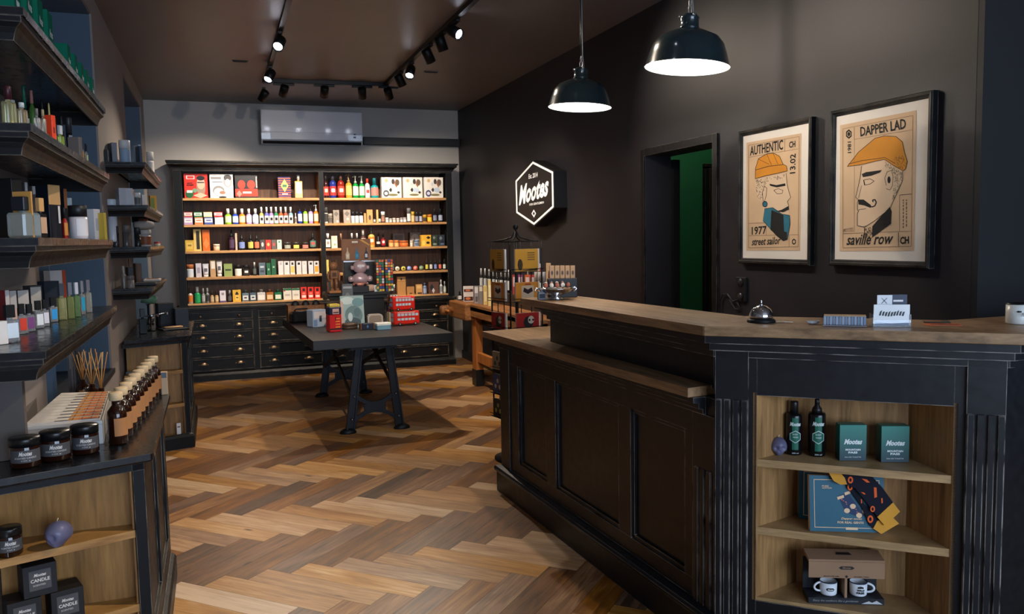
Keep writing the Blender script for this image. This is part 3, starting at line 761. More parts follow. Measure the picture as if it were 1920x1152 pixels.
# ================================================================== SERVICE COUNTER
cn = thing('service_counter', 'large black two tier service counter with panelled side and oak tops', 'counter', (1.62, 2.45, 0))
O = Vector((1.62, 2.45, 0))
def cl(p): return (p[0]-O.x, p[1]-O.y)
A0 = Vector((1.6235, 2.449)); LV = Vector((-0.0297, 0.99956)); CV = Vector((0.7314, -0.6820)); NI = Vector((0.6820, 0.7314)); NL = Vector((0.99956, 0.0297))
PF = A0+LV*2.125; PR = A0+CV*0.875; PQ = Vector((3.7, 1.92))
Bk = M['blk2']
def inset(t):    # front path moved inwards by t
 a = PF+NL*t; b = A0+NL*t*1.0+NI*0; 
 return a
def path_off(t):
 # offset outward (negative = inward) of the three visible faces, mitred
 n1 = -NL; n2 = -NI; n3 = Vector((0.0, -1.0)); n3 = Vector(((PQ-PR).normalized().y, -(PQ-PR).normalized().x))
 def mit(p, a, b):
  s = a+b; return p+s*(t/s.dot(a))
 return [PF+n1*t, mit(A0, n1, n2), mit(PR, n2, n3), PQ+n3*t]
def poly(pts): return [cl(p) for p in pts]
# panelled long side
PZ0, PZ1 = 0.228, 0.782
pan = [(1.866, 1.483), (1.363, 0.704), (0.600, 0.192)]   # along LV from A0: (far, near)
th = 0.045
def side_box(mb, s0, s1, z0, z1, d0, d1, m, bev=0):
 """box on the long side: s along LV from the corner, d inwards"""
 pts = [A0+LV*s0+NL*d0, A0+LV*s1+NL*d0, A0+LV*s1+NL*d1, A0+LV*s0+NL*d1]
 mb.prism(poly(pts), z0, z1, m)
m_ = MB()
side_box(m_, 0.0, 2.125, 0.0, PZ0, 0, th, Bk); side_box(m_, 0.0, 2.125, PZ1, 0.925, 0, th, Bk)
edges = [2.125]+[v for p in pan for v in p]+[0.0]
for i in range(0, len(edges), 2): side_box(m_, edges[i+1], edges[i], PZ0, PZ1, 0, th, Bk)
side_box(m_, 0.0, 2.125, 0.0, 0.925, th, th+0.02, Bk)
# end face, back of the low part
m_.prism(poly([PF+NL*0.0, PF+NL*0.36, PF+NL*0.36-LV*0.03, PF-LV*0.03]), 0, 0.925, Bk)
m_.build('side_frame', cn)
for (s1, s0) in pan:
 m_ = MB(); g = 0.0
 side_box(m_, s0, s1, PZ0, PZ1, 0.02, 0.044, Bk)
 # bevelled field
 a = 0.03
 P_ = [A0+LV*s0, A0+LV*s1]
 m_.build('panel', cn)
 mb = MB()
 for (u0, u1, z0, z1) in ((s0, s1, PZ0, PZ0+0.016), (s0, s1, PZ1-0.016, PZ1), (s0, s0+0.016, PZ0, PZ1), (s1-0.016, s1, PZ0, PZ1)):
  side_box(mb, u0, u1, z0, z1, 0.008, 0.03, Bk)
 mb.build('panel_moulding', cn)
# corner posts at the far end
m_ = MB(); side_box(m_, 1.985, 2.125, 0.1, 0.86, -0.008, 0.02, Bk); m_.build('end_pilaster', cn)
# fluted pilaster on the side next to the corner
def flutes(mb, base, dirv, nrm, centres, z0, z1, w=0.013, dep=0.006):
 """raised fillets leaving grooves"""
 for c in centres:
  p = base+dirv*c; a = p-dirv*w/2; b = p+dirv*w/2
  pts = [a, b, b+nrm*dep, a+nrm*dep]; mb.prism(poly(pts), z0, z1, Bk)
m_ = MB(); side_box(m_, 0.0, 0.135, 0.1, 0.86, -0.006, 0.01, Bk)
flutes(m_, A0, LV, -NL*1, (0.03, 0.068, 0.106), 0.15, 0.66, w=0.022, dep=0.012); m_.build('side_pilaster', cn)
# chamfer face with niche opening; local s along CV, t inwards
def ch(s, t): return A0+CV*s+NI*t
def cbox(mb, s0, s1, t0, t1, z0, z1, m): mb.prism(poly([ch(s0, t0), ch(s1, t0), ch(s1, t1), ch(s0, t1)]), z0, z1, m)
NS0, NS1 = 0.138, 0.735; NZ0, NZ1 = 0.235, 0.948; TB = 0.19; SD = 0.12
m_ = MB()
cbox(m_, 0.0, NS0, 0, 0.03, 0, 1.10, Bk); cbox(m_, NS1, 0.875, 0, 0.03, 0, 1.10, Bk); cbox(m_, NS0, NS1, 0, 0.03, NZ1, 1.10, Bk); cbox(m_, NS0, NS1, 0, 0.03, 0, NZ0-0.012, Bk)
m_.build('corner_frame', cn)
m_ = MB()   # niche lining
w0 = [ch(NS0, 0.0), ch(NS0+SD, TB), ch(NS0+SD-0.01, TB+0.012), ch(NS0-0.012, 0.0)]
m_.prism(poly(w0), NZ0-0.01, NZ1+0.01, M['niche'])
w0 = [ch(NS1, 0.0), ch(NS1-SD, TB), ch(NS1-SD+0.01, TB+0.012), ch(NS1+0.012, 0.0)]
m_.prism(poly(w0), NZ0-0.01, NZ1+0.01, M['niche'])
m_.prism(poly([ch(NS0+SD-0.01, TB), ch(NS1-SD+0.01, TB), ch(NS1-SD+0.01, TB+0.012), ch(NS0+SD-0.01, TB+0.012)]), NZ0-0.01, NZ1+0.01, M['niche'])
m_.prism(poly([ch(NS0, 0.001), ch(NS1, 0.001), ch(NS1-SD, TB), ch(NS0+SD, TB)]), NZ1, NZ1+0.012, M['niche'])
lab(m_.build('niche_lining', cn), 'pale oak lining of the display niche')
for z, thk in ((0.725, 0.026), (0.486, 0.026), (0.235, 0.012)):
 m_ = MB(); m_.prism(poly([ch(NS0+0.001, 0.004), ch(NS1-0.001, 0.004), ch(NS1-SD, TB-0.001), ch(NS0+SD, TB-0.001)]), z-thk, z, M['nshelf'])
 lab(m_.build('niche_shelf', cn), 'pale oak shelf board', )
m_ = MB(); cbox(m_, 0.0, 0.112, -0.014, 0.0, 0.1, 1.1, Bk)
flutes(m_, A0, CV, -NI, (0.012, 0.041, 0.071, 0.100), 0.15, 0.93, w=0.019, dep=0.024); m_.build('corner_pilaster', cn)
m_ = MB(); cbox(m_, 0.768, 0.875, -0.014, 0.0, 0.1, 1.1, Bk)
flutes(m_, A0, CV, -NI, (0.780, 0.807, 0.836, 0.863), 0.15, 0.93, w=0.018, dep=0.024); m_.build('corner_pilaster', cn)
# rear carcass of the high part (riser above the low top and body behind)
m_ = MB()
R0 = Vector((1.681, 2.60)); R1 = Vector((1.622, 3.954)); R2 = R1+NL*0.16; R3 = Vector((1.85, 2.62))
m_.prism(poly([R0+Vector((-0.02, -0.08)), R1, R2, Vector((1.95, 2.62)), Vector((1.70, 2.48))]), 0.95, 1.10, Bk)
m_.prism(poly([A0+NL*0.066+LV*0.05, PF+NL*0.05-LV*0.03, PF+NL*0.36-LV*0.03, Vector((2.02, 2.68))]), 0.02, 0.92, Bk)
m_.build('riser', cn)
# face towards the right, beyond the right pilaster
m_ = MB(); n3 = Vector(((PQ-PR).normalized().y, -(PQ-PR).normalized().x))
m_.prism(poly([PR-n3*0.0, PQ, PQ-n3*0.03, PR-n3*0.03+Vector((0.02, 0))]), 0, 1.10, Bk); m_.build('right_face', cn)
# plinth all the way round
m_ = MB(); pth = poly([PF+NL*0.30, PF, A0, PR, PQ])
m_.sweep(pth, [(0.0, 0.0), (0.03, 0.0), (0.03, 0.115), (0.04, 0.125), (0.044, 0.138), (0.036, 0.15), (0.014, 0.158), (0.0, 0.16)], Bk, out=1)
m_.build('plinth', cn)
# low cornice and low top
m_ = MB(); m_.sweep(poly([PF+NL*0.30, PF, A0+LV*0.06]), [(0.0, 0.86), (0.012, 0.862), (0.012, 0.88), (0.03, 0.883), (0.03, 0.902), (0.052, 0.906), (0.052, 0.925), (0.0, 0.925)], Bk, out=1); m_.build('low_cornice', cn)
low = [(1.553, 2.515), (1.452, 4.585), (1.905, 4.655), (1.93, 2.75), (1.70, 2.52), (1.655, 2.53)]
m_ = MB(); m_.prism([cl(p) for p in low], 0.925, 0.96, M['worktop']); m_.build('low_worktop', cn, bevel=0.003)
# high cornice: riser side then chamfer then right
m_ = MB()
S0 = R1+LV*0.0
path = poly([R2, R1, A0, PR, PQ])
m_.sweep(path, [(0.0, 1.075), (0.014, 1.078), (0.014, 1.10), (0.036, 1.103), (0.036, 1.127), (0.062, 1.13), (0.062, 1.157), (0.0, 1.157)], Bk, out=1); m_.build('high_cornice', cn)
hiA = Vector((1.547, 2.408)); hiF = Vector((1.472, 3.99))
hiR = hiA+Vector((0.7314, -0.682))*1.06; hiQ = Vector((3.7, hiR.y+0.09))
bk0 = hiF+Vector((0.305, 0.03)); bk1 = Vector((1.872, 2.63))
bk2 = Vector((2.36, 2.165))
m_ = MB(); m_.prism([cl(p) for p in (hiA, hiF, bk0, bk1)], 1.157, 1.19, M['worktop']); m_.build('high_top', cn, bevel=0.003)
m_ = MB(); m_.prism([cl(p) for p in (hiA+CV*0.001, bk1+CV*0.001, bk2, Vector((3.7, 2.2)), hiQ, hiR)], 1.157, 1.1905, M['worktop2']); m_.build('high_top', cn, bevel=0.003)

# ================================================================== LEFT CABINETS
def cabinet(name, label, corner, yfar, zt, group):
 cx, cy = corner; XL = -0.70 if cy < 5 else -0.651; t = thing(name, label, 'cabinet', (XL+0.02, cy, 0), group=group)
 def q(p): return (p[0]-(XL+0.02), p[1]-cy)
 ang = math.radians(20); dv = Vector((math.cos(ang), math.sin(ang))); nv = Vector((-dv.y, dv.x))
 C_ = Vector(corner); xw = XL+0.022
 Lf = C_-dv*((cx-xw)/dv.x)      # front left at wall
 F = Vector((cx, yfar)); G = Vector((xw, yfar))
 wlen = (C_-Lf).length
 m_ = MB()
 bl = M['blk']
 def fb(s0, s1, z0, z1, t0, t1, m): m_.prism([q(Lf+dv*s0+nv*t0), q(Lf+dv*s1+nv*t0), q(Lf+dv*s1+nv*t1), q(Lf+dv*s0+nv*t1)], z0, z1, m)
 # side panel with frame
 def sb(mb, y0, y1, z0, z1, x0, x1, m): mb.prism([q((x0, y0)), q((x1, y0)), q((x1, y1)), q((x0, y1))], z0, z1, m)
 sb(m_, cy+0.01, yfar, 0.0, zt-0.03, cx-0.03, cx-0.012, bl)
 for (y0, y1, z0, z1) in ((cy, cy+0.09, 0.08, zt-0.03), (yfar-0.09, yfar, 0.08, zt-0.03), (cy+0.09, yfar-0.09, 0.08, 0.2), (cy+0.09, yfar-0.09, zt-0.12, zt-0.03), ((cy+yfar)/2-0.04, (cy+yfar)/2+0.04, 0.2, zt-0.12)):
  sb(m_, y0, y1, z0, z1, cx-0.014, cx, bl)
 m_.build('side_panel', t)
 m_ = MB(); fb(wlen-0.036, wlen, 0.08, zt-0.03, 0, 0.02, bl); fb(0.0, wlen, zt-0.055, zt-0.03, 0.0, 0.02, bl); fb(0, wlen, 0.0, 0.078, 0.0, 0.03, bl)
 m_.build('front_frame', t)
 m_ = MB(); yb = cy+0.06   # lining: straight back board behind the slanted front
 sb(m_, yb, yb+0.012, 0.08, zt-0.03, xw, cx-0.03, M['cabwood']); sb(m_, cy, yb, 0.08, zt-0.03, cx-0.044, cx-0.032, M['cabwood'])
 lab(m_.build('lining', t), 'birch coloured lining of the open end')
 for z in (0.58, 0.333, 0.093):
  m_ = MB(); m_.prism([q(Lf+nv*0.004+dv*0.002), q(Lf+dv*(wlen-0.037)+nv*0.004), q((cx-0.045, yb-0.001)), q((xw, yb-0.001))], z-0.024, z, M['cshelf']); lab(m_.build('shelf', t), 'birch shelf board')
 m_ = MB()
 top = [q(Lf-dv*0.0-nv*0.03), q(C_+dv*0.022-nv*0.03), q((cx+0.03, yfar+0.02)), q((xw, yfar+0.02))]
 m_.prism(top, zt-0.03, zt, M['blk_gloss']); m_.build('cabinet_top', t, bevel=0.009)
 m_ = MB(); m_.sweep([q(Lf), q(C_), q(F)], [(0.0, 0.0), (0.022, 0.0), (0.022, 0.085), (0.014, 0.1), (0.0, 0.108)], M['blk'], out=1); m_.build('plinth', t)
 return t
CZ = 0.83
cabinet('open_end_cabinet', 'near black cabinet with open wooden end in the left foreground', (-0.243, 2.885), 3.97, CZ, 'black cabinets along the left wall')
cabinet('open_end_cabinet', 'farther black cabinet with open wooden end, beside the drawers', (-0.215, 6.50), 7.66, CZ, 'black cabinets along the left wall')

# ================================================================== WALL SHELVES
def wall_shelf(label, y0, y1, xf, z, group, back=False):
 XL = -0.70 if y0 < 5 else -0.651; t = thing('wall_shelf', label, 'shelf', (XL, y0, z), group=group)
 m_ = MB(); w_ = xf-XL; L_ = y1-y0
 m_.box(((w_+0.002)/2, L_/2, -0.01), (w_-0.002, L_, 0.02), M['blk_gloss'])
 m_.build('shelf_board', t)
 m_ = MB()
 m_.sweep([(0.002, 0.03), (w_-0.035, 0.03), (w_-0.035, L_-0.03), (0.002, L_-0.03)], [(0.0, -0.075), (0.006, -0.075), (0.01, -0.058), (0.016, -0.045), (0.028, -0.034), (0.028, -0.02), (0.0, -0.02)], M['blk'], out=1)
 m_.build('moulding', t)
 if back:
  m_ = MB(); m_.box((0.012, L_/2, 0.03), (0.02, L_-0.02, 0.10), M['blk_plain']); m_.build('back_rail', t)
 return t
names = ('top', 'second highest', 'third highest', 'lowest')
AZ = (2.07, 1.797, 1.522, 1.243); BZ = (2.05, 1.765, 1.485, 1.205)
for k in range(4):
 wall_shelf('%s of the four black shelves at the near left' % names[k], 2.3, 3.9, -0.40, AZ[k], 'near shelves on the left wall')
 wall_shelf('%s of the four far shelves above the farther cabinet' % names[k], 6.11, 7.85, -0.40, BZ[k], 'far shelves on the left wall', back=(k < 1))

# ================================================================== WORKBENCH
wb = thing('workbench', 'old wooden carpenter workbench with a vise against the right wall', 'workbench', (2.6, 7.6, 0))
def wbp(p): return (p[0]-2.6, p[1]-7.6, p[2] if len(p) > 2 else 0)
BXF = 2.42; WZ = 0.84
m_ = MB(); m_.box(wbp(((BXF+XR-0.02)/2, 7.35, WZ-0.035)), (XR-0.02-BXF, 2.5, 0.07), M['bench'], bev=0.006); m_.box(wbp((BXF+0.035, 7.2, WZ-0.075)), (0.07, 2.2, 0.11), M['bench'], bev=0.008); m_.build('bench_top', wb)
m_ = MB(); m_.box(wbp((BXF+0.0, 8.33, WZ-0.085)), (0.11, 0.62, 0.175), M['bench'], bev=0.012); m_.build('vise_jaw', wb)
c = pX(843, 583, BXF-0.08)
m_ = MB(); R = None
m_.lathe([(0.001, 0.0), (0.05, 0.004), (0.058, 0.03), (0.05, 0.06), (0.036, 0.075), (0.03, 0.14), (0.028, 0.2)], M['bench'], 20, wbp((BXF-0.20, 8.55, WZ-0.09)), 'X', sc=(1, 1)) if False else m_.tube([wbp((BXF-0.19, 8.5, WZ-0.09)), wbp((BXF-0.17, 8.5, WZ-0.09)), wbp((BXF-0.10, 8.5, WZ-0.09)), wbp((BXF-0.09, 8.5, WZ-0.09)), wbp((BXF-0.02, 8.5, WZ-0.09))], [0.04, 0.052, 0.052, 0.034, 0.032], M['bench'], 16)
m_.build('vise_screw', wb)
m_ = MB(); m_.tube([wbp((BXF-0.14, 8.34, WZ-0.09)), wbp((BXF-0.14, 8.66, WZ-0.09))], 0.013, M['benchv'], 10); m_.build('vise_handle', wb)
for (x, y) in ((2.49, 8.03), (2.82, 8.03), (2.49, 6.45), (2.82, 6.45)):
 m_ = MB(); m_.box(wbp((x, y, 0.46)), (0.075, 0.13, 0.60), M['benchv'], bev=0.004); m_.box(wbp((x, y, 0.085)), (0.085, 0.14, 0.17), M['blk_plain'], bev=0.004); m_.build('leg', wb)
for x in (2.49, 2.82):
 m_ = MB(); m_.box(wbp((x, 7.24, 0.30)), (0.045, 1.45, 0.10), M['benchv'], bev=0.004); m_.build('stretcher', wb)
m_ = MB(); m_.box(wbp((2.70, 7.3, 0.70)), (0.36, 1.5, 0.14), mat((40, 30, 24), 0.7)); m_.build('drawer_box', wb)

# ================================================================== PRODUCT BUILDERS (origin at the base centre, front towards -Y)
def C(c, rough=0.45, **k):
 return c if isinstance(c, bpy.types.Material) else mat(c, rough, **k)
def glassy(c): return mat(c, 0.06, trans=0.75, noise=0)
PRINT = mat((30, 30, 32), 0.5, noise=0)
def carton(t, w, d, h, col, dec=(), name='carton', rough=0.45, bev=0.0008):
 m_ = MB(); m_.box((0, 0, h/2), (w, d, h), C(col, rough), bev=min(bev, w*0.05))
 for i_, q in enumerate(dec):
  x0, x1, z0, z1, c = q[:5]; sh = q[5] if len(q) > 5 else 'r'
  y = -d/2-0.0006-0.0004*i_; X0 = (x0-0.5)*w; X1 = (x1-0.5)*w; Z0 = z0*h; Z1 = z1*h
  if sh == 'r': m_.poly3([(X0, y, Z0), (X1, y, Z0), (X1, y, Z1), (X0, y, Z1)], C(c, rough))
  elif sh == 'd': m_.poly3([((X0+X1)/2, y-0.0002, Z0), (X1, y-0.0002, (Z0+Z1)/2), ((X0+X1)/2, y-0.0002, Z1), (X0, y-0.0002, (Z0+Z1)/2)], C(c, rough))
  elif sh == 'o':
   m_.poly3([((X0+X1)/2+(X1-X0)/2*math.cos(a*PI/8), y-0.0003, (Z0+Z1)/2+(Z1-Z0)/2*math.sin(a*PI/8)) for a in range(16)], C(c, rough))
  elif sh == 'h':
   m_.poly3([((X0+X1)/2+(X1-X0)/2*math.cos(a*PI/3+PI/6)*1.15, y-0.0003, (Z0+Z1)/2+(Z1-Z0)/2*math.sin(a*PI/3+PI/6)) for a in range(6)], C(c, rough))
  elif sh.startswith('t:'):
   m_.text(sh[2:], (X0, y-0.0005, Z0), (X1-X0, 0, 0), (0, 0, Z1-Z0), C(c, rough), bold=0.01)
  elif sh.startswith('s:'):
   m_.text(sh[2:], (X0, y-0.0005, Z0), (X1-X0, 0, 0), (0, 0, Z1-Z0), C(c, rough), shear=0.35, bold=0.025)
 return m_.build(name, t)
def bottle(t, w, h, body, cap, label=None, style='round', capk='cap', d=None, lab2=None, seg=16, labz=(0.12, 0.52), neck=0.36):
 r = w/2; d = d or w
 capm = C(cap, 0.4); bm_ = C(body, 0.2)
 hb = h*0.66 if capk != 'tall' else h*0.78
 if capk == 'short': hb = h*0.8
 if capk == 'jar': hb = h*0.66
 m_ = MB()
 if style == 'round':
  if capk == 'jar': m_.lathe([(0.001, 0), (r*0.94, 0), (r, h*0.04), (r, hb)], bm_, seg)
  else: m_.lathe([(0.001, 0), (r*0.94, 0), (r, h*0.03), (r, hb*0.82), (r*0.9, hb*0.9), (r*neck*1.15, hb*0.99), (r*neck, hb+h*0.03)], bm_, seg)
 else:
  m_.box((0, 0, hb*0.46), (w, d, hb*0.92), bm_, bev=w*0.08); m_.lathe([(r*neck, hb*0.9), (r*neck, hb+h*0.02)], bm_, 12)
 m_.build('bottle_body' if capk != 'jar' else 'jar_body', t)
 m_ = MB()
 if capk == 'jar': m_.lathe([(r*1.02, hb), (r*1.02, h*0.985), (r*0.96, h), (0.001, h)], capm, seg)
 elif capk in ('cap', 'short', 'tall'):
  rc = r*neck*1.3; m_.lathe([(rc, hb+h*0.005), (rc, h*0.985), (rc*0.9, h), (0.0005, h)], capm, 14)
 elif capk == 'box':
  m_.box((0, 0, (hb+h)/2), (w*0.62, (d if style != 'round' else w)*0.7, h-hb), capm, bev=w*0.03)
 elif capk == 'pump':
  rc = r*neck*1.25; m_.lathe([(rc, hb), (rc, hb+h*0.08), (rc*0.45, hb+h*0.1), (rc*0.4, h*0.93), (rc*0.9, h*0.94), (rc*0.9, h), (0.0005, h)], capm, 12)
  m_.tube([(0, 0, h*0.965), (-r*0.75, -r*0.1, h*0.965), (-r*0.95, -r*0.1, h*0.93)], rc*0.35, capm, 6)
 elif capk == 'dropper':
  rc = r*neck*1.2; m_.lathe([(rc, hb), (rc, hb+h*0.12), (rc*0.75, hb+h*0.13), (rc*0.7, h*0.95), (rc*0.4, h), (0.0005, h)], capm, 12)
 elif capk == 'sprayer':
  rc = r*neck*1.3; m_.lathe([(rc*1.3, hb), (rc*1.25, hb+h*0.06), (rc*0.8, hb+h*0.12), (rc*0.6, h*0.98), (0.0005, h)], capm, 12); m_.box((-rc*0.6, 0, h*0.93), (rc*1.6, rc*0.7, h*0.05), capm)
 m_.build({'jar': 'lid', 'pump': 'pump', 'dropper': 'dropper', 'sprayer': 'spray_head'}.get(capk, 'cap'), t)
 if label is not None:
  z0, z1 = labz[0]*h, labz[1]*h
  if capk == 'jar': z0, z1 = 0.1*h, hb*0.92
  m_ = MB()
  if style == 'round':
   rr = r+0.0006; n = 10; vs = []
   for i in range(n+1):
    a = -PI/2+(i/n-0.5)*2.3
    vs += [(rr*math.cos(a), rr*math.sin(a), z0), (rr*math.cos(a), rr*math.sin(a), z1)]
   m_.add(vs, [(2*i, 2*i+2, 2*i+3, 2*i+1) for i in range(n)], C(label, 0.5), True)
   if lab2 is not None:
    rr = r+0.0012; vs = []
    for i in range(7):
     a = -PI/2+(i/6-0.5)*1.1; vs += [(rr*math.cos(a), rr*math.sin(a), z0+(z1-z0)*0.35), (rr*math.cos(a), rr*math.sin(a), z0+(z1-z0)*0.75)]
    m_.add(vs, [(2*i, 2*i+2, 2*i+3, 2*i+1) for i in range(6)], C(lab2, 0.5), True)
  else:
   y = -d/2-0.0006; m_.poly3([(-w*0.38, y, z0), (w*0.38, y, z0), (w*0.38, y, z1), (-w*0.38, y, z1)], C(label, 0.5))
   if lab2 is not None: m_.poly3([(-w*0.2, y-0.0004, z0+(z1-z0)*0.35), (w*0.2, y-0.0004, z0+(z1-z0)*0.35), (w*0.2, y-0.0004, z1*0.75), (-w*0.2, y-0.0004, z1*0.75)], C(lab2, 0.5))
  m_.build('label', t, fixn=False)
def tube_p(t, w, h, body, cap):
 m_ = MB(); vs = []; n = 14; rows = 6
 for j in range(rows):
  f = j/(rows-1); z = h*(0.16+0.84*f)
  for i in range(n):
   a = 2*PI*i/n; vs.append((w/2*math.cos(a)*(0.82+0.18*f), w/2*math.sin(a)*(1-f*0.94)*0.8, z))
 fs = [(j*n+i, j*n+(i+1) % n, (j+1)*n+(i+1) % n, (j+1)*n+i) for j in range(rows-1) for i in range(n)]
 fs += [tuple(range(n-1, -1, -1)), tuple((rows-1)*n+i for i in range(n))]
 m_.add(vs, fs, C(body, 0.4), True); m_.poly3([(-w*0.25, -w*0.3-0.002, h*0.4), (w*0.25, -w*0.3-0.002, h*0.4), (w*0.25, -w*0.22-0.002, h*0.66), (-w*0.25, -w*0.22-0.002, h*0.66)], C((90, 90, 100)))
 m_.build('tube_body', t)
 m_ = MB(); m_.lathe([(0.001, 0), (w*0.38, 0), (w*0.40, h*0.16), (0.001, h*0.165)], C(cap, 0.4), 14); m_.build('cap', t)
def disc_tin(t, w, col, rim=(40, 38, 36), lab2=None):
 r = w/2; m_ = MB(); m_.lathe([(r, -0.014), (r, 0.014)], C(rim, 0.35, metal=0.6), 24, (0, 0, r), 'Y'); m_.build('tin', t)
 m_ = MB(); m_.lathe([(0.0005, 0.0142), (r*0.92, 0.0142), (r*0.92, 0.0165), (0.0005, 0.0165)], C(col), 24, (0, 0, r), 'Y')
 m_.lathe([(0.0005, 0.0165), (r*0.42, 0.0165), (r*0.42, 0.0172), (0.0005, 0.0172)], C(lab2 or (235, 232, 224)), 18, (0, 0, r), 'Y'); m_.build('lid', t)
ORD = ('first', 'second', 'third', 'fourth', 'fifth', 'sixth', 'seventh', 'eighth', 'ninth', 'tenth', 'eleventh', 'twelfth', 'thirteenth', 'fourteenth', 'fifteenth', 'sixteenth', 'seventeenth', 'eighteenth', 'nineteenth', 'twentieth', 'twenty-first', 'twenty-second', 'twenty-third', 'twenty-fourth', 'twenty-fifth', 'twenty-sixth', 'twenty-seventh')
YI = 9.735
def row(conv, z, place, items, group):
 """items on a bookcase board, left to right; each = (kind, x0, x1, ytop, desc, args..., opts)"""
 items = sorted(items, key=lambda q: (q[1]+q[2]))
 for n, it in enumerate(items):
  kind, x0, x1, yt, desc = it[:5]; a = it[5] if len(it) > 5 else (); o = dict(it[6]) if len(it) > 6 else {}
  zz = z+o.pop('up', 0.0); dy = o.pop('dy', 0.0); rz = o.pop('rz', 0.0)
  p0 = pY(*conv(x0, yt), YI+dy); p1 = pY(*conv(x1, yt), YI+dy)
  w = (p1.x-p0.x)*0.94; xm = (p0.x+p1.x)/2; lo_, hi_ = ((HX0+0.086, 1.171) if 'left bay' in place else (1.213, HX1-0.076)); xm = min(max(xm, lo_+w*0.5+0.002), hi_-w*0.5-0.002); h = max(0.02, (p0.z+p1.z)/2-zz); dep = o.pop('dep', min(w*0.6, 0.09) if kind == 'carton' else w)
  cat = {'carton': 'box', 'bottle': 'bottle', 'jar': 'jar', 'tube': 'tube', 'disc': 'tin', 'perf': 'bottle'}[kind]
  nm = o.pop('name', {'carton': 'product_box', 'bottle': 'toiletry_bottle', 'jar': 'cream_jar', 'tube': 'cream_tube', 'disc': 'round_tin', 'perf': 'perfume_bottle'}[kind])
  cat = o.pop('cat', cat)
  t = thing(nm, '%s, %s from left, %s' % (desc, ORD[n], place), cat, (xm, YI+dy+dep/2, zz+0.0008), rz, group)
  if kind == 'carton': carton(t, w, dep, h, *a, **o)
  elif kind == 'bottle': bottle(t, w, h, *a, **o)
  elif kind == 'perf': bottle(t, w, h, *a, style='sq', d=min(w*0.6, 0.05), **o)
  elif kind == 'jar': bottle(t, w, h, *a, capk='jar', **o)
  elif kind == 'tube': tube_p(t, w, h, *a)
  elif kind == 'disc': disc_tin(t, w, *a)
cA = lambda x, y: (320+x/6.62, 290+y/6.62)
cB = lambda x, y: (590+x/6.857, 290+y/6.857)
cC = lambda x, y: (320+x/6.62, 415+y/6.62)
cD = lambda x, y: (590+x/6.857, 415+y/6.857)
W_ = (226, 224, 222); K_ = (28, 28, 30)
SKIN = (196, 168, 146)
row(cA, SZ[0], 'top board, left bay', [
 ('carton', 150, 462, 238, 'red gift box with drawn man', ((206, 44, 32), [(0.10, 0.45, 0.78, 0.92, W_), (0.14, 0.42, 0.80, 0.90, (206, 44, 32)), (0.52, 0.90, 0.05, 0.9, (150, 128, 112), 'o'), (0.54, 0.88, 0.36, 0.86, SKIN, 'o'), (0.53, 0.89, 0.72, 0.92, (24, 26, 34), 'o'), (0.56, 0.86, 0.62, 0.66, (30, 30, 34)), (0.36, 0.98, 0.0, 0.22, SKIN, 'd'), (0.05, 0.38, 0.0, 0.34, (32, 92, 52), 'o'), (0.10, 0.34, 0.22, 0.32, W_), (0.34, 0.54, 0.22, 0.40, (110, 150, 120), 'o'), (0.12, 0.40, 0.52, 0.56, (60, 24, 20)), (0.14, 0.36, 0.60, 0.63, (60, 24, 20))])),
 ('carton', 470, 778, 243, 'white gift box with grey drawings', (W_, [(0.05, 0.5, 0.78, 0.88, (120, 118, 118)), (0.58, 0.96, 0.45, 0.95, (150, 146, 144), 'o'), (0.6, 0.94, 0.72, 0.98, (70, 68, 70), 'o'), (0.66, 0.88, 0.5, 0.8, (214, 210, 208), 'o'), (0.12, 0.62, 0.12, 0.52, (134, 132, 132), 'o'), (0.16, 0.58, 0.1, 0.42, (206, 204, 204), 'o'), (0.4, 0.66, 0.16, 0.3, (150, 110, 90), 'o'), (0.36, 0.7, 0.0, 0.08, K_, 'o'), (0.1, 0.55, 0.66, 0.69, (110, 110, 112))])),
 ('carton', 784, 1080, 256, 'black and red gift box', ((34, 33, 36), [(0.0, 1.0, 0.08, 0.4, (216, 52, 36)), (0.12, 0.46, 0.4, 0.78, (216, 52, 36), 'o'), (0.54, 0.9, 0.4, 0.78, (216, 52, 36), 'o'), (0.48, 0.53, 0.4, 0.8, K_), (0.05, 0.3, 0.04, 0.34, (232, 120, 110), 'd'), (0.34, 0.72, 0.2, 0.28, W_), (0.93, 0.99, 0.45, 0.95, (150, 148, 146))])),
 ('carton', 1325, 1490, 280, 'blue and orange striped box with yellow diamond', ((46, 50, 118), [(0, 1, k/9+0.02, k/9+0.065, (214, 92, 40)) for k in range(9)]+[(0.2, 0.82, 0.28, 0.9, (238, 214, 110), 'd'), (0.34, 0.68, 0.52, 0.64, (60, 110, 90)), (0.3, 0.75, 0.16, 0.22, W_)])),
 ('perf', 1535, 1635, 252, 'pale yellow bottle with clear round stopper', ((226, 186, 118), (216, 214, 206), (236, 226, 200)), dict(labz=(0.2, 0.68), neck=0.3, capk='short')),
], 'gift boxes on the top board')
cols_up = (((176, 84, 74), 'brown red'), ((44, 118, 74), 'green'), ((232, 206, 140), 'cream'), ((196, 52, 52), 'red'))
cols_lo = (((176, 148, 196), 'lavender'), ((226, 128, 80), 'orange'), ((62, 84, 160), 'blue'), ((178, 204, 226), 'pale blue'))
xs = ((152, 268), (284, 396), (404, 520), (534, 650))
its = []
for (c, n), (a, b_) in zip(cols_lo, xs): its.append(('carton', a+8, b_+6, 780, '%s soap box in the lower layer' % n, (c, [(0.05, 0.95, 0.3, 0.85, W_), (0.2, 0.8, 0.5, 0.66, c)])))
bz = SZ[1]+(pY(*cA(200, 780), YI).z-SZ[1])
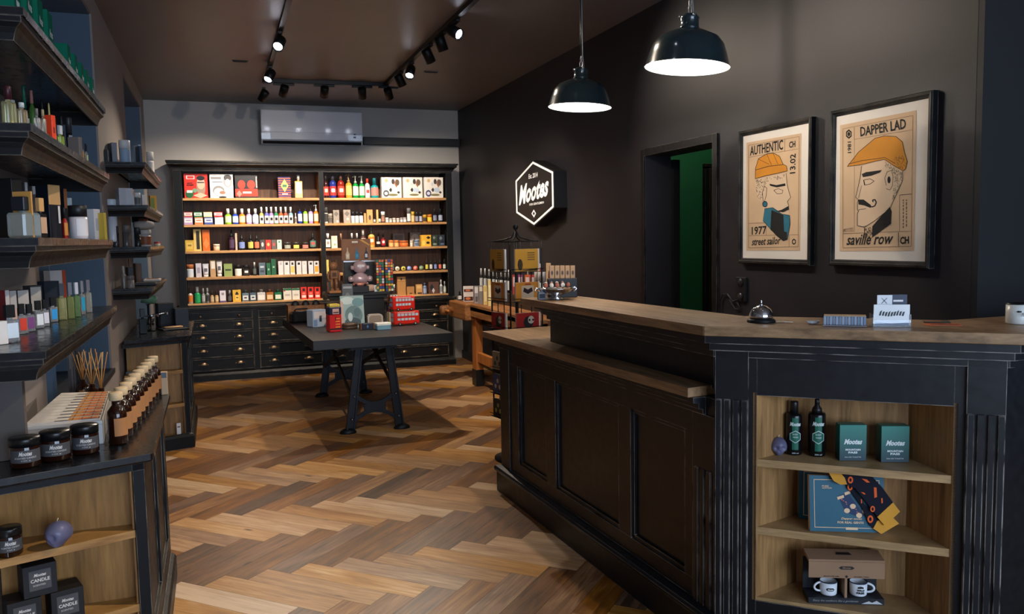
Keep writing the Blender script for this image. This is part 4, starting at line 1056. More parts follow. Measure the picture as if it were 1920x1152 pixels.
row(cA, SZ[1], 'second board, left bay', its+[
 ('bottle', 665, 752, 672, 'lime green soap bottle, white cap', ((134, 190, 52), W_, (214, 232, 190))),
 ('bottle', 758, 838, 672, 'royal blue soap bottle, white cap', ((36, 66, 168), W_, (200, 212, 240))),
 ('bottle', 842, 925, 672, 'orange soap bottle, white cap', ((230, 124, 34), W_, (244, 206, 170))),
 ('bottle', 930, 1006, 672, 'lavender soap bottle, white cap', ((180, 150, 204), W_, (224, 214, 236))),
 ('bottle', 1010, 1090, 672, 'pale blue soap bottle, white cap', ((150, 172, 212), W_, (216, 224, 240))),
]+[('bottle', a, a+58, 650, '%s banded small soap bottle, white cap' % n, (c, W_, (236, 232, 224)), dict(lab2=K_, labz=(0.05, 0.48))) for a, c, n in ((1096, (212, 168, 92), 'amber'), (1160, (92, 96, 176), 'indigo'), (1218, (150, 122, 196), 'lilac'), (1278, (50, 132, 82), 'green'), (1338, (216, 96, 56), 'orange'), (1398, (166, 88, 72), 'rust'), (1460, (136, 170, 184), 'pale blue'))]+[
 ('bottle', 1535, 1566, 728, 'tiny white capped bottle', ((210, 200, 190), W_, (120, 110, 110))),
 ('bottle', 1572, 1632, 622, 'blue pump bottle', ((30, 56, 150), K_, (196, 206, 236)), dict(capk='pump')),
 ('bottle', 1640, 1700, 622, 'lime pump bottle', ((132, 188, 50), K_, (214, 232, 190)), dict(capk='pump')),
 ('bottle', 1706, 1766, 622, 'lilac pump bottle', ((186, 142, 206), K_, (226, 214, 236)), dict(capk='pump')),
 ('bottle', 1772, 1834, 622, 'orange pump bottle', ((232, 120, 34), W_, (246, 214, 180)), dict(capk='pump')),
], 'soaps on the second board')
for k, ((c, n), (a, b_)) in enumerate(zip(cols_up, xs)):
 p0 = pY(*cA(a, 715), YI+0.004); p1 = pY(*cA(b_-3, 780), YI+0.004)
 t = thing('product_box', '%s soap box in the upper layer, second board, left bay' % n, 'box', (max((p0.x+p1.x)/2, HX0+0.088+(p1.x-p0.x)*0.5), YI+0.04, bz+0.0015), 0, 'soaps on the second board')
 carton(t, (p1.x-p0.x)*0.97, 0.06, p0.z-bz, c, [(0.05, 0.95, 0.3, 0.85, W_), (0.2, 0.8, 0.5, 0.66, c)])
row(cC, SZ[2], 'third board, left bay', [
 ('carton', 146, 262, 238, 'small golden yellow box', ((198, 162, 62), [(0.15, 0.85, 0.2, 0.8, (216, 186, 90)), (0.3, 0.7, 0.45, 0.6, (150, 110, 40))])),
 ('carton', 275, 375, 100, 'tall pale yellow box with black writing', ((222, 194, 112), [(0.35, 0.8, 0.08, 0.92, (44, 40, 30))])),
 ('carton', 384, 482, 105, 'tall orange box', ((216, 108, 34), [(0.1, 0.9, 0.1, 0.6, (228, 138, 66), 'd')])),
 ('bottle', 526, 610, 285, 'cream shaving brush standing on its handle', ((212, 180, 150), (232, 212, 192)), dict(capk='jar', name='shaving_brush', cat='brush')),
 ('bottle', 712, 790, 105, 'tall dark purple bottle with spray head', ((50, 26, 48), K_, (80, 60, 84)), dict(capk='sprayer')),
 ('carton', 796, 822, 150, 'narrow beige box', ((190, 172, 150), [])),
 ('bottle', 838, 920, 165, 'black bottle with round blue label', (K_, K_, (122, 142, 200)), dict(capk='dropper')),
 ('bottle', 952, 1026, 165, 'black bottle with round yellow label', (K_, K_, (196, 188, 96)), dict(capk='dropper')),
 ('bottle', 1032, 1100, 165, 'black bottle with round coral label', (K_, K_, (222, 116, 88)), dict(capk='dropper')),
 ('carton', 1106, 1170, 232, 'grey box with white print', ((70, 66, 66), [(0.25, 0.75, 0.3, 0.75, (200, 196, 194), 'o')])),
 ('carton', 1174, 1245, 232, 'red box with cream print', ((208, 50, 40), [(0.25, 0.75, 0.35, 0.7, (236, 180, 120), 'o')])),
 ('carton', 1248, 1312, 232, 'dark grey box with red print', ((96, 88, 86), [(0.25, 0.75, 0.35, 0.7, (196, 80, 64), 'o')])),
 ('carton', 1316, 1378, 232, 'mint green box', ((176, 206, 192), [(0.35, 0.65, 0.72, 0.85, (60, 90, 90))])),
 ('jar', 1408, 1495, 262, 'dark jar with grey flower label', (K_, (60, 60, 60), (158, 164, 156))),
 ('jar', 1520, 1600, 262, 'dark jar with yellow flower label', (K_, (60, 58, 50), (224, 208, 110))),
 ('jar', 1632, 1715, 262, 'dark jar with pink flower label', (K_, (60, 50, 50), (224, 130, 118))),
 ('bottle', 1722, 1806, 150, 'black dropper bottle with teal label', (K_, K_, (96, 128, 118)), dict(capk='dropper', lab2=(220, 90, 80))),
], 'grooming products on the third board')
row(cC, SZ[3], 'fourth board, left bay', [
 ('jar', 186, 280, 540, 'white jar with copper lid', (W_, (176, 104, 62), (206, 214, 224))),
 ('carton', 305, 380, 525, 'pale lavender box', ((206, 202, 214), [(0.25, 0.75, 0.3, 0.7, (160, 156, 176))])),
 ('tube', 390, 474, 530, 'white cream tube with blue shadow print', ((214, 214, 224), W_)),
 ('carton', 483, 555, 490, 'beige box with white upper half', ((188, 152, 110), [(0.2, 0.9, 0.5, 0.95, (226, 220, 212))])),
 ('tube', 562, 638, 492, 'tall white cream tube', (W_, W_)),
 ('carton', 655, 766, 530, 'olive green box', ((140, 158, 92), [(0.15, 0.85, 0.45, 0.58, (50, 62, 40))])),
 ('jar', 790, 882, 545, 'white jar with black lid', (W_, K_, (222, 222, 220))),
 ('jar', 892, 980, 545, 'black jar with white cross print', ((38, 38, 40), K_, (44, 44, 46)), dict(lab2=W_)),
 ('bottle', 1014, 1062, 510, 'slim dark bottle with white cap', ((36, 40, 42), W_, (90, 96, 96))),
 ('carton', 1090, 1175, 518, 'slate blue box', ((84, 100, 112), [(0.2, 0.8, 0.6, 0.75, (180, 190, 196)), (0.2, 0.8, 0.25, 0.4, (52, 64, 74))])),
 ('carton', 1186, 1240, 520, 'shorter dark green box', ((28, 92, 58), [(0.3, 0.7, 0.4, 0.55, (150, 180, 150))])),
 ('carton', 1243, 1306, 470, 'taller dark green box', ((26, 86, 54), [(0.3, 0.7, 0.45, 0.55, (150, 180, 150))])),
]+[('carton', a, b, 497, d_, ((214, 206, 206), [(0.28, 0.72, 0.72, 0.9, q)] + ([(0.1, 0.9, 0.15, 0.62, r_)] if r_ else []))) for a, b, d_, q, r_ in (
 (1332, 1398, 'white box with pale print', (180, 170, 172), None), (1402, 1475, 'white box with black cap window', K_, None), (1480, 1540, 'white box showing yellow cologne', (60, 44, 24), (222, 190, 96)),
 (1556, 1622, 'white box with small black square', K_, None), (1626, 1690, 'plain white box', (196, 188, 188), None), (1706, 1770, 'white box with pale blue window', (40, 44, 54), (196, 206, 222)), (1776, 1840, 'white box showing orange cologne', (60, 34, 20), (226, 152, 52)))],
 'grooming products on the fourth board')
row(cC, SZ[4], 'bottom board, left bay', [
 ('bottle', 190, 258, 830, 'slender clear bottle with orange label', ((170, 160, 150), (70, 60, 56), (216, 120, 50))),
 ('bottle', 284, 370, 820, 'emerald green lotion bottle', ((20, 140, 80), W_, (40, 160, 96)), dict(labz=(0.06, 0.5))),
 ('bottle', 376, 426, 835, 'clear grey bottle with silver top', ((120, 124, 122), (196, 198, 200), (176, 178, 174))),
 ('bottle', 428, 478, 830, 'clear grey bottle with dark label', ((126, 130, 128), (206, 208, 210), (60, 60, 60))),
 ('bottle', 485, 536, 870, 'small amber cologne bottle', ((176, 142, 106), (60, 50, 44), (206, 182, 148))),
 ('bottle', 543, 594, 870, 'small honey coloured cologne bottle', ((186, 150, 104), (60, 50, 44), (214, 188, 146))),
 ('carton', 600, 688, 858, 'white box with violet border', ((96, 76, 120), [(0.06, 0.94, 0.14, 0.96, (226, 220, 224)), (0.3, 0.7, 0.6, 0.8, (150, 140, 150))])),
 ('bottle', 700, 758, 860, 'dark bottle with silver cap', ((40, 36, 38), (180, 178, 176), (90, 84, 84))),
 ('carton', 764, 872, 855, 'yellow box with a dark hat print', ((222, 172, 50), [(0.32, 0.72, 0.6, 0.72, K_), (0.4, 0.64, 0.7, 0.84, K_), (0.3, 0.75, 0.14, 0.55, (236, 196, 96)), (0.42, 0.66, 0.32, 0.4, K_)])),
 ('perf', 880, 972, 858, 'blue grey aftershave bottle', ((96, 112, 120), (60, 70, 76), (208, 214, 214)), dict(lab2=(60, 66, 70), capk='short')),
 ('perf', 976, 1062, 852, 'dark blue aftershave bottle', ((70, 84, 98), (40, 48, 56), (204, 212, 214)), dict(lab2=(60, 66, 70), capk='short')),
 ('perf', 1068, 1178, 850, 'milky white aftershave bottle', ((196, 192, 190), (120, 116, 112), (226, 222, 216)), dict(capk='short')),
 ('perf', 1182, 1278, 850, 'amber aftershave bottle', ((160, 96, 34), (110, 60, 40), (214, 190, 150)), dict(capk='short')),
 ('perf', 1284, 1382, 852, 'green aftershave bottle', ((30, 104, 66), (20, 70, 44), (216, 220, 204)), dict(capk='short')),
 ('carton', 1394, 1500, 836, 'cream box with green and red trim', ((218, 212, 200), [(0, 1, 0.82, 1, (34, 96, 62)), (0.05, 0.25, 0.74, 0.84, (200, 50, 44)), (0.2, 0.8, 0.35, 0.5, (180, 172, 160))])),
 ('carton', 1503, 1602, 836, 'cream box with green top', ((222, 216, 204), [(0, 1, 0.84, 1, (34, 96, 62)), (0.2, 0.8, 0.35, 0.5, (186, 178, 166))])),
]+[('carton', a, a+76, 820, d_, ((214, 44, 36), [(0.28, 0.72, 0.66, 0.9, K_), (0.15, 0.85, 0.12, 0.34, (240, 214, 206)), (0.25, 0.75, 0.42, 0.55, (240, 130, 110))])) for a, d_ in ((1612, 'bright red box with black square'), (1698, 'middle bright red box'), (1782, 'bright red box beside the partition'))],
 'aftershaves on the bottom board')
row(cB, SZ[0], 'top board, right bay', [
 ('bottle', 90, 168, 275, 'dark glass bottle with red label', ((50, 22, 26), (40, 36, 38), (206, 60, 48)), dict(capk='tall', lab2=(226, 200, 180))),
 ('bottle', 186, 280, 268, 'blue based bottle with red label', ((36, 50, 130), (60, 60, 74), (210, 50, 46)), dict(capk='tall', lab2=(226, 214, 214))),
 ('bottle', 288, 386, 266, 'red bottle with white and red label', ((126, 30, 22), (90, 60, 50), (218, 62, 44)), dict(capk='tall', lab2=(232, 206, 196))),
 ('bottle', 394, 480, 250, 'golden amber bottle', ((198, 136, 48), (150, 120, 80), (222, 176, 100)), dict(capk='pump')),
 ('bottle', 486, 564, 270, 'bright green bottle with white label', ((16, 130, 52), (150, 160, 150), (206, 226, 196)), dict(capk='pump')),
 ('bottle', 568, 642, 270, 'green bottle with pale red print', ((22, 136, 60), (160, 166, 158), (190, 206, 180)), dict(capk='pump')),
 ('bottle', 645, 714, 310, 'clear bottle with red cap', ((190, 186, 186), (206, 60, 46), (228, 220, 218)), dict(capk='tall', lab2=(190, 60, 60))),
 ('bottle', 720, 826, 300, 'large turquoise bottle', ((18, 134, 142), (16, 90, 100), (206, 120, 110)), dict(capk='cap')),
]+[('carton', a, b, 293, d_, ((216, 210, 202), [(0.15, 0.32, 0.75, 0.92, (196, 160, 110), 'o'), (0.36, 0.5, 0.55, 0.8, (186, 192, 200), 'd'), (0.5, 0.66, 0.66, 0.92, (56, 52, 50), 'o'), (0.62, 0.86, 0.5, 0.92, (150, 98, 70), 'd'), (0.7, 0.9, 0.6, 0.9, (92, 74, 62), 'o'), (0.36, 0.54, 0.28, 0.5, (48, 46, 44), 'd'), (0.5, 0.82, 0.25, 0.5, (176, 190, 208), 'o'), (0.76, 0.92, 0.2, 0.34, (56, 52, 48), 'd'), (0.3, 0.8, 0.1, 0.2, (110, 106, 66), 'o')]+([(0.06, 0.36, 0.06, 0.38, q, 'o'), (0.12, 0.30, 0.14, 0.3, (196, 196, 200), 'o')] if q else []))) for a, b, d_, q in ((850, 1120, 'white box with printed flowers and grey round seal', (74, 78, 84)), (1128, 1390, 'white box with printed flowers and no seal', None), (1398, 1656, 'white box with printed flowers and blue round seal', (56, 68, 112)))],
 'bottles and boxes on the top board')
row(cB, SZ[1], 'second board, right bay', [
 ('bottle', 97, 150, 682, 'black and white can', ((196, 194, 192), (70, 70, 70), (60, 58, 58)), dict(capk='jar')),
 ('jar', 174, 232, 760, 'short patterned tin', ((140, 130, 120), (166, 158, 148), (90, 84, 78))),
 ('carton', 234, 316, 714, 'grey patterned box', ((146, 136, 124), [(0.1, 0.9, 0.5, 0.9, (110, 100, 92), 'd'), (0.55, 0.8, 0.06, 0.2, W_)])),
 ('carton', 366, 460, 710, 'second grey patterned box', ((150, 140, 128), [(0.1, 0.9, 0.5, 0.9, (112, 102, 94), 'd'), (0.4, 0.8, 0.2, 0.4, (190, 182, 170), 'o')])),
 ('jar', 468, 518, 740, 'black lidded white jar, left of three', (W_, K_, (208, 216, 212))),
 ('jar', 520, 570, 740, 'black lidded white jar, middle of three', (W_, K_, (180, 206, 196))),
 ('jar', 574, 626, 740, 'black lidded white jar, right of three', (W_, K_, (208, 206, 212))),
 ('carton', 632, 664, 755, 'slim kraft box', ((180, 132, 80), [])),
 ('carton', 667, 746, 710, 'kraft box with dark print', ((190, 140, 84), [(0.3, 0.7, 0.2, 0.6, (80, 60, 50), 'o')])),
 ('bottle', 754, 786, 795, 'tiny dark bottle', ((46, 42, 42), K_, (190, 190, 190))),
 ('carton', 790, 818, 710, 'tall kraft box', ((206, 156, 96), [])),
 ('bottle', 820, 852, 780, 'small dark bottle with white label', (K_, K_, (200, 206, 200))),
 ('bottle', 854, 906, 735, 'dark pot with broad white cap', ((44, 32, 30), W_, (150, 110, 90)), dict(capk='jar')),
 ('jar', 912, 954, 812, 'small white topped tin', ((110, 106, 104), W_, W_)),
 ('jar', 958, 1000, 822, 'low grey tin', ((130, 126, 122), (180, 176, 172), (208, 204, 200))),
 ('jar', 1004, 1048, 816, 'low silver tin', ((120, 118, 118), (196, 190, 184), (200, 196, 190))),
 ('jar', 1052, 1096, 818, 'low tin with pale lid', ((130, 130, 128), (200, 198, 194), (180, 176, 170))),
 ('jar', 1100, 1136, 812, 'low grey tin with white label', ((90, 90, 90), (160, 158, 156), W_)),
 ('jar', 1140, 1182, 808, 'low tin with light label', ((100, 100, 102), (180, 180, 178), W_)),
 ('bottle', 1186, 1238, 690, 'tall grey can with white label', ((96, 98, 102), (110, 112, 116), (206, 208, 210)), dict(capk='jar')),
 ('jar', 1242, 1288, 735, 'yellow and black jar', ((206, 150, 70), (190, 160, 60), (214, 180, 130))),
 ('jar', 1292, 1340, 742, 'black jar with round grey label', (K_, K_, (130, 132, 150))),
 ('jar', 1344, 1388, 742, 'black jar with pale blue label', (K_, K_, (160, 164, 186))),
 ('jar', 1394, 1450, 775, 'golden jar with black print', ((190, 140, 50), (196, 150, 50), (60, 50, 40))),
 ('jar', 1454, 1514, 770, 'orange and yellow jar', ((224, 150, 30), (190, 110, 30), (236, 190, 60))),
 ('bottle', 1520, 1576, 700, 'dark bottle with grey round label', ((28, 30, 38), K_, (120, 128, 150))),
 ('bottle', 1590, 1650, 698, 'dark bottle with pale round label', ((28, 30, 38), K_, (156, 166, 190))),
], 'jars on the second board')
row(cD, SZ[2], 'third board, right bay', [
 ('perf', 125, 206, 158, 'black bottle with white label and cap', ((34, 32, 32), W_, (222, 218, 208)), dict(lab2=(150, 140, 130), labz=(0.08, 0.6))),
 ('carton', 210, 292, 190, 'cream box with green mark', ((216, 200, 176), [(0.3, 0.85, 0.08, 0.6, (236, 228, 214)), (0.4, 0.7, 0.2, 0.4, (150, 160, 110), 'o')])),
 ('bottle', 316, 362, 158, 'slim dark bottle with copper cap', ((60, 34, 26), (206, 160, 130), None)),
 ('bottle', 452, 508, 155, 'dark bottle with white cap behind the sign', ((50, 46, 44), W_, W_)),
 ('bottle', 520, 572, 155, 'dark white capped bottle peeping over the sign', ((50, 46, 44), W_, W_)),
 ('bottle', 590, 660, 108, 'brown bottle with dark neck', ((70, 46, 40), (206, 200, 196), (196, 170, 160))),
 ('bottle', 688, 778, 80, 'yellow and orange spirit bottle', ((190, 168, 90), (80, 78, 76), (216, 120, 50)), dict(lab2=(236, 220, 190))),
 ('bottle', 790, 846, 120, 'black bottle with white band', ((34, 26, 28), K_, (200, 196, 194)), dict(labz=(0.2, 0.34))),
 ('bottle', 852, 912, 138, 'black and red bottle', ((60, 20, 26), K_, (160, 32, 40)), dict(lab2=W_)),
 ('carton', 1000, 1158, 158, 'framed grey gift box standing behind brushes', ((96, 86, 82), [(0.14, 0.86, 0.2, 0.86, (66, 60, 58))]), dict(dy=0.13)),
 ('jar', 955, 1020, 245, 'orange wooden shaving bowl', ((214, 132, 70), (206, 122, 60), (230, 170, 110))),
 ('jar', 1026, 1086, 245, 'orange wooden shaving bowl, beside its twin', ((214, 132, 70), (206, 122, 60), (230, 170, 110))),
 ('jar', 1096, 1216, 250, 'wide orange wooden brush', ((196, 104, 50), (176, 90, 44), None)),
 ('carton', 1220, 1360, 146, 'grey picture box', ((110, 98, 90), [(0.1, 0.9, 0.3, 0.9, (150, 140, 132), 'o'), (0.3, 0.55, 0.05, 0.7, (80, 70, 66), 'd')]), dict(dy=0.12)),
 ('jar', 1285, 1346, 240, 'white and blue cup', ((196, 200, 206), (110, 130, 160), (90, 110, 140))),
 ('jar', 1228, 1264, 250, 'small cream pot', ((210, 196, 176), (216, 206, 190), None)),
 ('carton', 1364, 1500, 178, 'yellow box with black hat print', ((222, 168, 48), [(0.5, 0.95, 0.62, 0.9, K_, 'd'), (0.5, 0.85, 0.2, 0.42, K_, 'o'), (0.1, 0.4, 0.1, 0.5, (236, 196, 96))])),
 ('carton', 1506, 1584, 178, 'green and black camouflage box', ((44, 54, 46), [(0.1, 0.6, 0.6, 0.9, (120, 128, 110), 'd'), (0.3, 0.9, 0.3, 0.5, (26, 30, 28), 'd'), (0.1, 0.8, 0.1, 0.26, (130, 146, 130), 'o')])),
 ('carton', 1590, 1672, 176, 'blue and black camouflage box', ((40, 48, 56), [(0.1, 0.6, 0.5, 0.9, (110, 120, 124), 'd'), (0.3, 0.9, 0.3, 0.5, (26, 28, 34), 'd'), (0.2, 0.9, 0.1, 0.26, (90, 110, 140), 'o')])),
], 'bottles on the third board')
row(cD, SZ[3], 'fourth board, right bay', [
 ('carton', 124, 160, 498, 'slim pale yellow box', ((206, 190, 96), [])),
]+[('bottle', a, a+40, 503, '%s labelled slim oil bottle' % n, ((60, 50, 44), (150, 140, 130), c), dict(capk='tall', labz=(0.1, 0.7))) for a, c, n in ((770, (216, 196, 116), 'yellow'), (822, (132, 176, 160), 'teal'), (874, (112, 130, 200), 'blue'), (928, (222, 110, 90), 'coral'), (980, (120, 124, 120), 'grey'))]
 +[('disc', a, a+66, 555, '%s round tin propped on edge' % n, (c, (40, 38, 36), q)) for a, c, n, q in ((1032, (216, 214, 196), 'white', (150, 150, 130)), (1110, (222, 206, 90), 'yellow', (90, 90, 40)), (1184, (128, 146, 212), 'blue', (170, 180, 226)), (1264, (224, 108, 92), 'coral', (240, 170, 150)), (1340, (122, 150, 112), 'green', (160, 180, 150)))]
 +[('bottle', a, a+42, 490, '%s labelled dropper bottle' % n, (K_, K_, c), dict(capk='dropper')) for a, c, n in ((1422, (206, 196, 84), 'yellow'), (1476, (206, 204, 200), 'white'), (1534, (128, 142, 206), 'blue'), (1592, (222, 110, 90), 'coral'), (1648, (196, 206, 196), 'pale green'))],
 'oils and tins on the fourth board')
row(cD, SZ[4], 'bottom board, right bay', [
 ('carton', 118, 166, 722, 'dark teal box', ((16, 58, 60), [(0.1, 0.4, 0.1, 0.9, (120, 40, 40))])),
 ('bottle', 1000, 1052, 815, 'dark bottle with white cap and red base', ((56, 24, 26), W_, (40, 30, 30))),
 ('carton', 1056, 1172, 715, 'tall kraft box with dark red ribbon', ((176, 126, 72), [(0.0, 1.0, 0.74, 0.76, (120, 84, 48)), (0.38, 0.58, 0.8, 0.94, (60, 40, 24), 'o'), (0.3, 1.3, -0.02, 0.5, (150, 40, 36), 'd')][:2]+[(0.42, 0.56, 0.8, 0.92, (60, 40, 24), 'o')])),
 ('carton', 1182, 1284, 845, 'short kraft box', ((172, 122, 70), [(0.35, 0.7, 0.1, 0.25, (90, 60, 34))])),
 ('carton', 1302, 1386, 815, 'kraft box with pale top', ((196, 148, 90), [(0.1, 0.8, 0.6, 0.9, (216, 170, 110)), (0.2, 0.9, 0.05, 0.2, (60, 44, 34))])),
 ('bottle', 1392, 1446, 795, 'blue grey comb case', ((104, 116, 150), (90, 104, 140), (150, 160, 186)), dict(capk='tall')),
 ('carton', 1460, 1600, 782, 'brown card with dark print', ((92, 62, 52), [(0.1, 0.5, 0.2, 0.85, (34, 36, 46), 'd'), (0.3, 0.6, 0.05, 0.5, (196, 196, 200), 'd')])),
 ('bottle', 1606, 1650, 752, 'white figurine shaped bottle', ((190, 190, 194), (206, 206, 208), (130, 136, 140))),
 ('bottle', 1655, 1692, 775, 'clear bottle by the side panel', ((150, 150, 140), (180, 180, 176), (206, 206, 196))),
], 'things on the bottom board')

# ================================================================== WALL SIGN
zS = lambda x, y: (940+x/6.77, 280+y/6.77)
XS = XR-0.12
sg = thing('wall_sign', 'black hexagonal box sign with white outline and script lettering', 'sign', (XR, 7.2, 1.9))
def rel(p, o): return (p[0]-o[0], p[1]-o[1], p[2]-o[2])
so = (XR, 7.2, 1.9)
hexo = [rel(pX(*zS(*q), XS), so) for q in ((172, 395), (400, 140), (668, 272), (678, 742), (415, 985), (182, 822))]
m_ = MB(); m_.slab([(-0.001, y, z) for x, y, z in hexo], (-1, 0, 0), 0.119, mat((26, 24, 24), 0.45)); m_.build('sign_box', sg)
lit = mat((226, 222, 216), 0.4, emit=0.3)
v0 = [Vector(rel(pX(*zS(*q), XS-0.0015), so)) for q in ((180, 402), (400, 155), (657, 285), (665, 735), (415, 962), (190, 808))]
c0 = sum(v0, Vector())/6; v1 = [c0+(v-c0)*0.925 for v in v0]
m_ = MB()
for i in range(6): m_.poly3([v0[i], v0[(i+1) % 6], v1[(i+1) % 6], v1[i]], lit)
m_.build('outline', sg, fixn=False)
def wtext(m_, s, o, u, v, conv, X, org, m, **k):
 a = Vector(rel(pX(*conv(*o), X), org)); b = Vector(rel(pX(*conv(*u), X), org)); c = Vector(rel(pX(*conv(*v), X), org))
 m_.text(s, a, b-a, c-a, m, **k)
m_ = MB()
wtext(m_, 'Mootes', (222, 720), (600, 590), (222, 470), zS, XS-0.002, so, lit, shear=0.3, bold=0.035)
wtext(m_, 'Est. 2014', (345, 378), (460, 352), (345, 318), zS, XS-0.002, so, lit, shear=0.1, bold=0.02)
wtext(m_, 'FOR GENTLEMEN', (357, 718), (540, 688), (357, 690), zS, XS-0.002, so, lit, bold=0.02)
m_.build('lettering', sg, fixn=False)
m_ = MB()
d0 = [Vector(rel(pX(*zS(*q), XS-0.002), so)) for q in ((412, 765), (440, 815), (415, 868), (382, 818))]; dc = sum(d0, Vector())/4
for i in range(4): m_.poly3([d0[i], d0[(i+1) % 4], dc+(d0[(i+1) % 4]-dc)*0.5, dc+(d0[i]-dc)*0.5], lit)
m_.build('emblem', sg, fixn=False)

# ================================================================== FRAMED POSTERS
zP = lambda x, y: (1360+x/3.031, 150+y/3.031)
XP = XR-0.020
MATB = mat((226, 218, 208), 0.8, noise=0.01); PAP = mat((208, 176, 142), 0.8, noise=0.05); CAPO = mat((206, 136, 40), 0.8, noise=0.1)
INK = mat((26, 24, 24), 0.8, noise=0); HAIR = mat((150, 128, 112), 0.8, noise=0.2); TEAL = mat((44, 108, 128), 0.8, noise=0.1); FACE = mat((216, 188, 158), 0.8, noise=0.02)
def poster(label, corners, org, matc, paper, draw):
 t = thing('framed_poster', label, 'framed poster', org, group='framed moustache posters on the dark wall')
 XF = XR-0.035
 q = [pX(*p, XF) for p in corners]     # TL TR BR BL
 yl = (q[0].y+q[3].y)/2; yr = (q[1].y+q[2].y)/2; zt = (q[0].z+q[1].z)/2; zb = (q[2].z+q[3].z)/2
 m_ = MB(); fr = 0.030
 prof = [(0, 0.0), (0, 0.030), (0.006, 0.035), (0.014, 0.034), (0.018, 0.028), (0.026, 0.026), (0.030, 0.020), (0.030, 0.0)]
 cs = [(yl, zt, -1, 1), (yr, zt, 1, 1), (yr, zb, 1, -1), (yl, zb, -1, -1)]
 sy = 1 if yl > yr else -1
 vs = []
 for (y, z, a, b) in cs:
  for (i, o) in prof: vs.append(rel((XR-0.0005-o, y+ (sy*a)*i, z-b*i), org))
 k = len(prof)
 fs = [(c*k+j, c*k+(j+1) % k, ((c+1) % 4)*k+(j+1) % k, ((c+1) % 4)*k+j) for c in range(4) for j in range(k)]
 m_.add(vs, fs, M['blk']); m_.build('frame', t)
 def P(p, dx=0.0): return Vector(rel(pX(*zP(*p), XP-dx), org))
 m_ = MB(); iy0 = yl-sy*0.027; iy1 = yr+sy*0.027
 m_.box(rel((XP+0.004, (yl+yr)/2, (zt+zb)/2), org), (0.006, abs(yl-yr)-0.05, zt-zb-0.05), MATB); lab(m_.build('mount_board', t), 'white mount board')
 m_ = MB(); m_.poly3([P(p, 0.0002) for p in paper], PAP)
 def pl(pts, m, dx=0.0008): m_.poly3([P(p, dx) for p in pts], m)
 def ln(pts, w=2.0, m=INK, dx=0.0012):
  for a, b in zip(pts[:-1], pts[1:]):
   a_ = Vector(a); b_ = Vector(b); d = (b_-a_)
   if d.length < 1e-6: continue
   n = Vector((-d.y, d.x)).normalized()*w/2; m_.poly3([P(tuple(a_-n), dx), P(tuple(b_-n), dx), P(tuple(b_+n), dx), P(tuple(a_+n), dx)], m)
 def tx(s, o, u, v, m=INK, **k): wtext(m_, s, o, u, v, zP, XP-0.0014, org, m, **k)
 draw(pl, ln, tx); m_.build('print', t, fixn=False)
 # glass, with the real reflections of the lamps
 m_ = MB(); m_.box(rel((XP-0.004, (yl+yr)/2, (zt+zb)/2), org), (0.001, abs(yl-yr)-0.05, zt-zb-0.05), mat((250, 250, 250), 0.02, trans=1.0, noise=0)); 
 return t
def hexpts(c, r, sx=0.8): return [(c[0]+r*sx*math.cos(a*PI/3+PI/6), c[1]+r*math.sin(a*PI/3+PI/6)) for a in range(6)]
def ell(c, rx, ry, n=18, a0=0, a1=2*PI): return [(c[0]+rx*math.cos(a0+(a1-a0)*i/n), c[1]+ry*math.sin(a0+(a1-a0)*i/n)) for i in range(n+1)]
THIN = mat((120, 96, 76), 0.8, noise=0)
rs = random.Random(5)
def stipple(ln, poly, n, w=1.6):
 xs = [p[0] for p in poly]; ys = [p[1] for p in poly]; k = 0
 def ins(x, y):
  c = False
  for i in range(len(poly)):
   x1, y1 = poly[i]; x2, y2 = poly[i-1]
   if (y1 > y) != (y2 > y) and x < (x2-x1)*(y-y1)/(y2-y1)+x1: c = not c
  return c
 while k < n:
  x = rs.uniform(min(xs), max(xs)); y = rs.uniform(min(ys), max(ys))
  if ins(x, y): a = rs.uniform(0.6, 2.2); ln([(x, y), (x+7*math.cos(a), y+7*math.sin(a))], w); k += 1
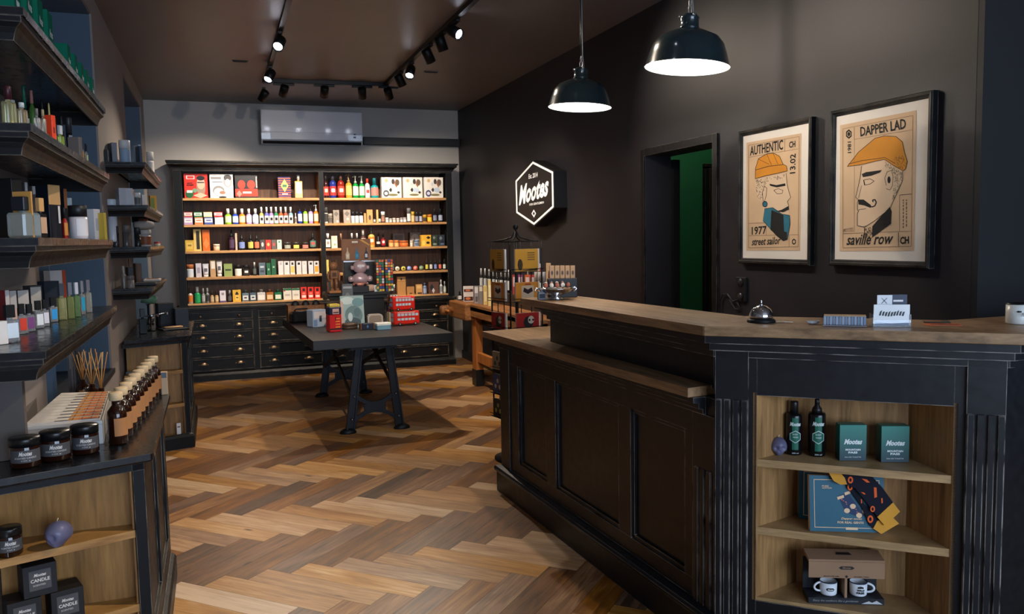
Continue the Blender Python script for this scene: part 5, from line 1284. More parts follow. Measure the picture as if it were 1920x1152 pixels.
def draw2(pl, ln, tx):
 ln([(668, 278), (1066, 202), (1056, 946), (668, 955), (668, 278)], 2, THIN)
 ln([(733, 268), (733, 340)], 2, THIN); ln([(733, 338), (1062, 284)], 2, THIN); ln([(733, 268), (733, 868)], 1.4, THIN)
 tx('DAPPER LAD', (768, 322), (1027, 276), (766, 268), bold=0.02)
 pl(hexpts((702, 308), 27, 0.68), INK); pl(hexpts((702, 308), 17, 0.68), PAP, 0.0012); pl(hexpts((702, 308), 13, 0.68), INK, 0.0016)
 tx('1981', (716, 415), (716, 350), (695, 416), bold=0.02)
 head = [(775, 490), (765, 560), (745, 650), (740, 668), (756, 680), (750, 700), (750, 738), (758, 745), (750, 760), (750, 828), (790, 838), (850, 800), (905, 755), (945, 700), (975, 640), (1006, 570), (1006, 516), (960, 492), (900, 455), (860, 465)]
 pl(head, FACE, 0.0006); ln(head[:13], 3)
 hair = [(905, 460), (960, 495), (1005, 518), (1005, 565), (978, 632), (948, 690), (948, 660), (960, 600), (958, 530), (940, 505), (910, 500)]
 stipple(ln, hair, 150); ln([(1006, 520), (1008, 570), (978, 640), (948, 700), (938, 726)], 2.5)
 cap = [(693, 492), (755, 412), (850, 332), (905, 318), (970, 322), (1006, 352), (1020, 420), (1035, 465), (1024, 508), (1008, 516), (962, 490), (905, 452), (862, 460), (760, 484)]
 pl(cap, CAPO, 0.0010); ln(cap+[cap[0]], 3); ln([(700, 478), (780, 458), (862, 448), (905, 440), (965, 475)], 3)
 stipple(ln, [(960, 440), (1020, 420), (1034, 465), (1022, 506), (985, 500)], 60)
 pl([(775, 535), (800, 524), (890, 512), (878, 527), (830, 545), (782, 553)], INK, 0.0014)
 ln([(785, 570), (822, 562), (846, 575), (822, 592), (792, 598), (785, 570)], 3); ln([(786, 568), (792, 598)], 6)
 ln([(756, 672), (765, 640), (775, 600)], 2)
 pl([(755, 680), (786, 680), (812, 700), (828, 712), (826, 728), (790, 714), (757, 708)], INK, 0.0014)
 ln([(815, 714), (832, 722), (850, 716), (858, 696), (850, 680), (836, 684), (840, 694)], 7)
 ln([(757, 738), (800, 732)], 3); ln([(750, 828), (775, 836), (800, 830)], 2)
 ln([(915, 600), (905, 560), (920, 522), (945, 514), (953, 550), (950, 600), (935, 626), (914, 618)], 2.5); pl(ell((930, 568), 9, 20), INK, 0.0014)
 pl([(935, 722), (946, 748), (942, 818), (835, 896), (835, 832), (885, 775)], INK, 0.0014)
 stipple(ln, [(790, 842), (835, 828), (835, 896), (790, 896)], 60, 2); ln([(790, 840), (790, 900)], 3)
 ln([(668, 874), (1056, 860)], 2, THIN); ln([(984, 866), (984, 946)], 2.5, INK)
 tx('saville row', (688, 940), (955, 934), (688, 878), shear=0.35, bold=0.015)
 tx('CH', (993, 935), (1043, 931), (993, 893), bold=0.03)
 ln([(990, 655), (1060, 648)], 3); ln([(990, 655), (990, 862)], 2, THIN)
 for x in (1012, 1030): 
  y = 680
  while y < 835: h = rs.uniform(8, 20); ln([(x, y), (x-1, y+h)], 5, mat((88, 76, 66), 0.8, noise=0)); y += h+6
 tx('MOOTES', (672, 866), (726, 860), (672, 846), m=THIN)
def draw1(pl, ln, tx):
 ln([(132, 372), (420, 322), (414, 948), (132, 955), (132, 372)], 2, THIN); ln([(132, 440), (414, 392)], 2, THIN); ln([(338, 336), (338, 408)], 2, THIN)
 tx('AUTHENTIC', (140, 432), (328, 396), (140, 378), bold=0.02)
 tx('CH', (362, 388), (398, 381), (362, 352), bold=0.03)
 tx('13.02', (398, 530), (400, 418), (366, 534), bold=0.02)
 head = [(345, 530), (352, 600), (362, 640), (372, 668), (352, 690), (360, 715), (358, 740), (365, 770), (300, 800), (215, 780), (215, 690), (190, 680), (172, 620), (172, 562)]
 pl(head, FACE, 0.0006); ln(head[:7], 2.5)
 stipple(ln, [(174, 566), (340, 532), (342, 552), (230, 580), (216, 640), (216, 700), (190, 680), (172, 620)], 110)
 cap = [(170, 562), (171, 505), (188, 448), (235, 420), (270, 414), (308, 434), (328, 480), (348, 490), (352, 518), (300, 530), (230, 545)]
 pl(cap, CAPO, 0.0010); ln(cap+[cap[0]], 3); ln([(173, 512), (250, 490), (328, 482)], 3); ln([(188, 450), (250, 480)], 2); ln([(236, 421), (262, 484)], 2); ln([(270, 415), (300, 480)], 2)
 pl([(250, 590), (290, 598), (340, 588), (342, 602), (292, 611), (255, 602)], INK, 0.0014)
 ln([(275, 628), (300, 618), (328, 628), (322, 646), (295, 648), (275, 628)], 2.5)
 ln([(215, 690), (210, 640), (222, 605), (236, 615), (232, 660), (222, 690)], 2.5)
 pl(ell((225, 706), 15, 18), INK, 0.0012); pl(ell((225, 706), 11, 13), TEAL, 0.0016)
 beard = [(224, 732), (270, 726), (320, 762), (365, 770), (368, 822), (352, 908), (330, 916), (292, 886), (215, 802)]
 pl(beard, TEAL, 0.0012); pl([(262, 740), (330, 768), (334, 862), (350, 866), (350, 910), (326, 912), (256, 852)], INK, 0.0016); ln(beard+[beard[0]], 3)
 pl([(285, 748), (320, 738), (360, 716), (362, 736), (330, 752)], INK, 0.0018)
 ln([(132, 816), (232, 812), (232, 884)], 2, THIN); ln([(132, 886), (414, 880)], 2, THIN); ln([(362, 884), (362, 948)], 2, THIN)
 tx('1977', (150, 882), (234, 876), (150, 836), bold=0.02); tx('street sailor', (150, 942), (314, 934), (150, 900), shear=0.3, bold=0.015)
 pl(hexpts((390, 920), 18, 0.7), INK); pl(hexpts((390, 920), 10, 0.7), PAP, 0.0012)
poster('smaller looking framed poster of a bearded man in an orange cap, AUTHENTIC', ((1383, 248), (1522, 217), (1515, 498), (1383, 494)), (XR, 3.87, 1.71), None, ((120, 357), (432, 303), (425, 970), (120, 970)), draw1)
poster('larger looking framed poster of a man in flat cap, DAPPER LAD', ((1555, 211), (1748, 166), (1740, 504), (1553, 498)), (XR, 3.1, 1.71), None, ((652, 258), (1086, 172), (1072, 972), (650, 974)), draw2)

# ================================================================== GENERIC PLACEMENT ON TOPS AND WALL SHELVES
def put(kind, P, w, h, name, label, cat, args=(), opts=None, rz=0.0, group=None):
 t = thing(name, label, cat, (P[0], P[1], P[2]+0.0008), rz, group); o = dict(opts or {})
 if kind == 'carton': carton(t, w, o.pop('dep', w*0.6), h, *args, **o)
 elif kind == 'bottle': bottle(t, w, h, *args, **o)
 elif kind == 'perf': bottle(t, w, h, *args, style='sq', d=o.pop('dep', w*0.55), **o)
 elif kind == 'jar': bottle(t, w, h, *args, capk='jar', **o)
 elif kind == 'tube': tube_p(t, w, h, *args)
 return t
def on_top(x0, x1, yt, yb, z):
 """base centre, width and height of an upright thing standing at image base yb on height z"""
 P = pZ((x0+x1)/2, yb, z); w = (x1-x0)/FPX*depth_of(P); P = P+FW.cross(Vector((0, 0, 1))).cross(Vector((0, 0, 1)))*0
 fw = Vector((FW.x, FW.y, 0)).normalized(); P = P+fw*w*0.4
 return (P.x, P.y, z), w, height_to(P, yt)-z
def on_shelf(x0, x1, yt, X, z, yb=None):
 P = pX((x0+x1)/2, yt, X); P = Vector((X, min(max(P.y, 2.36), 3.85) if P.y < 5 else min(max(P.y, 6.17), 7.80), z)); d = depth_of(P); w = (x1-x0)/FPX*d
 return (P.x, P.y, z), w, max(0.02, height_to(P, yt)-z)
R90 = PI/2

# near shelves, left wall --------------------------------------------------
G = 'bottles and boxes on the near wall shelves'
GREEN = mat((22, 100, 76), 0.85, spec=0.04)
def gbox(Y, X, w, h, z, label, dep=0.055):
 t = thing('perfume_box', label, 'box', (X, Y, z+0.0008), R90, G)
 carton(t, w, dep, h, GREEN, [(0.2, 0.8, 0.50, 0.66, (226, 226, 220), 's:Mootes'), (0.28, 0.72, 0.3, 0.4, (210, 216, 210))])
z = AZ[0]
ys = [2.50, 2.66, 2.82, 2.98]
for k, Y in enumerate(ys): gbox(Y, -0.475, 0.085, 0.155, z, '%s of the four large green boxes on the top near shelf' % ('nearest', 'second', 'third', 'farthest')[k])
put('carton', (-0.52, 3.10, z), 0.05, 0.215, 'perfume_box', 'tall cream box standing between the green boxes, top near shelf', 'box', ((206, 190, 160), [(0.1, 0.9, 0.1, 0.5, (170, 186, 130))]), dict(dep=0.06), R90, G)
for k, px in enumerate((134, 146, 157, 166, 175)):
 Y = pX(px, 150, -0.44).y; gbox(Y, -0.47, 0.066, 0.125, z, '%s of the five small green boxes on the top near shelf' % ORD[k])
z = AZ[1]
cg = lambda q: q/5.76
L2 = [('perf', 0, 27, 162, -0.46, 'large square clear bottle of pale yellow scent', ((200, 196, 150), (60, 20, 30), None), dict(capk='cap')),
      ('perf', 29, 50, 193, -0.44, 'squat square bottle of amber scent', ((196, 176, 140), (196, 196, 190), None), dict(capk='short')),
      ('bottle', 37, 50, 161, -0.55, 'dark bottle with green cap', ((24, 26, 30), (20, 90, 70), (180, 176, 176)), {}),
      ('bottle', 52, 64, 170, -0.55, 'green bottle with red and white cap', ((70, 106, 46), (180, 120, 110), None), dict(capk='short')),
      ('bottle', 74, 82, 187, -0.56, 'thin black bottle', (K_, K_, None), {}),
      ('perf', 62, 74, 204, -0.46, 'small clear bottle with grey cap', ((190, 186, 180), (120, 112, 104), None), dict(capk='short')),
      ('perf', 74, 85, 206, -0.45, 'clear bottle with gold cap', ((180, 172, 150), (170, 150, 110), None), dict(capk='short')),
      ('bottle', 86, 96, 194, -0.50, 'gold topped perfume atomizer', ((140, 120, 70), (214, 190, 120), None), dict(capk='dropper')),
      ('perf', 14, 30, 188, -0.57, 'back row bottle of honey scent with silver cap', ((206, 170, 96), (180, 180, 180), None), dict(capk='box')),
      ('perf', 98, 106, 222, -0.52, 'back row slim clear bottle with black cap', ((196, 196, 190), K_, None), dict(capk='box')),
      ('bottle', 110, 120, 214, -0.56, 'back row dark round bottle', ((40, 34, 34), (70, 66, 66), None), {}),
      ('perf', 138, 150, 246, -0.56, 'back row blue grey bottle', ((90, 104, 120), K_, None), dict(capk='box')),
      ('carton', 84, 97, 217, -0.44, 'bright orange red box', ((226, 66, 32), [(0.3, 0.7, 0.4, 0.6, (120, 40, 30))]), dict(dep=0.03)),
      ('perf', 105, 119, 236, -0.44, 'lime green perfume bottle', ((190, 206, 90), (200, 200, 196), None), dict(capk='box')),
      ('bottle', 122, 133, 221, -0.47, 'tall black cylinder bottle', (K_, (40, 40, 42), (150, 150, 150)), dict(capk='jar')),
      ('carton', 134, 146, 258, -0.44, 'taupe grey box', ((116, 104, 98), []), dict(dep=0.04)),
      ('perf', 147, 156, 262, -0.44, 'bottle with orange label and black cap', ((220, 210, 190), K_, (230, 150, 50)), dict(capk='box')),
      ('perf', 157, 164, 270, -0.44, 'bottle with pale yellow label', ((206, 206, 190), K_, (222, 216, 150)), dict(capk='box'))]
for k, (kd, a, b, yt, X, ds, ar, op) in enumerate(L2):
 P, w, h = on_shelf(a, b, yt, X, z); h = min(h, 0.23)
 if kd == 'perf': ar = (glassy(ar[0]),)+tuple(ar[1:])
 put(kd, P, w*0.97, h, 'perfume_bottle' if kd != 'carton' else 'product_box', ds+', second highest near shelf', 'bottle' if kd != 'carton' else 'box', ar, op, R90*0.75, G)
z = AZ[2]
cz3 = lambda q: q/7.2
L3 = [('carton', 0, 4, 360, -0.44, 'gold patterned box at the picture edge', ((196, 140, 70), []), dict(dep=0.05)),
      ('perf', 5, 60, 370, -0.44, 'wide clear blue glass bottle with dark cap', ((150, 186, 196), (24, 28, 36), None), dict(capk='box', dep=0.05)),
      ('carton', 0, 32, 336, -0.56, 'black box at the back', ((26, 26, 28), []), dict(dep=0.05)),
      ('carton', 33, 42, 343, -0.57, 'tall dark grey box with silver top', ((62, 54, 54), [(0.1, 0.9, 0.85, 1, (190, 186, 184))]), dict(dep=0.04)),
      ('carton', 47, 58, 350, -0.57, 'dark grey box with pale top', ((62, 54, 54), [(0.1, 0.9, 0.85, 1, (170, 166, 164))]), dict(dep=0.04)),
      ('perf', 61, 86, 372, -0.44, 'black bottle with light wooden block cap', ((30, 28, 28), (196, 148, 92), (186, 150, 120)), dict(capk='box')),
      ('carton', 66, 104, 348, -0.53, 'tall black bottle box with big wooden cap', ((22, 24, 34), [(0.0, 1.0, 0.64, 1.0, (206, 160, 104)), (0.74, 0.92, 0.3, 0.62, (226, 222, 220))]), dict(dep=0.06)),
      ('carton', 105, 115, 355, -0.53, 'black box with reddish wooden cap', ((22, 22, 30), [(0.0, 1.0, 0.62, 1.0, (150, 86, 46))]), dict(dep=0.05)),
      ('bottle', 114, 125, 390, -0.47, 'red and orange bottle', ((150, 30, 20), K_, (206, 130, 50)), {}),
      ('jar', 126, 163, 386, -0.445, 'white drum jar with black lid', ((206, 198, 200), K_, (224, 218, 216)), {}),
      ('bottle', 135, 156, 372, -0.56, 'bottle with pale glass cap', ((60, 56, 60), (176, 196, 200), None), dict(capk='jar')),
      ('carton', 162, 184, 393, -0.47, 'white box', ((226, 218, 214), [(0.2, 0.8, 0.3, 0.7, (190, 184, 190))]), dict(dep=0.05)),
      ('bottle', 169, 189, 374, -0.63, 'bottle with frosted cap', ((196, 200, 206), (206, 212, 218), None), dict(capk='jar')),
      ('carton', 184, 192, 400, -0.44, 'slim yellow box', ((214, 176, 66), []), dict(dep=0.05)),
      ('perf', 193, 198, 403, -0.45, 'dark bottle with yellow label', ((60, 36, 30), (40, 30, 30), (214, 206, 130)), {})]
for k, (kd, a, b, yt, X, ds, ar, op) in enumerate(L3):
 P, w, h = on_shelf(a, b, yt, X, z)
 if k == 1: ar = (glassy((190, 214, 222)),)+tuple(ar[1:])
 put(kd, P, w*0.86, h, 'perfume_bottle' if kd not in ('carton',) else 'product_box', ds+', third highest near shelf', 'bottle' if kd != 'carton' else 'box', ar, op, R90*0.7, G)
z = AZ[3]
bl_, wt_ = (24, 26, 28), (226, 228, 230)
L4 = [('carton', 0, 20, 602, 645, 'white box at the front left edge', ((222, 216, 210), []), dict(dep=0.06)),
      ('perf', 22, 52, 572, 642, 'clear bottle with pale blue label and black cap', ((196, 206, 212), bl_, (206, 220, 230)), dict(capk='box')),
      ('perf', 47, 66, 570, 626, 'clear bottle with red label', ((206, 206, 206), bl_, (216, 66, 50)), dict(capk='box')),
      ('perf', 62, 80, 570, 622, 'clear bottle with purple label', ((200, 200, 206), bl_, (124, 70, 124)), dict(capk='box')),
      ('perf', 78, 96, 564, 616, 'clear bottle with white label', ((206, 206, 206), bl_, wt_), dict(capk='box')),
      ('perf', 92, 106, 562, 612, 'second clear bottle with white label', ((206, 206, 206), bl_, (216, 214, 222)), dict(capk='box')),
      ('perf', 105, 121, 558, 604, 'clear bottle with sky blue label', ((206, 206, 206), bl_, (50, 150, 214)), dict(capk='box')),
      ('perf', 121, 138, 532, 600, 'tall bottle of greenish scent with chrome cap', ((206, 206, 150), (60, 66, 76), None), dict(capk='box')),
      ('perf', 138, 152, 530, 598, 'tall bottle of pale olive scent', ((176, 186, 120), (100, 106, 116), None), dict(capk='box')),
      ('perf', 151, 163, 530, 594, 'tall bottle of green edged scent', ((150, 186, 130), (190, 190, 196), None), dict(capk='box')),
      ('perf', 162, 172, 527, 590, 'bottle with turquoise and purple band', ((206, 206, 200), (120, 120, 126), (36, 150, 180)), dict(capk='box')),
      ('perf', 171, 184, 525, 586, 'last tall clear bottle by the shelf end', ((216, 214, 200), (110, 110, 116), None), dict(capk='box'))]
for k, (kd, a, b, yt, yb, ds, ar, op) in enumerate(L4):
 P = pZ((a+b)/2, yb, z); w = (b-a)/FPX*depth_of(P); h = height_to(P, yt)-z
 if kd == 'perf': ar = (glassy(ar[0]),)+tuple(ar[1:])
 put(kd, (min(P.x-0.02, -0.435), max(P.y, 2.36), z), w*0.92, h, 'perfume_bottle' if kd != 'carton' else 'product_box', ds+', lowest near shelf', 'bottle' if kd != 'carton' else 'box', ar, op, R90*0.5, G)
for k, (a, b, yt, X, ds, c, dc) in enumerate(((0, 8, 545, -0.56, 'clear topped box with red side', (130, 40, 44), [(0, 1, 0.62, 1, (180, 172, 166))]), (9, 22, 546, -0.57, 'box with clear top and pale side', (196, 160, 140), [(0, 1, 0.6, 1, (170, 162, 156))]),
  (24, 46, 545, -0.58, 'box with clear frosted top', (70, 66, 66), [(0, 1, 0.4, 1, (176, 168, 160))]), (48, 72, 536, -0.59, 'grey box with frosted window', (60, 58, 58), [(0, 0.9, 0.3, 0.96, (170, 162, 152))]), (74, 106, 528, -0.60, 'large dark blue grey box', (36, 46, 58), []),
  (145, 178, 508, -0.62, 'grey white box with red side', (196, 188, 184), [(0.76, 1, 0.0, 1.0, (176, 70, 40))]))):
 P, w, h = on_shelf(a, b, yt, X, z)
 put('carton', P, w*0.95, h, 'product_box', ds+', at the back of the lowest near shelf', 'box', (c, dc), dict(dep=0.04), R90*0.5, G)

# far shelves, left wall ---------------------------------------------------
G = 'goods on the far wall shelves'
zF = lambda x, y: (190+x/6.777, 250+y/6.777)
zH = lambda x, y: (190+x/4.432, 400+y/4.432)
def far(conv, items, k):
 for (kd, a, b, yt, X, ds, ar, op) in items:
  p0 = conv(a, yt); p1 = conv(b, yt); P, w, h = on_shelf(p0[0], p1[0], p0[1], X, BZ[k])
  nm = {'carton': 'product_box', 'jar': 'cream_jar', 'bottle': 'toiletry_bottle', 'perf': 'toiletry_bottle'}[kd]; ct = {'carton': 'box', 'jar': 'jar', 'bottle': 'bottle', 'perf': 'bottle'}[kd]
  o = dict(op); nm = o.pop('name', nm); ct = o.pop('cat', ct); up = o.pop('up', 0.0)
  if up: h -= up; P = (P[0], P[1], P[2]+up)
  put(kd, P, w*0.8, h, nm, '%s, %s far shelf' % (ds, names[k]), ct, ar, o, o.get('rz', 0.0) if False else 0.35, G)
far(zF, [('carton', 92, 170, 130, -0.625, 'speckled pale grey box', ((126, 128, 134), []), dict(dep=0.12)),
         ('jar', 205, 372, 92, -0.545, 'large white lidded tub', ((176, 180, 186), (216, 212, 208), (150, 170, 190)), {}),
         ('carton', 385, 420, 170, -0.445, 'dark blue upright book', ((40, 60, 84), []), dict(dep=0.09, name='book', cat='book')),
         ('carton', 425, 480, 155, -0.46, 'pale blue upright book', ((186, 200, 214), [(0, 0.3, 0, 1, (70, 100, 120))]), dict(dep=0.09, name='book', cat='book')),
         ('carton', 488, 530, 200, -0.45, 'tan leaning book', ((170, 136, 104), []), dict(dep=0.09, name='book', cat='book')),
         ('jar', 560, 668, 240, -0.46, 'white mug with red and green stripe', ((216, 212, 206), (206, 202, 196), (200, 196, 190)), dict(name='mug', cat='mug'))], 0)
far(zF, [('carton', 92, 300, 705, -0.55, 'wide pale grey box', ((176, 178, 182), [(0.02, 0.5, 0.04, 0.96, (166, 168, 174))]), dict(dep=0.10)),
         ('jar', 80, 225, 805, -0.45, 'low stack of glass dishes', ((120, 112, 106), (130, 120, 112), (70, 62, 58)), {}),
         ('jar', 310, 372, 720, -0.50, 'cream white jar', ((214, 206, 198), (196, 150, 110), None), {}),
         ('jar', 405, 500, 760, -0.47, 'silver tin with light top', ((150, 146, 144), (206, 202, 198), (90, 88, 88)), {}),
         ('carton', 505, 562, 785, -0.45, 'cream pink box', ((216, 204, 196), []), {}),
         ('carton', 600, 700, 795, -0.47, 'yellow framed green box', ((190, 140, 40), [(0.12, 0.66, 0.05, 0.86, (112, 130, 60))]), {})], 1)
far(zH, [('bottle', 62, 128, 108, -0.615, 'dark grey cylinder', ((52, 50, 50), (58, 56, 56), None), dict(capk='jar')),
         ('bottle', 132, 205, 100, -0.55, 'mid grey cylinder', ((84, 80, 78), (88, 84, 82), None), dict(capk='jar')),
         ('bottle', 228, 292, 120, -0.48, 'black cylinder', ((34, 33, 34), (36, 36, 38), None), dict(capk='jar')),
         ('carton', 302, 352, 45, -0.56, 'tall dark brown box', ((92, 48, 28), []), {}),
         ('carton', 356, 426, 48, -0.55, 'tall orange brown box', ((150, 72, 34), [(0.85, 1, 0, 1, (196, 110, 60))]), {}),
         ('jar', 296, 420, 140, -0.47, 'white and amber jar', ((196, 190, 184), (176, 168, 158), (130, 70, 40)), {}),
         ('jar', 436, 498, 240, -0.455, 'cream pot with red top', ((206, 180, 150), (190, 40, 34), (226, 206, 180)), {})], 2)
t = thing('grey_towel', 'grey rolled cloth resting on the jar, third highest far shelf', 'cloth', (-0.47, 6.75, BZ[2]+0.145), 0.3, G)
far(zH, [('bottle', 116, 136, 480, -0.58, 'slim pale bottle', ((150, 144, 136), (160, 156, 150), None), {}),
         ('carton', 206, 256, 450, -0.56, 'tall dark box', ((40, 38, 38), []), dict(dep=0.07)),
         ('carton', 268, 326, 418, -0.55, 'tall brown box', ((104, 72, 50), [(0, 0.3, 0, 1, (84, 58, 40))]), dict(dep=0.07)),
         ('carton', 222, 248, 375, -0.60, 'narrow brown board', ((120, 78, 50), []), dict(dep=0.02)),
         ('jar', 140, 215, 520, -0.54, 'round grey stone pot', ((120, 110, 104), (100, 92, 88), None), {}),
         ('bottle', 152, 208, 440, -0.585, 'pale statuette', ((140, 130, 122), (160, 150, 142), None), dict(name='statuette', cat='statuette'))], 3)
m_ = MB(); D.objects.remove(t)
q0 = pX(*zH(355, 165), -0.47)
m_.lathe([(0.001, -0.07), (0.028, -0.066), (0.036, -0.03), (0.037, 0.03), (0.028, 0.066), (0.001, 0.07)], mat((150, 142, 134), 0.9, noise=0.2), 16, (0, 0, 0.032), 'X', sc=(0.85, 1))
o = m_.build('rolled_cloth', None, (-0.47, q0.y, height_to(Vector((-0.47, q0.y, 0)), 400+140/4.432)+0.004), 0.35); tag(o, 'grey rolled cloth resting on the white and amber jar', 'cloth', G)
for (a, b, yt, c, ds) in ((300, 440, 575, (40, 40, 42), 'flat black leather case'), (345, 530, 545, (206, 190, 176), 'flat cream card case on the shelf end')):
 p = pZ(*zH((a+b)/2, yt), BZ[3]+0.02); m_ = MB(); m_.box((0, 0, 0.01), (0.14 if c[0] < 99 else 0.12, 0.2, 0.018), C(c), bev=0.003)
 if c[0] > 99:
  for dy in (-0.06, 0.0, 0.06): m_.box((0.0, dy, 0.0195), (0.09, 0.035, 0.002), C((60, 56, 56) if dy else (176, 110, 80)))
 p.x = min(p.x, -0.47)
 tag(m_.build('flat_case', None, (p.x, p.y, BZ[3]+0.0015), 0), ds+', lowest far shelf', 'case', G)

# ================================================================== NEAR LEFT CABINET: TOP
def onp(px, py, z): p = pZ(px, py, z); return (p.x, p.y, z+0.0008)
amber = mat((44, 20, 10), 0.08, trans=0.25, coat=0.4, noise=0); blackglass = mat((20, 15, 13), 0.1, coat=0.4, noise=0)
def candle_jar(P, w, h, label, rz=0.0, group='black candle jars on the near cabinet'):
 t = thing('candle_jar', label, 'candle', P, rz, group); r = w/2
 m_ = MB(); m_.lathe([(0.001, 0), (r*0.9, 0), (r, h*0.05), (r, h*0.66), (r*0.96, h*0.70), (r*0.96, h*0.73)], amber, 32); lab(m_.build('glass_jar', t), 'dark amber glass')
 m_ = MB(); m_.lathe([(r*1.01, h*0.72), (r*1.02, h*0.97), (r*0.98, h), (0.001, h)], mat((20, 20, 21), 0.3), 32); m_.build('lid', t)
 m_ = MB(); rr = r+0.0006; n = 16; z0, z1 = h*0.2, h*0.62; vs = []
 for i in range(n+1):
  a = -PI/2+(i/n-0.5)*2.3; vs += [(rr*math.cos(a), rr*math.sin(a), z0), (rr*math.cos(a), rr*math.sin(a), z1)]
 m_.add(vs, [(2*i, 2*i+2, 2*i+3, 2*i+1) for i in range(n)], mat((72, 72, 74), 0.6), True)
 def curved(s, a0, a1, zz0, zz1, **k):
  vs, fs = glyphs(s, k.get('shear', 0), k.get('bold', 0)); rq = rr+0.0006
  out = []
  for x, y in vs:
   a = -PI/2+(a0+(a1-a0)*x); out.append((rq*math.cos(a), rq*math.sin(a), zz0+(zz1-zz0)*y))
  m_.add(out, fs, mat((214, 210, 204), 0.6, noise=0))
 curved('Mootes', -0.42, 0.42, z0+(z1-z0)*0.55, z0+(z1-z0)*0.9, shear=0.35, bold=0.03); curved('SCENTED CANDLE', -0.7, 0.7, z0+(z1-z0)*0.32, z0+(z1-z0)*0.46); curved('220 g', -0.3, 0.3, z0+(z1-z0)*0.12, z0+(z1-z0)*0.22)
 m_.build('label', t, fixn=False)
 return t
for (x0, x1, yt, yb, d_) in ((10, 63, 820, 884, 'nearest the picture edge'), (68, 120, 808, 871, 'middle one of the three in front of the carton'), (127, 175, 797, 858, 'rightmost of three, beside the amber bottles')):
 P, w, h = on_top(x0, x1, yt, yb-4, CZ); candle_jar((P[0], P[1], CZ+0.0008), w, h, 'black candle jar with grey label, '+d_, rz=0.2)
# open display tray with rows of long matches / incense
tr = [pZ(*p, CZ) for p in ((30, 828), (188, 822), (260, 728), (100, 735))]
zt_ = CZ+0.078
trt = [pZ(*p, zt_) for p in ((40, 803), (192, 790), (208, 735), (115, 738))]
t = thing('display_tray', 'white display carton filled with orange tipped match tubes on the near cabinet', 'display box', (trt[0].x, trt[0].y, CZ+0.0008), 0)
og = Vector((trt[0].x, trt[0].y, CZ))
q = [Vector((p.x-og.x, p.y-og.y)) for p in trt]
m_ = MB(); m_.prism([tuple(v) for v in q], 0, 0.068, mat((206, 200, 194), 0.6)); m_.build('tray', t)
m_ = MB()
cq = sum(q, Vector((0, 0)))/4
for i in range(4):
 a, b = q[i], q[(i+1) % 4]; a2, b2 = a+(cq-a)*0.03, b+(cq-b)*0.03
 m_.prism([tuple(a), tuple(b), tuple(b2), tuple(a2)], 0.066, 0.079, mat((216, 210, 204), 0.6))
m_.build('tray_rim', t)
NR = 10
for i in range(NR):
 f0 = 0.035+0.93*(i+0.08)/NR; f1 = 0.035+0.93*(i+0.92)/NR
 a0 = q[0]+(q[3]-q[0])*f0; b0 = q[1]+(q[2]-q[1])*f0; a1 = q[0]+(q[3]-q[0])*f1; b1 = q[1]+(q[2]-q[1])*f1
 def lerp(a, b, s): return a+(b-a)*s
 bx = thing('matchbox', 'long matchbox with orange flame print, %s row from the front in the white tray' % ORD[i], 'matchbox', (og.x, og.y, CZ+0.0698), group='matchboxes in the white tray')
 mb = MB(); mb.prism([tuple(lerp(a0, b0, 0.04)), tuple(lerp(a0, b0, 0.96)), tuple(lerp(a1, b1, 0.96)), tuple(lerp(a1, b1, 0.04))], 0.0, 0.014, mat((222, 214, 204), 0.6))
 zz = 0.0146
 def quad(s0, s1, g0, g1, m, dz=0):
  p0 = lerp(lerp(a0, a1, g0), lerp(b0, b1, g0), s0); p1 = lerp(lerp(a0, a1, g0), lerp(b0, b1, g0), s1); p2 = lerp(lerp(a0, a1, g1), lerp(b0, b1, g1), s1); p3 = lerp(lerp(a0, a1, g1), lerp(b0, b1, g1), s0)
  mb.poly3([(p.x, p.y, zz+dz) for p in (p0, p1, p2, p3)], m)
 quad(0.55, 0.94, 0.05, 0.95, mat((206, 134, 52), 0.6)); quad(0.68, 0.92, 0.1, 0.6, mat((196, 100, 50), 0.6), 0.0004); quad(0.38, 0.56, 0.02, 0.2, mat((40, 34, 34), 0.6), 0.0004)
 for s in (0.6, 0.72, 0.84): quad(s, s+0.012, 0.05, 0.95, mat((60, 40, 30), 0.6), 0.0006)
 quad(0.942, 0.958, 0.0, 0.7, mat((30, 28, 34), 0.6), 0.0004)
 mb.build('matchbox_sleeve', bx)
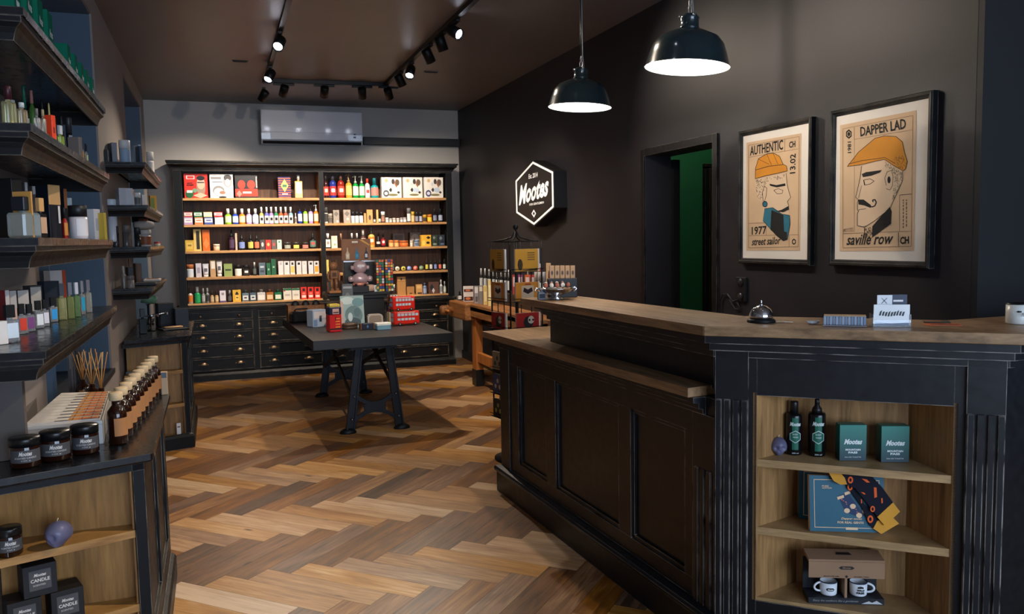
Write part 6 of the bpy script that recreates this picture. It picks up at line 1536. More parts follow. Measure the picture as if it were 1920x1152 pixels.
# amber bottles with wooden caps, row going away
tan = mat((172, 118, 72), 0.7)
row_a = Vector(onp(222, 832, CZ)); row_b = Vector(onp(290, 742, CZ))
NB = 10
woodcap = mat((212, 184, 142), 0.6)
bproto = None
for i in range(NB):
 f = i/(NB-1); f = f
 P = Vector((-0.292+0.010*f, row_a.y+0.03+0.76*f, CZ+0.0008)) if False else None
 P = Vector(((row_a.x+0.0)*(1-f)+(row_b.x)*f, 0, CZ+0.0008)); P.y = row_a.y+(row_b.y-row_a.y)*f
 w = 0.062; h = 0.175
 t = thing('amber_bottle', 'brown bottle with pale wooden cap, %s from the front on the near cabinet' % ORD[i], 'bottle', tuple(P), 0.75, 'brown bottles with wooden caps')
 r = w/2
 if bproto is None:
  m_ = MB(); m_.lathe([(0.001, 0), (r*0.92, 0), (r, 0.005), (r, 0.098), (r*0.93, 0.112), (r*0.6, 0.126), (0.0135, 0.132), (0.0135, 0.15)], amber, 28); b0_ = m_.build('glass_body', t)
  m_ = MB(); m_.lathe([(0.020, 0.148), (0.022, 0.150), (0.022, 0.173), (0.020, 0.175), (0.0005, 0.175)], woodcap, 24); b1_ = lab(m_.build('wooden_cap', t), 'pale wooden cap')
  m_ = MB(); rr = r+0.0007; n = 12; vs = []
  for k in range(n+1):
   a = (k/n-0.5)*1.9-PI/2; vs += [(rr*math.cos(a), rr*math.sin(a), 0.03), (rr*math.cos(a), rr*math.sin(a), 0.09)]
  m_.add(vs, [(2*k, 2*k+2, 2*k+3, 2*k+1) for k in range(n)], tan, True); b2_ = lab(m_.build('label', t, fixn=False), 'tan paper label'); bproto = (b0_, b1_, b2_)
 else:
  for b in bproto: c = b.copy(); COL.objects.link(c); c.parent = t
# white rack box with grey sachets at the far end of the row
P = pZ(304, 748, CZ); put('carton', (-0.243, P.y+0.115, CZ), 0.045, 0.10, 'sachet_box', 'small pale card box with grey sachets behind the brown bottles', 'box', ((196, 166, 130), [(0.05, 0.95, 0.75, 1.0, (96, 104, 112))]), dict(dep=0.04), 0.0)
# grey and black cartons at the wall
p = pZ(118, 745, CZ)
for (x0, x1, yt, X, dep, ds, c, ar) in ((75, 116, 668, -0.50, 0.10, 'tall taupe gift carton, nearest of the upright cartons', (118, 108, 102), []), (118, 139, 660, -0.47, 0.05, 'tall taupe gift carton with dark print lines beside it', (128, 114, 106), [(0.1, 0.2, 0.1, 0.6, (60, 40, 36)), (0.5, 0.6, 0.15, 0.65, (60, 40, 36)), (0.8, 0.9, 0.2, 0.6, (60, 40, 36))]), (140, 154, 642, -0.50, 0.08, 'black carton with shiny blue grey top', (24, 22, 24), [])):
 P, w, h = on_top(x0, x1, yt, 744, CZ); w *= 0.6
 put('carton', (max(P[0], XL+0.03), P[1]+0.03, CZ), w, h, 'gift_carton', ds+' under the near shelves', 'box', (c, ar), dict(dep=dep), 0.15)
put('carton', (-0.635, 2.99, CZ), 0.09, 0.30, 'gift_carton', 'large dark grey carton at the left picture edge under the shelves', 'box', ((74, 68, 64), []), dict(dep=0.09), 0.12)
m_ = MB(); pl_ = [pZ(*p, CZ+0.05) for p in ((0, 800), (40, 800), (72, 745), (0, 745))]
og = pl_[0]; m_.prism([(p.x-og.x, p.y-og.y) for p in pl_], 0.0, 0.06, mat((92, 84, 78), 0.6)); tag(m_.build('low_carton', None, (og.x, og.y, CZ+0.001)), 'low taupe carton lying beside the white display tray', 'box')
# reed diffusers
for k, (px, yt, yb) in enumerate(((148, 660, 738), (165, 655, 735), (182, 655, 732))):
 P = onp(px, yb, CZ); X_ = (-0.565, -0.51, -0.46)[k]; P = (X_, pX(px, 700, X_).y+0.09, CZ+0.0008); t = thing('reed_diffuser', 'brown reed diffuser bottle, %s from the left, behind the white tray' % ORD[k], 'diffuser', P, 0.5, 'reed diffusers on the near cabinet')
 m_ = MB(); m_.lathe([(0.001, 0), (0.030, 0), (0.033, 0.006), (0.033, 0.045), (0.026, 0.06), (0.012, 0.068), (0.012, 0.085)], amber, 24); m_.build('glass_body', t)
 m_ = MB(); n = 10; vs = []
 for q_ in range(n+1):
  a = (q_/n-0.5)*1.8-PI/2; vs += [(0.0338*math.cos(a), 0.0338*math.sin(a), 0.008), (0.0338*math.cos(a), 0.0338*math.sin(a), 0.042)]
 m_.add(vs, [(2*q_, 2*q_+2, 2*q_+3, 2*q_+1) for q_ in range(n)], tan, True); m_.build('label', t, fixn=False)
 hz = height_to(Vector(P), yt)-CZ
 for j in range(6):
  a = j*1.05+k; sp = 0.012+0.008*(j % 3)
  m_ = MB(); m_.tube([(0.006*math.cos(a+PI), 0.006*math.sin(a+PI), 0.05), (sp*1.6*math.cos(a), sp*1.6*math.sin(a), max(0.14, hz-0.004*j))], 0.0022, mat((206, 160, 100) if j % 2 else (180, 120, 60), 0.7), 6); m_.build('reed', t)
# items inside the near cabinet
angC = math.radians(20)
def in_cab(px, py_base, zz): p = pZ(px, py_base, zz); return p
P = in_cab(16, 1045, 0.58); candle_jar((P.x+0.0, P.y+0.02, 0.5808), 0.070, 0.085, 'black candle jar on the upper shelf inside the near cabinet', rz=0.3)
def skull(P, s, rz, label, col, group):
 t = thing('skull_candle', label, 'candle', P, rz, group)
 bm = bmesh.new(); bmesh.ops.create_uvsphere(bm, u_segments=40, v_segments=28, radius=1.0)
 for v in bm.verts:
  x, y, z = v.co
  if z < -0.1: 
   f = min(1, (-0.1-z)/0.8); x *= 1-0.38*f; y = y*(1-0.30*f)-0.12*f
  y *= 1.15
  if y > 0: y *= 1.08
  for ex in (-0.38, 0.38):
   d = ((x-ex)/0.22)**2+((z+0.05)/0.2)**2
   if v.co.y < 0: y += 0.42*math.exp(-d)
  d = (x/0.12)**2+((z+0.38)/0.16)**2
  if v.co.y < 0: y += 0.25*math.exp(-d)
  if v.co.y < 0 and -0.85 < z < -0.58: y += 0.06*math.cos(x*34)+0.03
  for ex in (-0.7, 0.7):
   d = ((x-ex)/0.16)**2+((z+0.28)/0.12)**2; x += (0.10 if ex > 0 else -0.10)*math.exp(-d)
  if z < -0.92: z = -0.92
  v.co = (x*0.42*s, y*0.42*s, (z+0.92)*0.48*s)
 me = D.meshes.new('skull'); bm.to_mesh(me); bm.free()
 for p in me.polygons: p.use_smooth = True
 me.materials.append(col); o = D.objects.new('skull', me); COL.objects.link(o); o.parent = t
 m_ = MB(); top = 0.92*s; m_.tube([(0, 0, top-0.01*s), (0.0, 0, top+0.04*s), (0.05*s, 0, top+0.12*s)], 0.018*s, mat((206, 196, 180), 0.8), 6); m_.build('wick', t)
 return t
bluewax = mat((98, 96, 122), 0.45, coat=0.15, noise=0.45)
P = in_cab(108, 1030, 0.58); skull((P.x, P.y+0.025, 0.5808), 0.085, -0.75, 'dark violet skull candle on the shelf inside the near cabinet', bluewax, 'skull candles')
def candle_box(P, label, rz):
 t = thing('candle_box', label, 'box', P, rz, 'black candle boxes'); s = 0.092; h = 0.098
 m_ = MB(); m_.box((0, 0, h/2), (s, s, h), mat((26, 25, 26), 0.55), bev=0.001); m_.build('carton', t)
 m_ = MB(); y = -s/2-0.0007; m_.poly3([(-0.03, y, 0.02), (0.03, y, 0.02), (0.03, y, 0.082), (-0.03, y, 0.082)], mat((78, 77, 78), 0.7))
 w_ = mat((216, 210, 200), 0.6, noise=0)
 m_.text('Mootes', (-0.017, y-0.0006, 0.062), (0.034, 0, 0), (0, 0, 0.01), w_, shear=0.35, bold=0.03); m_.text('CANDLE', (-0.026, y-0.0006, 0.045), (0.052, 0, 0), (0, 0, 0.011), w_, bold=0.03); m_.text('SCENTED', (-0.02, y-0.0006, 0.033), (0.034, 0, 0), (0, 0, 0.005), w_)
 m_.build('label', t, fixn=False)
zc = 0.333
P = pV(55, 1120, (-0.243, 2.885), 20)
bx_ = P.x; by_ = P.y+0.062
candle_box((bx_-0.035, by_+0.004, zc+0.0008), 'black candle box at the lower left of the pile in the near cabinet', angC)
candle_box((bx_+0.075, by_+0.045, zc+0.0008), 'black candle box at the lower right of the pile in the near cabinet', angC)
candle_box((bx_+0.008, by_+0.022, zc+0.1005), 'black candle box on top of the pile in the near cabinet', angC)

# ================================================================== FARTHER CABINET: TOP AND INSIDE
G = 'shaving gear on the farther cabinet'
def zi(x, y): return (200+x/3.6, 540+y/3.6)
def stand_at(px, py): p = pZ(px, py, CZ); return (p.x, p.y, CZ+0.0008)
P = stand_at(258, 630); put('perf', (P[0]+0.03, P[1]+0.12, CZ), 0.055, 0.19, 'dark_dispenser', 'dark green box shaped dispenser at the left of the farther cabinet top', 'dispenser', ((34, 40, 38), (40, 46, 44), None), dict(capk='box'), 0.3, G)
# tilted pale green shade cup on a stand
P = stand_at(272, 612); t = thing('magnifying_mirror', 'pale green glass shaving bowl on a dark stand, farther cabinet', 'bowl', (P[0]+0.02, P[1]+0.15, P[2]), 0, G)
m_ = MB(); m_.lathe([(0.001, 0), (0.04, 0), (0.04, 0.01), (0.008, 0.02), (0.008, 0.16), (0.02, 0.17)], M['blackmetal'], 20); m_.build('stand', t)
m_ = MB(); Rm = Matrix.Rotation(-1.2, 3, 'Y'); m_.lathe([(0.03, -0.05), (0.045, 0.0), (0.055, 0.06), (0.052, 0.06), (0.042, 0.0), (0.027, -0.047)], mat((130, 176, 140), 0.2, trans=0.3, noise=0), 24, (0.02, 0, 0.215), rot=Rm); m_.build('bowl', t)
t.name = 'shaving_bowl'
for k, (px, py, ds) in enumerate(((283, 622, 'chrome razor on a dark stand, left of two'), (300, 618, 'chrome razor on a dark stand, right of two'))):
 P = stand_at(px, py); t = thing('safety_razor', ds+', farther cabinet', 'razor', (P[0], P[1]+0.05, P[2]), 0.2*k, G)
 m_ = MB(); m_.lathe([(0.001, 0), (0.035, 0), (0.035, 0.008), (0.006, 0.014), (0.006, 0.10), (0.012, 0.105), (0.001, 0.115)], M['blackmetal'], 20); m_.build('stand', t)
 m_ = MB(); m_.tube([(-0.05, 0, 0.115), (0.05, 0, 0.12)], 0.007, M['chrome'], 10); m_.box((0.055, 0, 0.12), (0.012, 0.04, 0.024), M['chrome'], bev=0.003); m_.build('razor', t)
P = stand_at(335, 620); t = thing('razor_tray', 'black tray with wooden handled razors at the front corner, farther cabinet', 'tray', (P[0]-0.04, P[1]+0.10, P[2]), 0.35, G)
m_ = MB(); m_.box((0, 0, 0.006), (0.2, 0.14, 0.012), M['blk_plain'], bev=0.003); m_.build('tray', t)
for k in range(3): m_ = MB(); m_.tube([(-0.07, -0.03+0.03*k, 0.020), (0.06, -0.03+0.03*k, 0.020)], 0.007, mat((206, 160, 110), 0.5) if k < 2 else M['chrome'], 8); m_.build('handle', t)
P = stand_at(322, 602); t = thing('display_easel', 'slanted chrome framed display with white card, farther cabinet', 'display', (P[0]-0.02, P[1]-0.2, P[2]), 0.2, G)
m_ = MB(); m_.tube([(-0.08, -0.1, 0.02), (0.1, -0.14, 0.02), (0.1, 0.06, 0.12), (-0.08, 0.1, 0.12)], 0.005, M['chrome'], 8, closed=True); m_.build('frame', t)
m_ = MB(); m_.add([(-0.075, -0.095, 0.022), (0.095, -0.13, 0.022), (0.095, 0.055, 0.12), (-0.075, 0.095, 0.12)], [(0, 1, 2, 3)], mat((90, 84, 80), 0.4)); m_.add([(-0.05, 0.0, 0.078), (0.02, -0.01, 0.074), (0.03, 0.05, 0.112), (-0.04, 0.06, 0.116)], [(0, 1, 2, 3)], mat((226, 190, 150), 0.5)); m_.build('card', t, fixn=False)
m_ = MB(); m_.box((0.01, 0.075, 0.055), (0.14, 0.006, 0.11), M['blk_plain']); m_.build('prop', t)
put('carton', (-0.40, 7.32, CZ), 0.12, 0.19, 'black_box', 'larger black box at the back of the farther cabinet top', 'box', ((24, 24, 26), []), dict(dep=0.1), 0.3, G)
put('carton', (-0.27, 7.2, CZ), 0.10, 0.15, 'black_box', 'smaller black box in front of the larger one, farther cabinet', 'box', ((28, 28, 30), []), dict(dep=0.08), 0.2, G)
# silver tubes on the inner shelf, card at the bottom
for k, (px, py) in enumerate(((262, 703), (276, 699), (290, 695))):
 p = pZ(px, py, 0.58); m_ = MB(); m_.tube([(-0.06, 0, 0.0125), (0.04, 0.0, 0.0125), (0.055, 0, 0.0125)], [0.012, 0.012, 0.005], mat((176, 182, 190), 0.3, 0.7), 12)
 tag(m_.build('metal_tube', None, (p.x-0.03, 6.395+0.4*(p.x+0.5)+0.033*(k-1)+0.05, 0.581), 0.0), 'silver tube lying on the inner shelf of the farther cabinet, %s from left' % ORD[k], 'tube', 'silver tubes in the farther cabinet')
p = pZ(318, 820, 0.093); m_ = MB(); m_.box((0, 0, 0.045), (0.03, 0.004, 0.09), M['white']); m_.box((0, -0.0022, 0.062), (0.02, 0.0006, 0.01), mat((120, 116, 110), 0.6))
tag(m_.build('price_card', None, (-0.30, 6.50, 0.0945), 0.35), 'small white card standing at the bottom inside the farther cabinet', 'card')

# ================================================================== DISPLAY TABLE TOP
def on_table(px, py): p = pZ(px, py, TZ); return Vector((p.x, p.y, TZ+0.0008))
def wpx(a, b, P): return (b-a)/FPX*depth_of(P)
# black display pedestal at the back of the table
P0 = Vector((1.19, 7.95, TZ)); 
xl = pY(614, 560, 7.75).x; xr = pY(733, 560, 7.75).x; zp = pY(670, 549, 7.75).z
t = thing('display_pedestal', 'black display pedestal standing at the back of the table', 'pedestal', ((xl+xr)/2, 7.95, TZ+0.0008)); pw = xr-xl; ph = zp-TZ
m_ = MB(); m_.box((0, 0, ph-0.015), (pw, 0.40, 0.03), M['blk_plain'], bev=0.004); m_.box((0, 0, ph-0.045), (pw-0.04, 0.36, 0.03), M['blk_plain'], bev=0.003); m_.build('top_board', t)
m_ = MB(); m_.box((pw*0.08, 0.01, (ph-0.06)/2), (pw*0.66, 0.32, ph-0.06), M['blk_plain'], bev=0.003); m_.build('body', t)
Yp = 7.80
def on_ped(a, b, yt, Y=Yp, zb=None):
 p0 = pY(a, yt, Y); p1 = pY(b, yt, Y); z = zb if zb is not None else zp; return ((p0.x+p1.x)/2, Y, z+0.0016), abs(p1.x-p0.x), (p0.z+p1.z)/2-z-0.001
# stand with black back and brown board
P, w, h = on_ped(640, 700, 489, 8.0)
t = thing('backboard_stand', 'black box stand behind the silver figure on the pedestal', 'stand', (P[0]+0.02, 8.02, P[2])); m_ = MB(); m_.box((0, 0, h/2), (w, 0.10, h), M['blk_plain'], bev=0.003); m_.build('box', t)
m_ = MB(); m_.box((0, -0.051, h-0.006), (w+0.01, 0.008, 0.012), M['steel']); m_.build('front_rail', t)
zb_ = P[2]+h
p0 = pY(640, 449, 8.0); p1 = pY(696, 487, 8.0); bw = p1.x-p0.x; bh = p0.z-zb_
t = thing('picture_board', 'brown leather board showing three upright bottles, above the silver figure', 'board', ((p0.x+p1.x)/2, 8.02, zb_+0.001))
m_ = MB(); m_.box((0, 0, bh/2), (bw, 0.02, bh), mat((140, 96, 68), 0.6, noise=0.2), bev=0.002)
def bd(pts, c): m_.poly3([(x*bw-bw/2, -0.0106-0.0003*len(m_.f)*0.1, z*bh) for x, z in pts], C(c))
def silh(cx, c1, c2):
 bd([(cx-0.06, 0.06), (cx+0.06, 0.06), (cx+0.07, 0.3), (cx+0.02, 0.45), (cx+0.015, 0.6), (cx-0.015, 0.6), (cx-0.02, 0.45), (cx-0.07, 0.3)], c1); bd([(cx-0.04, 0.14), (cx+0.04, 0.14), (cx+0.04, 0.3), (cx-0.04, 0.3)], c2)
silh(0.2, (196, 180, 150), (226, 216, 196)); silh(0.52, (24, 110, 150), (60, 140, 170)); silh(0.84, (30, 32, 50), (206, 206, 214))
bd([(0.36, 0.82), (0.56, 0.82), (0.56, 0.9), (0.36, 0.9)], (222, 214, 200)); bd([(0.62, 0.95), (0.72, 0.97), (0.98, 0.72), (0.94, 0.68)], (206, 150, 60))
m_.build('board', t, fixn=False)
# silver bust figure, car, ovals
P, w, h = on_ped(660, 692, 487, 7.86); zsil = height_to(Vector((P[0], 7.86, 0)), 532)
pink = mat((206, 178, 182), 0.3, 0.25, noise=0.03, coat=0.4)
t = thing('black_display_box', 'low black step box carrying the silver figure', 'box', (P[0]+0.02, 7.86, zp+0.0016)); hb_ = zsil-zp-0.003; m_ = MB(); m_.box((0, 0, hb_/2), (0.22, 0.16, hb_), M['blk_plain'], bev=0.003); m_.build('box', t)
m_ = MB(); m_.lathe([(0.0005, 0.0), (0.072, 0.0), (0.072, 0.003), (0.0005, 0.003)], mat((216, 176, 150), 0.5), 28, (0.048, -0.081, hb_*0.5), 'Y', sc=(1, 0.42)); lab(m_.build('oval_plate', t, fixn=False), 'cream oval name plate')
m_ = MB(); m_.box((-0.085, -0.083, hb_*0.3), (0.13, 0.005, 0.025), mat((170, 164, 164), 0.5)); m_.build('price_strip', t)
hh = height_to(Vector((P[0], 7.86, 0)), 488)-zsil
t = thing('robot_figure', 'silver pink toy robot figure on the black step box', 'figure', (P[0]-0.01, 7.85, zsil+0.0008)); s = hh
m_ = MB(); m_.lathe([(0.001, 0.02*s), (0.30*s, 0.05*s), (0.36*s, 0.2*s), (0.3*s, 0.36*s), (0.16*s, 0.44*s), (0.13*s, 0.5*s)], pink, 24, sc=(1, 0.7)); m_.box((0, 0, 0.02*s), (0.62*s, 0.4*s, 0.04*s), pink, bev=0.01*s); m_.build('torso', t)
m_ = MB(); m_.lathe([(0.001, 0.46*s), (0.2*s, 0.48*s), (0.29*s, 0.6*s), (0.29*s, 0.78*s), (0.2*s, 0.93*s), (0.001, 0.98*s)], pink, 24, sc=(1, 0.85)); m_.box((0, -0.24*s, 0.76*s), (0.3*s, 0.04*s, 0.1*s), mat((226, 216, 220), 0.3, emit=0.0)); m_.build('head', t)
for sx in (-1, 1):
 m_ = MB(); m_.lathe([(0.001, -0.07*s), (0.09*s, -0.05*s), (0.09*s, 0.05*s), (0.001, 0.07*s)], pink, 16, (sx*0.33*s, 0, 0.68*s), 'X'); m_.build('ear_disc', t)
 m_ = MB(); m_.lathe([(0.001, 0.13*s), (0.1*s, 0.09*s), (0.12*s, 0.0), (0.1*s, -0.1*s), (0.001, -0.13*s)], pink, 16, (sx*0.40*s, -0.03*s, 0.2*s)); m_.build('arm', t)
# pink car in front of the step box
t = thing('toy_car', 'small copper pink toy car in front of the silver robot', 'toy car', (P[0]-0.015, 7.755, height_to(Vector((P[0], 7.755, 0)), 533)-0.0) if False else (P[0]-0.03, 7.745, zp+0.0016)); hc_ = 0.0
# carried on a small black plinth of its own
m_ = MB(); zc_ = height_to(Vector((P[0], 7.745, 0)), 536)-zp; m_.box((0, 0, zc_/2-0.002), (0.155, 0.05, zc_-0.004), M['blk_plain']); m_.build('stand', t)
m_ = MB(); m_.lathe([(0.001, -0.072), (0.02, -0.066), (0.026, -0.02), (0.032, 0.0), (0.026, 0.03), (0.018, 0.066), (0.001, 0.072)], mat((206, 140, 124), 0.3, 0.4), 16, (0, 0, zc_+0.014), 'X', sc=(0.7, 0.8)); m_.build('car_body', t)
for sx in (-0.042, 0.042):
 m_ = MB(); m_.lathe([(0.001, -0.022), (0.012, -0.022), (0.012, 0.022), (0.001, 0.022)], M['blk_plain'], 14, (sx, 0, zc_+0.008), 'Y'); m_.build('wheel', t)
# brown carved robot
P, w, h = on_ped(613, 636, 488, 7.80); br = mat((150, 104, 70), 0.5, 0.1, noise=0.3)
t = thing('robot_figure', 'brown wooden robot statue on a tan base at the left of the pedestal', 'figure', P, 0.15); s = h
m_ = MB(); m_.box((0, 0, 0.012), (0.11, 0.08, 0.024), mat((190, 130, 84), 0.5), bev=0.003); m_.build('base', t)
m_ = MB(); m_.lathe([(0.001, 0.70*s), (0.10*s, 0.72*s), (0.14*s, 0.82*s), (0.12*s, 0.92*s), (0.001, 0.95*s)], br, 20)
for sx in (-1, 1): m_.tube([(sx*0.08*s, 0, 0.9*s), (sx*0.1*s, 0, 1.0*s)], 0.012*s, br, 6)
m_.build('head', t)
m_ = MB(); m_.box((0, 0, 0.56*s), (0.24*s, 0.15*s, 0.26*s), br, bev=0.02*s); m_.box((0, -0.08*s, 0.56*s), (0.12*s, 0.02*s, 0.12*s), mat((84, 54, 36), 0.5)); m_.build('torso', t)
for sx in (-1, 1):
 m_ = MB(); m_.tube([(sx*0.14*s, 0, 0.66*s), (sx*0.18*s, 0, 0.5*s), (sx*0.15*s, -0.04*s, 0.36*s)], 0.035*s, br, 10); m_.build('arm', t)
 m_ = MB(); m_.tube([(sx*0.07*s, 0, 0.44*s), (sx*0.075*s, 0, 0.12*s)], [0.05*s, 0.04*s], br, 10); m_.box((sx*0.08*s, -0.02*s, 0.11*s), (0.1*s, 0.15*s, 0.08*s), br, bev=0.01*s); m_.build('leg', t)
# colour cubes in two towers
cubec = [(196, 50, 36), (226, 110, 36), (226, 190, 60), (40, 110, 70), (50, 70, 150), (226, 224, 220)]
def cube_tile(P, s, rz, label, seed, nx=3):
 r_ = random.Random(seed); t = thing('puzzle_cube', label, 'puzzle cube', P, rz, 'colourful puzzle cubes')
 m_ = MB(); m_.box((0, 0, s/2), (s, s, s), mat((20, 20, 20), 0.4), bev=s*0.02)
 for i in range(3):
  for j in range(3):
   a = -s/2+s*(i+0.1)/3; b = -s/2+s*(i+0.9)/3; z0 = s*(j+0.1)/3; z1 = s*(j+0.9)/3
   m_.poly3([(a, -s/2-0.0006, z0), (b, -s/2-0.0006, z0), (b, -s/2-0.0006, z1), (a, -s/2-0.0006, z1)], C(r_.choice(cubec), 0.3))
   m_.poly3([(-s/2-0.0006, a, z0), (-s/2-0.0006, b, z0), (-s/2-0.0006, b, z1), (-s/2-0.0006, a, z1)], C(r_.choice(cubec), 0.3))
   m_.poly3([(a, -s/2+s*(j+0.1)/3, s+0.0006), (b, -s/2+s*(j+0.1)/3, s+0.0006), (b, -s/2+s*(j+0.9)/3, s+0.0006), (a, -s/2+s*(j+0.9)/3, s+0.0006)], C(r_.choice(cubec), 0.3))
 m_.build('cube', t, fixn=False)
Pc, w, h = on_ped(702, 732, 503, 7.82)
lv = ('bottom', 'second', 'third', 'topmost'); sc_ = 0.0745
for col_ in (0, 1):
 for k in range(4):
  px_ = pY((712, 728)[col_], 530, 7.80).x; cube_tile((px_+0.004*col_, 7.80, zp+0.0016+k*(sc_+0.0008)), sc_ if True else 0, 0.0, '%s cube of the %s tower on the pedestal' % (lv[k], ('left', 'right')[col_]), 10*col_+k)
# small framed cards
p = pY(730, 547, 7.70)
P, w, h = on_ped(703, 712, 540, 7.765)
t = thing('price_card', 'small white price card at the front of the pedestal', 'card', (pY(707, 549, 7.768).x, 7.768, zp+0.0016)); m_ = MB(); m_.box((0, 0, 0.03), (0.05, 0.004, 0.06), M['white'], tilt=Matrix.Rotation(-0.12, 3, 'X')); m_.box((0, -0.004, 0.034), (0.032, 0.002, 0.03), mat((110, 130, 120), 0.6), tilt=Matrix.Rotation(-0.12, 3, 'X')); m_.build('card', t)
P = on_table(652, 600); 
# leaning items at the front: postcard picture and tilted black booklet
def tilted_panel(px0, px1, yt, yb, Y, name, label, cat, col, dec, tilt=-0.16, th=0.012, rz=0.0):
 q0 = pY(px0, yb, Y); q1 = pY(px1, yb, Y); zt2 = pY((px0+px1)/2, yt, Y).z; h = zt2-TZ; w = q1.x-q0.x
 t = thing(name, label, cat, ((q0.x+q1.x)/2, Y, TZ+0.002), rz)
 m_ = MB(); Rt = Matrix.Rotation(tilt, 3, 'X')
 vs = [(x, y, z) for x in (-w/2, w/2) for y in (-th/2, th/2) for z in (0, h/math.cos(tilt))]
 vs = [tuple(Rt@Vector(v)) for v in vs]; mz = min(v[2] for v in vs); vs = [(x, y, z-mz) for x, y, z in vs]
 m_.add(vs, [(0, 1, 3, 2), (4, 6, 7, 5), (0, 4, 5, 1), (2, 3, 7, 6), (0, 2, 6, 4), (1, 5, 7, 3)], C(col))
 for k, (pts, c) in enumerate(dec):
  m_.poly3([tuple(Rt@Vector((x*w-w/2, -th/2-0.0005-0.0002*k, z*h))+Vector((0, 0, -mz))) for x, z in pts], C(c))
 m_.build('panel', t, fixn=False); return t
def oval(cx, cz, rx, rz_, n=14): return [(cx+rx*math.cos(2*PI*i/n), cz+rz_*math.sin(2*PI*i/n)) for i in range(n)]
tilted_panel(640, 684, 556, 606, 7.05, 'landscape_picture', 'pale teal landscape picture on a card leaning on the table', 'picture', (150, 174, 170),
 [(oval(0.3, 0.86, 0.3, 0.12), (196, 210, 204)), (oval(0.75, 0.8, 0.25, 0.14), (100, 140, 144)), (oval(0.55, 0.4, 0.38, 0.3), (96, 124, 124)), (oval(0.5, 0.18, 0.35, 0.14), (50, 70, 74)), (oval(0.4, 0.34, 0.1, 0.14), (190, 206, 204)), (oval(0.7, 0.48, 0.14, 0.14), (76, 104, 108)), ([(0.0, 0.02), (0.12, 0.02), (0.12, 0.8), (0.0, 0.9)], (196, 164, 150))])
tilted_panel(642, 662, 534, 575, 7.30, 'booklet', 'grey blue booklet standing behind the landscape picture', 'booklet', (70, 76, 84), [(oval(0.5, 0.6, 0.3, 0.2), (104, 112, 122)), ([(0.1, 0.9), (0.9, 0.9), (0.9, 0.95), (0.1, 0.95)], (150, 156, 160))], rz=-0.2)
# soldier tin
P = on_table(628, 623); w = wpx(613, 641, P); h = height_to(P, 571)-TZ
t = thing('soldier_tin', 'tall red tin painted as a guardsman with gold buttons and cap', 'tin', (P.x, P.y+w*0.4, P.z), 0.18); RED = (196, 30, 34)
m_ = MB(); m_.box((0, 0, h*0.31), (w*0.82, w*0.82, h*0.62), C(RED, 0.35), bev=0.004)
y = -w*0.41-0.0008
for k in range(4):
 for sx in (0.06, 0.2): m_.poly3([(sx*w-0.008, y, h*(0.16+0.1*k)), (sx*w+0.012, y, h*(0.16+0.1*k)), (sx*w+0.012, y, h*(0.19+0.1*k)), (sx*w-0.008, y, h*(0.19+0.1*k))], C((226, 176, 60)))
m_.poly3([(-w*0.41, y, h*0.08), (w*0.41, y, h*0.08), (w*0.41, y, h*0.13), (-w*0.41, y, h*0.13)], C(K_)); m_.poly3([(-w*0.03, y-0.0003, h*0.4), (w*0.03, y-0.0003, h*0.4), (w*0.03, y-0.0003, h*0.56), (-w*0.03, y-0.0003, h*0.56)], C(K_))
m_.build('red_body', t, fixn=False)
m_ = MB(); m_.box((0, 0, h*0.76), (w*0.84, w*0.84, h*0.27), C((26, 32, 60), 0.35), bev=0.004); m_.poly3([(-w*0.2, y-0.004, h*0.64), (w*0.24, y-0.004, h*0.64), (w*0.24, y-0.004, h*0.84), (-w*0.2, y-0.004, h*0.84)], C((206, 160, 150))); m_.poly3([(-w*0.16, y-0.0044, h*0.68), (w*0.2, y-0.0044, h*0.68), (w*0.2, y-0.0044, h*0.72), (-w*0.16, y-0.0044, h*0.72)], C((60, 40, 40))); m_.build('head', t, fixn=False)
m_ = MB(); m_.lathe([(w*0.44, h*0.89), (w*0.5, h*0.93), (w*0.46, h), (0.001, h*0.99)], C((206, 176, 70), 0.35), 4, rot=Matrix.Rotation(PI/4, 3, 'Z'), smooth=False); lab(m_.build('cap', t), 'gold coloured lid')
# light blue and white tin boxes
P = on_table(597, 614); w = wpx(581, 612, P); h = height_to(P, 582)-TZ
t = thing('card_stand', 'pale blue and white house shaped box on the table left corner', 'box', (P.x, P.y+0.08, P.z), 0.35); m_ = MB(); m_.box((0, 0, h/2), (w*0.95, 0.12, h), C((176, 192, 214)), bev=0.003)
for (a, b, c, d_, cc) in ((-0.4, 0.45, 0.5, 0.9, (222, 214, 216)), (-0.06, 0.1, 0.3, 0.66, (50, 64, 84)), (0.14, 0.46, 0.1, 0.42, (206, 196, 196)), (-0.44, -0.2, 0.05, 0.42, (120, 146, 184))): m_.poly3([(a*w, -0.0608, c*h), (b*w, -0.0608, c*h), (b*w, -0.0608, d_*h), (a*w, -0.0608, d_*h)], C(cc))
m_.build('box', t, fixn=False)
